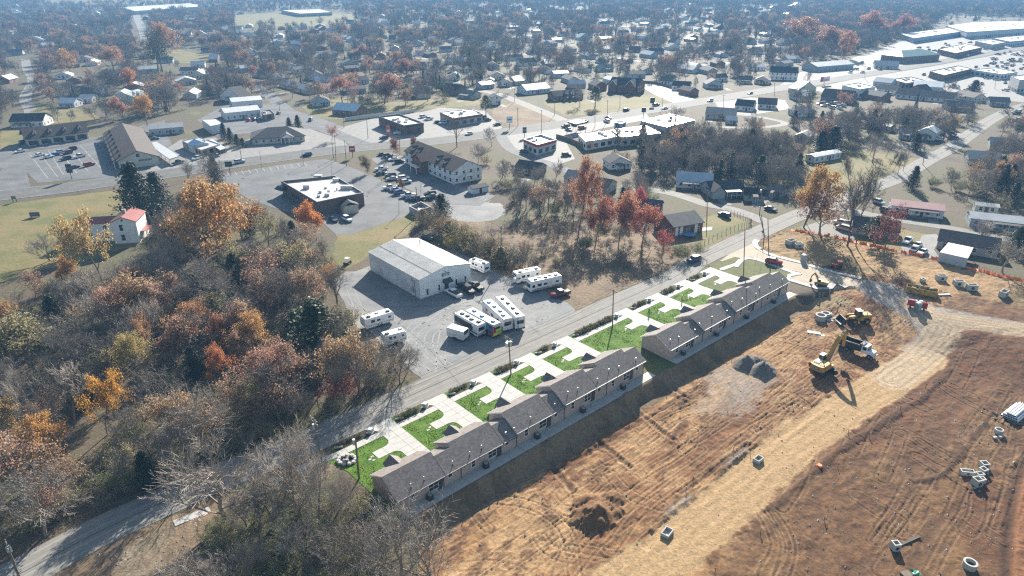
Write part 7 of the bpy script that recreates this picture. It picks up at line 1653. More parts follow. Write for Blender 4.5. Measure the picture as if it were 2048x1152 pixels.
def rvside(label,name,A,B,W_,H,kind,units=3,body=(.74,.74,.73),stripe=(.25,.22,.2),cabover=False,frontleft=True,lower=None):
 """A->B is the long lower edge facing the camera; the vehicle front is at A when frontleft"""
 a,L,an=bframe(A,B);rt=root(name,label,{'motorhome':'motorhome','camper_trailer':'camper trailer'}[name],(a.x,a.y,.04),an)
 f=.5
 if cabover:prof=[(0.9,f),(L,f),(L,H),(.2,H),(0,H-.25),(0,2.1),(1.5,1.9),(1.2,1.35),(.15,1.15),(.1,f)]
 elif name=='motorhome':prof=[(.12,f),(L,f),(L,H-.1),(L-.15,H),(.5,H),(.1,H-.4),(0,1.3)]
 else:prof=[(.35,f),(L-.1,f),(L,1.0),(L,H-.3),(L-.3,H),(.3,H),(0,H-.4),(0,1.1)]
 b=MB();b.extr_y(prof,0,W_);b.build('body','painted',rt,color=body)
 r=MB();r.box(.5,.08,H+.003,L-.3,W_-.08,H+.05);r.build('roof','painted',rt,color=(.80,.80,.78))
 s_=MB();s_.box(.9 if not cabover else 1.7,-.02,f+.45,L-.1,-.003,f+.62);s_.build('stripe','painted',rt,color=stripe)
 if lower:l_=MB();l_.box(.3,-.018,f,L-.1,-.002,f+.42);l_.build('lower_panel','painted',rt,color=lower)
 for x,wd,z0,ht in((.22,.13,1.65,.7),(.42,.11,1.7,.55),(.8,.09,1.7,.5)):w_=MB();w_.box(L*x,-.03,z0,L*(x+wd),-.004,z0+ht);w_.build('window','glass',rt)
 if name=='motorhome' and not cabover:w_=MB();w_.extr_y([(.07,1.55),(-.02,1.5),(.06,2.55),(.12,2.6)],.2,W_-.2);w_.build('windscreen','glass',rt);w_=MB();w_.box(.55,-.03,1.5,1.35,-.004,2.3);w_.build('cab_window','glass',rt)
 elif cabover:w_=MB();w_.box(1.15,.25,1.4,1.3,W_-.25,1.95);w_.build('windscreen','glass',rt);w_=MB();w_.box(-.02,.3,2.3,.0,W_-.3,2.75);w_.build('bunk_window','glass',rt)
 else:w_=MB();w_.box(L,.5,1.3,L+.02,W_-.5,1.9);w_.build('front_window','glass',rt)
 d=MB();d.box(L*.6,-.035,.7,L*.6+.65,-.005,2.4);d.build('entry_door','painted',rt,color=(.66,.66,.66))
 for x in((L*.22,L*.72)if name=='motorhome' else(L*.45,L*.56)):
  for y in(.14,W_-.14):wh=MB();wh.tube((x,y-.14,.42),(x,y+.14,.42),.42,n=12);wh.build('wheel','black_rubber',rt)
 for k in range(units):y=W_*(.35+.3*(k%2));x=L*(.2+.65*k/max(1,units-1));u_=MB();u_.box(x-.45,y-.35,H+.05,x+.45,y+.35,H+.32,(.1,.08));u_.build('roof_unit','painted' if k%2 else 'machine_dark',rt,color=(.66,.66,.65))
 return rt
rvside('large white motorhome parked by the brush field next to the dark red pickup','motorhome',(1061,588),(1123.5,573.5),2.5,3.3,'a',5,lower=(.25,.24,.23))
rvside('older white camper van with a bunk over the cab, behind the large motorhome','motorhome',(1033,570),(1082,559.5),2.4,3.1,'c',3,cabover=True)
rvside('white camper trailer with brown panels beside the warehouse','camper_trailer',(938,537),(968,549.5),2.4,2.9,'t',3,stripe=(.12,.09,.07))
rvside('white camper trailer at the wood edge of the gravel yard','camper_trailer',(731,663),(789,645),2.5,2.9,'t',3)
rvside('white trailer half hidden by twigs below the wood edge','camper_trailer',(770,696),(814,684),2.4,2.8,'t',2)
# ------------------------------------------------------------------ plant on the site
def face_dir(a,b):
 xa,ya,_=GS(*a);xb,yb,_=GS(*b);return math.atan2(yb-ya,xb-xa)
def limb(mb,pts,w0):
 rings=[[(x-n[0]*d,-w0,z-n[1]*d),(x-n[0]*d,w0,z-n[1]*d),(x+n[0]*d,w0,z+n[1]*d),(x+n[0]*d,-w0,z+n[1]*d)]for(x,z,d),n in zip(pts,[(-(b[1]-a[1])/math.hypot(b[0]-a[0],b[1]-a[1]),(b[0]-a[0])/math.hypot(b[0]-a[0],b[1]-a[1]))for a,b in[(pts[max(0,i-1)],pts[min(len(pts)-1,i+1)])for i in range(len(pts))]])]
 mb.loft(rings)
def track_part(rt,x0,x1,y0,y1,h):
 t_=MB();r_=h/2;pr=[(x1-r_+r_*math.cos(a),r_+r_*math.sin(a))for a in np.linspace(-1.57,1.57,7)]+[(x0+r_-r_*math.cos(a),r_-r_*math.sin(a))for a in np.linspace(-1.57,1.57,7)]
 t_.extr_y(pr,y0,y1);n=int((x1-x0)/.35)
 for k in range(n):x=x0+r_+(x1-x0-2*r_)*k/(n-1);t_.box(x-.06,y0,h,x+.06,y1,h+.04)
 o=t_.build('track','machine_dark',rt);q=MB()
 for k in range(4):x=x0+r_+(x1-x0-h)*k/3;q.tube((x,y0-.02,r_),(x,y1+.02,r_),r_*.55,n=10)
 q.build('track_rollers','machine_dark',o)['kind']='stuff'
def text_on(rt,s,size,M_,mat,name='lettering'):
 cu=bpy.data.curves.new(name,'FONT');cu.body=s;cu.size=size;cu.extrude=.005;cu.align_x='CENTER';cu.materials.append(MT[mat])
 o=bpy.data.objects.new(name,cu);C.objects.link(o);me=bpy.data.meshes.new_from_object(o.evaluated_get(bpy.context.evaluated_depsgraph_get()));bpy.data.objects.remove(o);o=obj(name,me,rt);o.matrix_local=M_;return o
def excavator(name,label,loc,an,s,boom,stick,bucket,tr_an=0.0,letters=True):
 rt=root(name,label,'excavator',loc,an)
 u=obj('undercarriage',None,rt);u.rotation_euler=(0,0,tr_an)
 m_=MB();m_.box(-.9*s,-.9*s,.35*s,.9*s,.9*s,.8*s);m_.tube((0,0,.8*s),(0,0,1.05*s),.7*s,n=14);u.data and None
 b_=m_.build('chassis','machine_dark',u)
 for sg in(-1,1):track_part(u,-2.3*s,2.3*s,(1.05 if sg>0 else-1.65)*s,(1.65 if sg>0 else-1.05)*s,.95*s)
 h=MB();h.box(-2.3*s,-1.4*s,1.08*s,1.3*s,1.4*s,1.45*s);h.box(-2.25*s,-1.38*s,1.453*s,.2*s,1.38*s,2.25*s,(.08*s,.06*s));h.build('engine_house','machine_yellow',rt)
 cw=MB();cw.prism([(-2.3*s,-1.42*s),(-2.3*s,1.42*s),(-2.75*s,1.2*s),(-2.95*s,.6*s),(-2.95*s,-.6*s),(-2.75*s,-1.2*s)],1.05*s,2.2*s);cwo=cw.build('counterweight','machine_yellow',rt)
 if letters:
  pl=MB();pl.box(-2.975*s,-.62*s,1.45*s,-2.953*s,.62*s,2.02*s);pl.build('name_plate','machine_dark',cwo)
  text_on(cwo,'CAT',.62*s,Matrix.Translation((-2.99*s,0,1.52*s))@Matrix.Rotation(R(-90),4,'Z')@Matrix.Rotation(R(90),4,'X'),'white_paint')
 eh=MB();eh.tube((-1.4*s,-.6*s,2.2*s),(-1.4*s,-.6*s,2.75*s),.09*s);eh.build('exhaust','dark_metal',rt)
 tp=MB();tp.box(-1.9*s,.1*s,2.253*s,-.5*s,1.1*s,2.36*s);tp.build('engine_hood','trim_white',rt)
 c_=MB();c_.box(.05*s,.45*s,1.46*s,1.45*s,1.35*s,2.95*s,(.1*s,.06*s));co=c_.build('cab','glass',rt);cf=MB()
 for x,y in((.08,.48),(1.42,.48),(.08,1.32),(1.42,1.32)):cf.tube((x*s,y*s,1.46*s),(x*s+(.08 if x<.5 else-.08)*s,y*s+(.05 if y<.9 else-.05)*s,2.95*s),.055*s,n=5)
 cf.box(.06*s,.46*s,1.47*s,1.46*s,1.36*s,1.9*s);cf.build('cab_frame','machine_yellow',co);cr=MB();cr.box(.1*s,.48*s,2.953*s,1.38*s,1.32*s,3.05*s);cr.build('cab_roof','trim_white',co)
 q=MB();limb(q,[(x*s,z*s,d*s)for x,z,d in boom],.28*s);q.build('boom','machine_yellow',rt)
 q=MB();limb(q,[(x*s,z*s,d*s)for x,z,d in stick],.22*s);q.build('stick','machine_yellow',rt)
 q=MB();bx,bz=bucket;q.extr_y([((bx+.05)*s,bz*s),((bx-.55)*s,(bz-.45)*s),((bx-.75)*s,(bz-1.1)*s),((bx-.35)*s,(bz-1.45)*s),((bx+.25)*s,(bz-1.35)*s),((bx+.2)*s,(bz-.6)*s)],-.6*s,.6*s);q.build('bucket','machine_dark',rt)
 for y in(-.4,.4):q=MB();q.tube((.9*s,y*s,1.3*s),(boom[1][0]*s,y*s,(boom[1][1]-.1)*s),.1*s,.07*s);q.build('lift_cylinder','steel',rt)
 q=MB();k=boom[1];q.tube((k[0]*s,0,(k[1]+.4)*s),(stick[0][0]*s,0,(stick[0][1]+.45)*s),.1*s,.07*s);q.build('stick_cylinder','steel',rt)
 return rt
ex=GS(1645,741);an=face_dir((1645,741),(1679,722))
excavator('excavator','large yellow excavator with raised arm beside the dump truck',ex,an,1.12,[(1.0,1.5,.35),(2.6,4.3,.50),(4.2,6.0,.36),(5.6,6.7,.22)],[(5.5,7.0,.3),(6.1,5.6,.34),(6.5,3.2,.18)],(6.55,3.1),1.1)
ex=GS(1641,571);an=face_dir((1645,572),(1628,568))
excavator('small_excavator','small yellow excavator with bent arm on the kerbed street',(ex[0],ex[1],.06),an,.62,[(1.0,1.5,.32),(2.2,3.9,.42),(3.2,4.9,.3)],[(3.1,5.1,.26),(4.2,3.4,.24),(4.5,2.0,.18)],(4.5,2.0),.5,False)
lo=GS(1711,644);an=face_dir((1732,641),(1680,646));rt=root('wheel_loader','yellow wheel loader with lowered bucket on the graded earth','loader',lo,an)
m_=MB();m_.box(-3.2,-1.1,.9,-.4,1.1,1.75);m_.box(-3.3,-1.05,1.753,-1.0,1.05,2.35,(.15,.1));m_.build('engine_body','machine_yellow',rt)
m_=MB();m_.box(-.38,-.9,.85,1.5,.9,1.5);m_.build('front_frame','machine_yellow',rt)
m_=MB();m_.box(-.95,-.75,1.76,.45,.75,3.2,(.12,.08));co=m_.build('cab','glass',rt);m_=MB();m_.box(-.95,-.78,3.203,.45,.78,3.35);m_.build('cab_roof','trim_white',co);m_=MB()
for x,y in((-.9,-.72),(.4,-.72),(-.9,.72),(.4,.72)):m_.tube((x,y,1.76),(x*.86,y*.9,3.2),.06,n=5)
m_.build('cab_frame','machine_yellow',co)
for x in(-2.1,1.0):
 for y in(-1.2,1.2):m_=MB();m_.tube((x,y-.32,.78),(x,y+.32,.78),.80,n=16);m_.mat=1;m_.tube((x,y-.34,.78),(x,y+.34,.78),.38,n=10);m_.build('wheel',['black_rubber','machine_yellow'],rt)
for y in(-.65,.65):m_=MB();limb(m_,[(.4,1.9,.2),(2.2,1.7,.22),(3.3,.6,.18)],.12);m_.xform(Matrix.Translation((0,y,0)));m_.build('lift_arm','machine_yellow',rt)
m_=MB();m_.extr_y([(3.2,.15),(4.6,.1),(4.55,.18),(3.6,.35),(3.35,1.0),(3.5,1.5),(3.35,1.55),(3.1,.9)],-1.5,1.5);m_.extr_y([(3.15,.12),(4.5,.12),(3.5,1.5),(3.15,.9)],-1.56,-1.49);m_.extr_y([(3.15,.12),(4.5,.12),(3.5,1.5),(3.15,.9)],1.49,1.56);m_.build('bucket','machine_dark',rt)
m_=MB();m_.tube((-2.2,.5,2.3),(-2.2,.5,3.0),.07);m_.build('exhaust','dark_metal',rt)
dt=GS(1711,704);an=face_dir((1688,696),(1735,713));rt=root('dump_truck','white dump truck with black tipper bed next to the excavator','dump truck',dt,an)
m_=MB();m_.box(-3.8,-.45,.75,3.6,.45,1.05);m_.build('chassis','machine_dark',rt)
m_=MB();m_.box(-3.9,-1.2,1.08,1.0,1.2,1.25)
for y0,y1 in((-1.22,-1.1),(1.1,1.22)):m_.extr_y([(-3.9,1.25),(1.0,1.25),(1.0,2.75),(-3.9,2.5)],y0,y1)
m_.box(.9,-1.1,1.25,1.0,1.1,2.9);m_.box(-3.9,-1.1,1.25,-3.8,1.1,2.4);bd=m_.build('tipper_bed','dark_metal',rt)
m_=MB();m_.box(.95,-1.1,2.9,1.7,1.1,3.0);m_.build('bed_canopy','dark_metal',bd);m_=MB();m_.box(-3.7,-1.09,1.26,.88,1.09,1.75,(.3,.2));m_.build('earth_load','soilload',bd)if 'soilload' in MT else m_.build('earth_load','machine_dark',bd)
for y in(-1.235,1.235):m_=MB();m_.box(-3.9,y-.02,2.5,1.0,y+.02,2.62);m_.build('bed_rail','steel',bd)
m_=MB();m_.box(1.35,-1.1,.95,2.75,1.1,2.75,(.12,.06));co=m_.build('cab','painted',rt,color=(.75,.76,.77));m_=MB();m_.box(2.66,-.9,1.8,2.76,.9,2.5);m_.build('windscreen','glass',co)
for y in(-1.09,1.09):m_=MB();m_.box(1.65,y-.03,1.8,2.45,y+.03,2.5);m_.build('side_window','glass',co)
m_=MB();m_.box(2.7,-.85,.85,4.1,.85,1.75,(.0,.12));m_.build('bonnet','painted',rt,color=(.75,.76,.77));m_=MB();m_.box(4.1,-.6,.9,4.16,.6,1.55);m_.build('grille','chrome',rt);m_=MB();m_.box(4.1,-1.15,.5,4.35,1.15,.82);m_.build('bumper','chrome',rt)
for y in(-.75,.75):m_=MB();m_.box(4.0,y-.13,1.0,4.13,y+.13,1.3);m_.build('headlight','lamp_clear',rt)
for x,dual in((3.3,0),(-1.6,1),(-2.9,1)):
 for y in(-.98,.98):m_=MB();w_=.26 if dual else.15;m_.tube((x,y-w_,.52),(x,y+w_,.52),.52,n=14);m_.mat=1;m_.tube((x,y-w_-.01,.52),(x,y+w_+.01,.52),.24,n=8);m_.build('wheel',['black_rubber','steel'],rt)
for y in(-.8,.8):m_=MB();m_.tube((1.2,y,1.0),(1.2,y,3.3),.07);m_.build('exhaust','chrome',rt)
tr=GS(1673,536);rt=root('small_tractor','small dark tractor with canopy on the brushy ground beyond the pavement','tractor',tr,R(150));m_=MB();m_.box(-.3,-.35,.5,1.5,.35,1.1,(.05,.05));m_.build('bonnet','lamp_red',rt);m_=MB();m_.box(-1.2,-.5,.5,-.3,.5,.9);m_.box(-.9,-.3,.9,-.7,.3,1.3);m_.build('seat_platform','machine_dark',rt);m_=MB();m_.box(-1.3,-.7,2.2,.1,.7,2.28)
for x,y in((-1.1,-.6),(-1.1,.6),(0,-.6),(0,.6)):m_.tube((x,y,.6),(x,y,2.2),.035,n=5)
m_.build('canopy','lamp_red',rt)
for x,r_ in((-.8,.6),(1.1,.38)):
 for y in(-.62,.62):m_=MB();m_.tube((x,y-.16,r_),(x,y+.16,r_),r_,n=12);m_.build('wheel','black_rubber',rt)
m_=MB();m_.box(1.6,-.7,.2,2.2,.7,.7);m_.build('loader_bucket','machine_dark',rt)
ut=G(695,528);rt=root('utility_cart','small dark utility cart on the grass left of the warehouse','utility cart',(*ut,.03),R(70));m_=MB();m_.box(-1.3,-.65,.4,1.2,.65,.85,(.1,.05));m_.build('body','machine_dark',rt);m_=MB();m_.box(-.5,-.6,1.8,.6,.6,1.88)
for x,y in((-.45,-.55),(-.45,.55),(.55,-.55),(.55,.55)):m_.tube((x,y,.8),(x,y,1.8),.03,n=5)
m_.build('roll_cage','trim_white',rt)
for x in(-.85,.85):
 for y in(-.6,.6):m_=MB();m_.tube((x,y-.12,.3),(x,y+.12,.3),.3,n=10);m_.build('wheel','black_rubber',rt)
# ------------------------------------------------------------------ loose things on the site
def at(px,py):x,y,z=GS(px,py);return(x,y,z)
def openbox(label,px,py,an,lx,ly,h,t_=.18,name='concrete_box',mat='precast',group='precast concrete boxes',hole=True,z=None,cat='concrete box'):
 p_=at(px,py);rt=root(name,label,cat,p_,an,group)
 m_=MB();x,y=lx/2,ly/2
 m_.box(-x,-y,0,x,-y+t_,h);m_.box(-x,y-t_,0,x,y,h);m_.box(-x,-y+t_+.001,0,-x+t_,y-t_-.001,h);m_.box(x-t_,-y+t_+.001,0,x,y-t_-.001,h);m_.box(-x+t_,-y+t_,0,x-t_,y-t_,.12);m_.build('shell',mat,rt)
 if hole:k=MB();k.tube((0,-y-.006,h*.45),(0,-y+.03,h*.45),min(h,lx)*.28,n=14);k.build('pipe_opening','machine_dark',rt)
 return rt
for lab,px,py,an,lx,ly,h in(('long low concrete box left of the stacked white boxes',1933,948,-.15,2.2,1.0,.8),('topmost concrete box of the group at the right',1967,934,.1,1.3,1.2,1.0),('concrete box second from the top of the group',1965,946,.4,1.2,1.1,1.0),('small concrete box in the middle of the group',1958,953,.1,1.2,1.0,.8),('concrete box tucked behind the lowest of the group',1961,964,.0,1.1,1.0,.9),('lowest concrete box of the group, with a round hole',1952,970,.25,1.3,1.3,1.4),('lone tall concrete box with a dark pipe leaning on it',1789,1098,.12,1.1,1.1,1.3)):
 openbox(lab,px,py,an,lx,ly,h)
for lab,px,py,an in(('white concrete box leftmost in the line below the orange fence',1881,560,.0),('white concrete box in the middle of the line by the fence',1916,571,-.2),('white concrete box right of the middle one by the fence',1942,579,-.1),('tilted white concrete box at the right end of the line',2006,592,.6)):openbox(lab,px,py,an,2.5,1.5,1.5)
openbox('small white concrete block behind the long rusty container',1845,563,.3,1.2,1.0,.9,hole=False)
openbox('grey drain box sunk in the ditch by the haul road',1516,922,.7,1.7,1.2,.7,.15,hole=False);openbox('grey drain box in gravel below the earth pile',1334,1068,.9,1.9,1.3,.6,.15,hole=False)
def ring(label,px,py,r_,h,z=0,name='manhole_ring',mat='precast',lid=False,group='manhole rings'):
 p_=at(px,py);rt=root(name,label,'manhole ring',(p_[0],p_[1],p_[2]+z),0,group);m_=MB();n=18
 o1=[(r_*math.cos(6.283*i/n),r_*math.sin(6.283*i/n))for i in range(n)];i1=[(x*.72,y*.72)for x,y in o1]
 for i in range(n):j=(i+1)%n;m_.face((*o1[i],0),(*o1[j],0),(*o1[j],h),(*o1[i],h));m_.face((*i1[j],0),(*i1[i],0),(*i1[i],h),(*i1[j],h));m_.face((*o1[i],h),(*o1[j],h),(*i1[j],h),(*i1[i],h))
 m_.build('ring',mat,rt)
 k=MB();k.tube((0,0,.02),(0,0,h*.4),r_*.71,n=16);k.build('inner_floor','machine_dark',rt)
 return rt
ring('white round manhole ring at the bottom right corner',1938,1134,.95,1.0);ring('white manhole cone below the stack of pipes',1996,866,.75,.9)
ring('larger white manhole ring by the loader bucket',1640,640,1.3,1.5);ring('second white manhole ring behind the larger one',1650,634,1.1,1.2);ring('low grey ring behind the white manhole rings',1657,630,.8,.6)
def slab(label,px,py,an,lx,ly,h,name='concrete_slab',mat='precast',cat='slab',tilt=0,group=None):
 p_=at(px,py);o=MB().box(-lx/2,-ly/2,0,lx/2,ly/2,h,(.02,.02)).build(name,mat);o.location=p_;o.rotation_euler=(tilt,0,an);tag(o,label,cat,group);return o
slab('small white block left of the manhole cone',1989,877,.2,.8,.4,.4,'concrete_block',cat='block');slab('small white block right below the manhole cone',2001,875,.5,.9,.5,.4,'concrete_block',cat='block')
slab('white flat slab lying right of the manhole rings',1659,641,.3,1.6,1.2,.2);slab('thin white plank by the loader bucket',1668,637,.1,2.2,.5,.15,'plank',cat='plank');slab('white flat panel on the earth left of the excavator arm',1628,665,-.35,3.0,1.4,.06,'flat_panel',cat='panel');slab('second white flat panel beside the larger one',1641,671,.2,2.2,.9,.06,'flat_panel',cat='panel')
slab('pale slab lying in the gravel by the junction',1888,590,.1,3.4,.8,.25);slab('dark plank leaning at the lone concrete box',1820,1082,.42,4.4,.35,.12,'dark_plank','machine_dark','plank')
b0_,b1_=at(1995,850),at(2050,806);pa=math.atan2(b1_[1]-b0_[1],b1_[0]-b0_[0]);ca,sa=math.cos(pa),math.sin(pa);n=0
for lay,cnt_ in((0,7),(1,6),(2,4)):
 for k in range(cnt_):
  off=(k-(cnt_-1)/2)*.44;n+=1
  ox,oy=at(2030,830)[:2];m_=MB();m_.tube((-3.0,0,0),(3.0,0,0),.20,n=10);m_.mat=1;m_.tube((-3.01,0,0),(-2.99,0,0),.16,n=10);m_.tube((2.99,0,0),(3.01,0,0),.16,n=10)
  o=m_.build('white_pipe',['pvc','machine_dark']);o.location=(ox-sa*off+ca*.2*lay,oy+ca*off+sa*.2*lay,at(2030,830)[2]+.40+lay*.38);o.rotation_euler=(0,0,pa);tag(o,'white plastic pipe in the stack at the right edge','pipe','stacked white pipes')
for k in(-1.8,1.6):
 ox,oy,oz=at(2030,830);o=MB().box(-.1,-1.9,0,.1,1.9,.2).build('timber_bearer','weathered_wood');o.location=(ox+ca*k,oy+sa*k,oz+.0);o.rotation_euler=(0,0,pa);tag(o,f'wooden bearer under the {"near" if k < 0 else "far"} end of the white pipe stack','timber')
for i,(px,py)in enumerate(((1990,838),(2005,843),(2022,846),(2036,848))):slab('broken brown timber beside the white pipes',px,py,i*.9,1.6,.3,.25,'timber','weathered_wood','timber',group='timbers beside the pipes')
p_=at(1842,587);an=face_dir((1815,582),(1870,592));rt=root('open_container','long rusty yellow open container full of white debris','container',p_,an);m_=MB();pm('rusty_yellow',(.42,.28,.06),.8,.6,1.2);L,D,H=7.2,2.4,1.7
m_.box(-L/2,-D/2,.12,L/2,-D/2+.08,H);m_.box(-L/2,D/2-.08,.12,L/2,D/2,H);m_.box(-L/2,-D/2+.081,.12,-L/2+.08,D/2-.081,H);m_.box(L/2-.08,-D/2+.081,.12,L/2,D/2-.081,H);m_.box(-L/2,-D/2,0,L/2,D/2,.118);m_.build('shell','rusty_yellow',rt)
for k in range(9):x=-L/2+.4+k*.8;q=MB();q.box(x-.07,-D/2-.08,.1,x+.07,-D/2-.002,H);q.build('rib','rusty_yellow',rt)
ra=random.Random(8)
for k in range(14):q=MB();s_=ra.uniform(.25,.6);q.box(-s_,-s_*.6,0,s_,s_*.6,s_*.5,(.1,.05));o=q.build('debris',ra.choice(('trim_white','weathered_wood','precast')));o.location=(p_[0]+math.cos(an)*ra.uniform(-3,3),p_[1]+math.sin(an)*ra.uniform(-3,3)+ra.uniform(-.6,.6),p_[2]+ra.uniform(1.15,1.55));o.rotation_euler=(ra.uniform(-.4,.4),ra.uniform(-.4,.4),ra.uniform(0,3));tag(o,'chunk of debris heaped in the long rusty container','debris','debris in the container')
q=MB();q.box(-L/2+.1,-D/2+.1,.13,L/2-.1,D/2-.1,1.1);q.build('load','machine_dark',rt)
p_=at(1833,616);an=face_dir((1817,612),(1848,618));rt=root('fuel_tank','dark red fuel tank lying on a stand at the gravel junction','tank',p_,an);m_=MB();m_.tube((-2.2,0,1.1),(2.2,0,1.1),.8,n=18);m_.build('tank','lamp_red',rt)
for x in(-1.5,1.5):q=MB();q.box(x-.12,-.7,0,x+.12,.7,.5);q.build('stand','machine_dark',rt)
q=MB();q.tube((-.5,0,1.9),(-.5,0,2.1),.2);q.box(.2,-.25,1.86,.9,.25,2.2);q.build('pump','trim_white',rt)
p_=at(1834,621);rt=root('portable_tank','grey portable toilet with white domed roof before the red tank','portable toilet',p_,.2);m_=MB();m_.box(-.6,-.6,0,.6,.6,2.0);m_.build('cabin','siding',rt,color=(.2,.23,.25));m_=MB();m_.loft([[(x*k,y*k,z)for x,y in((-.65,-.65),(.65,-.65),(.65,.65),(-.65,.65))]for k,z in((1,2.003),(.9,2.2),(.55,2.35))]);m_.build('roof','trim_white',rt);m_=MB();m_.box(-.4,-.63,.1,.4,-.602,1.85);m_.build('door','painted',rt,color=(.26,.3,.32))
x,y=G(1606,524);rt=root('portable_toilet','grey portable toilet standing on the pavement of the new street','portable toilet',(x,y,.13),.5);m_=MB();m_.box(-.58,-.58,0,.58,.58,2.0);m_.build('cabin','siding',rt,color=(.33,.36,.38));m_=MB();m_.loft([[(x_*k,y_*k,z)for x_,y_ in((-.62,-.62),(.62,-.62),(.62,.62),(-.62,.62))]for k,z in((1,2.003),(.92,2.2),(.5,2.32))]);m_.build('roof','trim_white',rt);m_=MB();m_.box(-.4,-.61,.1,.4,-.582,1.85);m_.build('door','painted',rt,color=(.4,.43,.45));m_=MB();m_.tube((.45,.45,2.0),(.45,.45,2.6),.05);m_.build('vent_pipe','dark_metal',rt)
openbox('large concrete vault tilted by the utility pole',1581,488,.5,2.8,2.0,1.4,hole=False,name='concrete_vault',group=None);openbox('grey concrete vault right of the tilted one',1596,494,.1,2.4,1.8,1.3,name='concrete_vault',group=None)
x,y=G(1829,1145,-2);p_=at(1829,1147);rt=root('fallen_net','crumpled green plastic sheet at the bottom edge','plastic sheet',p_);m_=MB();ra=random.Random(2);g_=[[(i*.3-.6,j*.3-.5,.1+.4*ra.random())for i in range(5)]for j in range(4)]
for j in range(3):
 for i in range(4):m_.face(g_[j][i],g_[j][i+1],g_[j+1][i+1],g_[j+1][i])
m_.build('sheet','green_plastic',rt)
slab('grey pallet beside the green plastic sheet',1812,1150,.3,1.4,1.1,.3,'pallet','weathered_wood','pallet')
p_=at(1639,932);m_=MB();m_.tube((0,0,0),(0,0,.25),.55,.4,12);o=m_.build('orange_cone','orange_mesh');o.location=p_;tag(o,'bright orange cone lying beside the haul road','cone')
ra=random.Random(12)
for i,(px,py)in enumerate(((1466,903),(1585,812),(1800,820),(1738,873),(1851,776),(1675,935),(1521,1066),(1430,1146),(1386,962),(1372,983),(1500,905),(1696,868),(1648,1042))):
 p_=at(px,py);rt=root('survey_stake','short survey stake with a loose ribbon, '+('by the stone pile','below the dump truck','top one right of the haul road','right of the haul road, upper middle','near the gravel branch','by the orange cone','in the curved wheel ruts','at the bottom edge','left of the ditch, upper','left of the ditch, lower','beside the ditch drain box','below the excavator shadow','below the orange cone')[i],'stake',p_,ra.uniform(0,3));m_=MB();m_.box(-.04,-.04,-.2,.04,.04,1.0);m_.build('stake','weathered_wood',rt);m_=MB();m_.box(.04,-.01,.75,.30,.01,.95);m_.build('ribbon','orange_mesh' if i%3 else 'white_paint',rt)
stones=MB();ra=random.Random(21)
for i in range(2600):
 px,py=ra.choice(((ra.uniform(950,2048),ra.uniform(760,1152)),(ra.gauss(1960,60),ra.gauss(880,140)),(ra.gauss(1720,150),ra.gauss(930,90)),(ra.gauss(1750,60),ra.gauss(620,25))))
 if not(900<px<2100 and 600<py<1200):continue
 x,y,z=GT(px,py);u,v=UVof(x,y)
 if v>-6.5:continue
 z=HZ(x,y);
 if z==0.0:continue
 s_=.05+.22*ra.random()**4;a=ra.uniform(0,6.28);pts=[(x+s_*math.cos(a+k*1.57)*ra.uniform(.7,1.3),y+s_*math.sin(a+k*1.57)*ra.uniform(.7,1.3))for k in range(4)]
 k=len(stones.v);stones.v+=[(*q,z-.05)for q in pts]+[(x,y,z+s_*ra.uniform(.6,1.1))];stones.f+=[(k,k+1,k+4),(k+1,k+2,k+4),(k+2,k+3,k+4),(k+3,k,k+4)];stones.m+=[0]*4
tag(stones.build('rubble','precast'),kind='stuff')
FL=[(1581,460),(1643,470),(1681,477),(1726,488),(1782,500),(1824,508),(1886,522),(1945,538),(1990,550),(2060,565)]
fl=smoothline([G(*p)for p in FL],8);rt=root('orange_fence','sagging orange plastic fence along the upper edge of the site','fence',(*fl[0],0));ra=random.Random(31);o0=fl[0]
for i in range(0,len(fl)-1):
 a,b=fl[i],fl[i+1];m_=MB();hs=[ra.uniform(.25,.85)for _ in range(2)];ls=[ra.uniform(-.5,.5)for _ in range(2)]
 if ra.random()<.10:continue
 m_.face((a[0]-o0[0],a[1]-o0[1],.03),(b[0]-o0[0],b[1]-o0[1],.03),(b[0]-o0[0]+ls[1],b[1]-o0[1]+ls[1],hs[1]),(a[0]-o0[0]+ls[0],a[1]-o0[1]+ls[0],hs[0]));m_.face((a[0]-o0[0]+ls[0],a[1]-o0[1]+ls[0],hs[0]),(b[0]-o0[0]+ls[1],b[1]-o0[1]+ls[1],hs[1]),(b[0]-o0[0]-.5,b[1]-o0[1]-.6,.06),(a[0]-o0[0]-.5,a[1]-o0[1]-.6,.06))
 m_.build('mesh_panel','orange_mesh',rt)
 q=MB();q.tube((a[0]-o0[0],a[1]-o0[1],-.1),(a[0]-o0[0],a[1]-o0[1],1.25),.04,n=5);q.build('post','weathered_wood',rt)
def z7(x,y):return 1240+x/5.76,360+y/5.76
fl=smoothline([G(*z7(*p))for p in((860,790),(1020,710),(1220,610),(1400,545),(1490,540),(1510,500),(1470,470),(1350,410),(1215,370))],4);o0=fl[0];rt=root('wire_fence','wooden post and wire fence round the corner lawn of the dark brick house','fence',(*o0,0))
for x,y in fl[::1]:q=MB();q.tube((x-o0[0],y-o0[1],-.2),(x-o0[0],y-o0[1],1.5),.07,.06,6);q.build('post','weathered_wood',rt)
for z in(.5,.95,1.35):q=MB();q.path([(x-o0[0],y-o0[1],z)for x,y in fl],.014,4);q.build('wire','wire',rt)
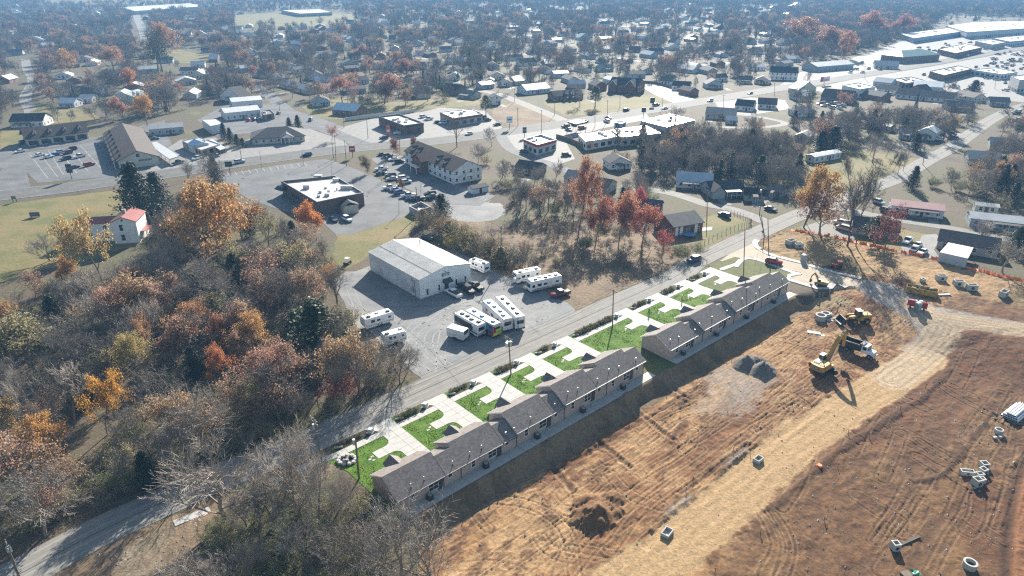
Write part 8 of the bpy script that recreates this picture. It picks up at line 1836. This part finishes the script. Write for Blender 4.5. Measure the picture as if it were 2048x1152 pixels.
def board_fence(label,pts,h,mat='weathered_wood'):
 l=smoothline([G(*p)for p in pts],2);o0=l[0];rt=root('board_fence',label,'fence',(*o0,0))
 for a,b in zip(l,l[1:]):
  L=math.hypot(b[0]-a[0],b[1]-a[1]);k=max(1,int(L/3))
  for i in range(k):
   p0=(a[0]+(b[0]-a[0])*i/k-o0[0],a[1]+(b[1]-a[1])*i/k-o0[1]);p1=(a[0]+(b[0]-a[0])*(i+1)/k-o0[0],a[1]+(b[1]-a[1])*(i+1)/k-o0[1]);an=math.atan2(p1[1]-p0[1],p1[0]-p0[0]);d=math.hypot(p1[0]-p0[0],p1[1]-p0[1])
   q=MB();q.box(.02,-.04,-.1,d-.02,.04,h+rnd.uniform(-.03,.03));o=q.build('fence_panel',mat,rt);o.location=(*p0,0);o.rotation_euler=(0,0,an)
 return rt
board_fence('pale board fence from the brick house to the drive-in restaurant',[(690,242),(740,236),(800,229),(830,224)],2.0,'soffit');board_fence('dark board fence beside the red fascia restaurant',[(1112,276),(1140,284),(1165,296)],2.0);board_fence('dark board fence beside the church drive',[(1275,166),(1310,168),(1345,178)],1.8)
LS=[]
for sd in(1,2,3):
 rg=random.Random(200+sd);m_=MB();m_.mat=1
 for k in range(14):a=k*2.4;seg(m_,Vector((0,0,0)),Vector((math.cos(a)*.35,math.sin(a)*.35,rg.uniform(.35,.75))),.02,.01,3)
 m_.mat=0
 for k in range(170):a=rg.uniform(0,6.28);r_=.55*math.sqrt(rg.random());leafquad(m_,Vector((math.cos(a)*r_,math.sin(a)*r_,rg.uniform(.08,.75)*(1-r_*.5))),.17,rg)
 LS.append(quickmesh(m_,'low_shrub',['leaf','bark']))
rp=random.Random(41);ordn=['first','second','third','fourth','fifth','sixth','seventh','eighth','ninth']
for i,(a,b,t0,t1)in enumerate(PLANT):
 n=int((b-a-2.2)/.85)
 for k in range(n):
  for v in((t0+t1)/2+.35,(t0+t1)/2-.35)if i%2 else((t0+t1)/2+.2,):
   o=obj('low_shrub',rp.choice(LS),None,rp.choice([(.10,.12,.04),(.13,.12,.05),(.20,.17,.09),(.16,.13,.07)]),(*W(a+1.1+k*.85+rp.uniform(-.15,.15),v+rp.uniform(-.2,.2)),.08),rp.uniform(0,6));s_=rp.uniform(.7,1.25);o.scale=(s_,s_,s_*rp.uniform(.8,1.2));tag(o,f'low shrub in the {ordn[i]} planting strip from the left','shrub',f'shrubs of the {ordn[i]} planting strip')
 rt=root('service_box',f'white utility box at the right end of the {ordn[i]} planting strip','utility box',(*W(b-.3,(t0+t1)/2-.2),.07),UA+.5,'utility boxes');m_=MB();m_.extr_y([(-.5,0),(.5,0),(.5,.55),(.35,.8),(-.5,.85)],-.4,.4);m_.build('cabinet','painted',rt,color=(.42,.46,.47));m_=MB();m_.box(-.65,-.55,0,.65,.55,.08);m_.build('base','precast',rt);m_=MB();m_.extr_y([(-.46,.853),(.33,.81),(.33,.84),(-.46,.885)],-.36,.36);m_.build('lid','painted',rt,color=(.66,.7,.72))
 o=MB().box(-.75,-.12,0,.75,.12,.28).build('drain_kerb','precast');o.location=(*W(a+.75,t0+.7),.07);o.rotation_euler=(0,0,UA-.45);tag(o,f'short white drain kerb at the left end of the {ordn[i]} planting strip','drain kerb','drain kerbs')
p0=G(694,921)
for k in range(11):
 a=k*.571;m_=MB();rg=random.Random(k);rr_=[[(math.cos(t_)*r_*rg.uniform(.8,1.2),math.sin(t_)*r_*rg.uniform(.8,1.2),z)for t_ in np.linspace(0,5.6,7)]for r_,z in((.38,0),(.45,.2),(.28,.42))];m_.loft(rr_);o=m_.build('stone','precast');o.location=(p0[0]+math.cos(a)*1.5,p0[1]+math.sin(a)*1.2,.05);tag(o,'pale rough stone in the ring round the drain at the left lawn edge','stone','stones round the drain')
m_=MB();m_.prism([(p0[0]+math.cos(t_)*1.9,p0[1]+math.sin(t_)*1.6)for t_ in np.linspace(0,6.1,14)],0,.06,False);tag(m_.build('mulch_bed','mulch'),kind='structure')
m_=MB();m_.tube((0,-.7,.3),(0,.7,.3),.32,n=12);m_.mat=1;m_.box(-.5,-.75,0,.5,-.55,.75);o=m_.build('drain_outlet',['machine_dark','precast']);o.location=(*p0,.06);tag(o,'concrete drain outlet inside the ring of pale stones','drain')
x,y=G(1377,473);rt=root('trampoline','round blue trampoline beside the dark brick house','trampoline',(x,y,.02));m_=MB();m_.tube((0,0,.85),(0,0,.92),2.2,n=20);m_.build('mat','painted',rt,color=(.12,.25,.42))
for k in range(6):q=MB();a=k*1.047;q.tube((math.cos(a)*2.1,math.sin(a)*2.1,0),(math.cos(a)*2.1,math.sin(a)*2.1,.85),.04,n=5);q.build('leg','steel',rt)
def pole(label,base,top,kind='cross',col='weathered_wood',r_=.16,group=None,arm=2.4,armdir=None,trans=0):
 x,y=G(*base);h=solve_h(base[0],base[1],top[1]);tx,ty=G(top[0],top[1],h);lean=(min(max(tx-x,-2.2),2.2),0)
 rt=root({'cross':'utility_pole','plain':'utility_pole','lamp':'lamp_post'}[kind],label,{'cross':'utility pole','plain':'utility pole','lamp':'lamp post'}[kind],(x,y,0),0,group)
 q=MB();q.tube((0,0,-.3),(lean[0],0,h),r_,r_*.65,8);q.build('post',col,rt);ad=UA if armdir is None else armdir;nx_,ny_=-math.sin(ad),math.cos(ad)
 T=lambda t_:(lean[0]*t_,0,h*t_)
 if kind=='cross':
  for t_ in(.965,.90)if trans else(.965,):
   c_=T(t_);q=MB();q.tube((c_[0]-nx_*arm/2,-ny_*arm/2,c_[2]),(c_[0]+nx_*arm/2,ny_*arm/2,c_[2]),.075,n=5);co=q.build('crossarm','weathered_wood',rt)
   for f in(-.46,-.2,.2,.46):q=MB();q.tube((c_[0]+nx_*arm*f,ny_*arm*f,c_[2]+.05),(c_[0]+nx_*arm*f,ny_*arm*f,c_[2]+.28),.06,.04,6);q.build('insulator','trim_white',co)
 if kind=='lamp':
  q=MB();q.tube(T(1),(lean[0]+.9,0,h+.1),.05,n=5);q.box(lean[0]+.7,-.16,h,lean[0]+1.3,.16,h+.16);q.build('lamp_head','steel',rt)
 for k in range(trans):
  a=ad+math.pi/2+(k-(trans-1)/2)*1.2;c_=T(.80);q=MB();q.tube((c_[0]+math.cos(a)*.5,math.sin(a)*.5,c_[2]-.5),(c_[0]+math.cos(a)*.5,math.sin(a)*.5,c_[2]+.5),.3,n=10);q.build('transformer','galvanised',rt)
 return(x+lean[0],y,h)
PT={}
PT['a']=pole('utility pole at the bottom left corner with a pale crossarm',(40,1158),(13,1088),r_=.17,trans=1)
PT['b']=pole('slim utility pole by the end of the pavement',(645,930),(627,836),r_=.15,trans=1)
PT['c']=pole('weathered pole with a transformer at the left lawn',(718,958),(710,868),'plain',r_=.19,trans=1)
PT['d']=pole('utility pole with three transformers on the second lawn',(1022,748),(1017,674),trans=3)
PT['e']=pole('utility pole with a crossarm on the wide lawn between the rows',(1225,654),(1227,579))
PT['f']=pole('leaning red-brown pole at the far corner lawn',(1487,559),(1490,459),'plain','red_wood')
PT['g']=pole('pole standing by the red hatchback on the new street',(1538,512),(1534,436),'plain')
PT['h']=pole('leaning pole at the street junction',(1529,471),(1519,428),'plain')
PT['i']=pole('tall pole with crossarm at the junction before the grey house',(1519,430),(1525,371),armdir=.5,trans=1)
PT['j']=pole('utility pole rising from the bushes behind the warehouse yard',(1003,531),(1002,452))
PT['k']=pole('thin pole at the bend of the side street',(1414,434),(1415,381),'plain',armdir=.5)
PT['l']=pole('short pole at the corner of the warehouse',(831.5,603),(829,560),'plain',r_=.12)
PT['m']=pole('pole rising beside the walled bin enclosure',(836,432),(832,374),armdir=.3)
for i,(b,t_)in enumerate((((798,429),(797,391)),((763,364),(761,329)),((664,350),(662,325)),((607,331),(604,300)),((524,337),(519,302)),((842,396),(841,372)),((770,362),(768,314)))):pole(('lamp post at the car park edge above the mown field','lamp post on the verge between restaurant and inn','lamp post behind the restaurant roof','lamp post on the island by the main road','lamp post at the left end of the restaurant car park','lamp post by the bins and the inn','taller lamp post on the verge by the inn')[i],b,t_,'lamp','steel',.09,'lamp posts of the car parks')
for i,(b,t_)in enumerate((((667,318),(664,287)),((672,322),(669,270)),((693,333),(689,281)),((483,319),(476,274)),((736,277),(733,235)),((800,309),(798,262)),((1083,266),(1083,220)),((1215,243),(1215,200)),((1036,253),(1035,215)),((1190,254),(1190,212)),((1172,290),(1171,255)),((1325,215),(1325,180)),((1447,220),(1447,190)),((1549,190),(1549,165)),((1730,158),(1730,132)),((1893,228),(1893,205)),((1846,330),(1848,266)),((1990,178),(1992,150)),((696,210),(694,180)),((688,255),(687,225)),((560,232),(558,205)),((1109,231),(1109,200)),((1029,205),(1029,178)),((1240,215),(1240,190)))):
 pole(('' if i!=1 else 'taller ')+'wooden utility pole '+bylm(*G(*b)),b,t_,'cross',r_=.14,armdir=.5)if i not in(16,)else pole('tall utility pole leaning over the street near the pale blue house',b,t_,'cross',r_=.15,armdir=.6)
def wire(label,a,b,sag=.9,n=10,off=(0,),z=-.3,group=None):
 d=Vector(b)-Vector(a);nx_,ny_=-d.y,d.x;l=math.hypot(nx_,ny_);nx_,ny_=nx_/l,ny_/l
 for o_ in off:
  pts=[(a[0]+d.x*t_+nx_*o_,a[1]+d.y*t_+ny_*o_,a[2]+d.z*t_+z-sag*4*t_*(1-t_))for t_ in np.linspace(0,1,n)]
  m_=MB();m_.path(pts,.02,4);tag(m_.build('power_line','wire'),label,'power line',group or label)
nxt=(G(-220,1290)[0],G(-220,1290)[1],9.5)
for a,b,lab in(('a','b','power line along the shaded street in the foreground'),('b','d','power line over the street in front of the wood'),('d','e','power line between the two lawn poles'),('e','f','power line from the wide lawn to the red-brown pole'),('f','i','power line from the red-brown pole to the junction')):wire(lab,PT[a],PT[b],1.0,12,(-1.0,0,1.0)if a in 'bde' else(-.8,.8))
wire('service wire from the three transformer pole to the warehouse corner',PT['d'],PT['l'],1.2,12,(0,));wire('service wire from the warehouse pole into the yard',PT['j'],(PT['e'][0]-14,PT['e'][1]+10,7),1.0,10,(0,.5));wire('wire between the bin pole and the pole in the bushes',PT['m'],PT['j'],1.2,10,(-.5,.5));wire('wire along the side street to the junction pole',PT['k'],PT['i'],.6,8,(-.4,.4));wire('wire from the left lawn pole to the pavement pole',PT['c'],PT['b'],.5,8,(0,));wire('power line leaving at the bottom left corner',nxt,PT['a'],1,8,(-.8,0,.8))
def sign(label,base,top,w_,h_,col,an=.2,posts=1,band=None,name='road_sign',back='dark_metal'):
 x,y=G(*base);h=solve_h(base[0],base[1],top[1]);rt=root(name,label,'sign',(x,y,0),an)
 for k in range(posts):q=MB();xx=(k-(posts-1)/2)*w_*.7;q.tube((xx,.06,-.2),(xx,.06,h),.14,n=6);q.build('post',back,rt)
 q=MB();q.box(-w_/2,-.18,h-h_,w_/2,.0,h);so=q.build('board','painted',rt,color=col)
 if band:q=MB();q.box(-w_*.38,-.20,h-h_*.62,w_*.38,-.182,h-h_*.38);q.build('lettering_band','painted',so,color=band)
sign('red pylon sign by the inn beside the main road',(705.6,315),(703,292),2.6,2.6,(.30,.03,.03),band=(.7,.6,.6));sign('dark pylon sign on the island of the restaurant car park',(461,351),(460,323),2.8,2.2,(.035,.035,.035),band=(.12,.12,.12));sign('black pylon sign at the car park of the L-shaped shops',(144,359),(141,328),2.2,3.6,(.02,.02,.02),band=(.1,.1,.1))
sign('flat grey board sign on two posts in the middle of the field',(71,434),(71,424),3.2,1.6,(.12,.12,.13),posts=2);sign('small grey sign at the kerb of the field',(30,404),(30,392),1.6,1.0,(.15,.15,.15),posts=2);sign('red and white pylon sign of the drive-in restaurant',(777.5,275),(776,252),2.2,4.6,(.55,.12,.07),band=(.75,.75,.75));sign('white pylon sign at the vacant lot',(1019,258),(1018,232),3.2,3.6,(.72,.74,.74),band=(.15,.25,.35));sign('dark pylon sign before the red fascia restaurant',(1049,275),(1048,254),2.0,3.0,(.05,.06,.06),band=(.3,.3,.3));sign('black pylon sign on the church lawn',(1286,240),(1286,215),2.6,2.6,(.05,.05,.05));sign('tall dark sign near the church drive',(1304,213),(1303,195),3.0,3.4,(.08,.05,.05))
x,y=G(1648,170);rt=root('billboard','pink and white billboard beside the highway','billboard',(x,y,0),.5);q=MB();q.tube((0,.2,0),(0,.2,3),.25);q.build('post','steel',rt);q=MB();q.box(-5,-.2,2.5,5,0,6.0);bo=q.build('board','painted',rt,color=(.75,.72,.75));q=MB();q.box(-4.9,-.23,2.6,-2.0,-.201,5.9);q.build('red_panel','painted',bo,color=(.55,.05,.12));q=MB();q.box(-1.6,-.23,3.0,4.6,-.201,4.2);q.build('pink_panel','painted',bo,color=(.65,.25,.42))
def person(label,px,py,top,legs,ang,vest=None,reach=0.0):
 x,y=G(px,py);rt=root('person',label,'person',(x,y,.06),ang)
 V={'pelvis':(0,0,.95),'waist':(0,0,1.12),'chest':(.02,0,1.36),'neck':(.02,0,1.50),'head0':(.04,0,1.58),'head1':(.05,0,1.70)}
 vs_=[V['pelvis'],V['waist'],V['chest'],V['neck'],V['head0'],V['head1']];ed=[(0,1),(1,2),(2,3),(3,4),(4,5)];rd=[(.15,.11),(.14,.10),(.17,.11),(.055,.055),(.085,.095),(.075,.085)]
 for s_ in(-1,1):
  k=len(vs_);vs_+=[(0,s_*.10,.88),(.04*s_,s_*.12,.50),(-.02+.08*s_,s_*.13,.09),(.14+.08*s_,s_*.14,.05)];ed+=[(0,k),(k,k+1),(k+1,k+2),(k+2,k+3)];rd+=[(.095,.095),(.065,.065),(.045,.045),(.045,.035)]
  k=len(vs_);vs_+=[(.02,s_*.20,1.42),(.02+reach*.1,s_*.27,1.14),(.10+reach*.25,s_*.26,.92)];ed+=[(2,k),(k,k+1),(k+1,k+2)];rd+=[(.06,.06),(.045,.045),(.03,.035)]
  h=k+2
  for f in range(5):
   b_=vs_[h];k2=len(vs_);o_=(f-2)*.016;l_=(.07,.09,.095,.085,.06)[f]
   vs_+=[(b_[0]+.03+(.02 if f==0 else 0),b_[1]+o_,b_[2]-.06+(.02 if f==0 else 0)),(b_[0]+.05,b_[1]+o_*1.3,b_[2]-.06-l_*.7)];ed+=[(h,k2),(k2,k2+1)];rd+=[(.010,.010),(.008,.008)]
 me=bpy.data.meshes.new('person_body');me.from_pydata(vs_,ed,[]);o=obj('body',me,rt);sm=o.modifiers.new('skin','SKIN');sm.use_smooth_shade=True
 for d,r_ in zip(me.skin_vertices[0].data,rd):d.radius=r_
 me.skin_vertices[0].data[0].use_root=True
 ss=o.modifiers.new('sub','SUBSURF');ss.levels=1;ss.render_levels=1
 dg=bpy.context.evaluated_depsgraph_get();em=bpy.data.meshes.new_from_object(o.evaluated_get(dg));o.modifiers.clear();o.data=em;em.materials.clear()
 for m_ in(top,legs,'skin','black_rubber'):em.materials.append(MT[m_])
 for f in em.polygons:
  c_=f.center;f.material_index=3 if c_.z<.11 else 1 if c_.z<.98 and abs(c_.y)<.2 else 2 if c_.z>1.49 or(c_.z<.93 and abs(c_.y)>.2)else 0
  f.use_smooth=True
 h=MB();rg_=[[(.05+r_*math.cos(t_),r_*.95*math.sin(t_),z)for t_ in np.linspace(0,5.6,9)]for r_,z in((.115,1.70),(.11,1.76),(.07,1.82))];h.loft(rg_);h.build('hat' if vest else 'hair','trim_white' if vest else 'machine_dark',rt)
 for s_ in(-1,1):e=MB();e.box(.125,s_*.035-.012,1.645,.14,s_*.035+.012,1.665);e.build('eye','machine_dark',rt)
 n_=MB();n_.loft([[(.12,-.015,1.60),(.12,.015,1.60),(.155,0,1.605)],[(.125,-.008,1.66),(.125,.008,1.66),(.13,0,1.66)]]);n_.build('nose','skin',rt);mo=MB();mo.box(.115,-.03,1.565,.132,.03,1.575);mo.build('mouth','lamp_red',rt)
person('worker in an orange high-visibility top standing on a lawn of the far row',1363.3,602.6,'hivis','cloth_dark',2.5,True,.5);person('person in dark clothes standing on the lawn left of the orange worker',1297.3,629.6,'cloth_dark','cloth_dark',-1.0,None,.8)
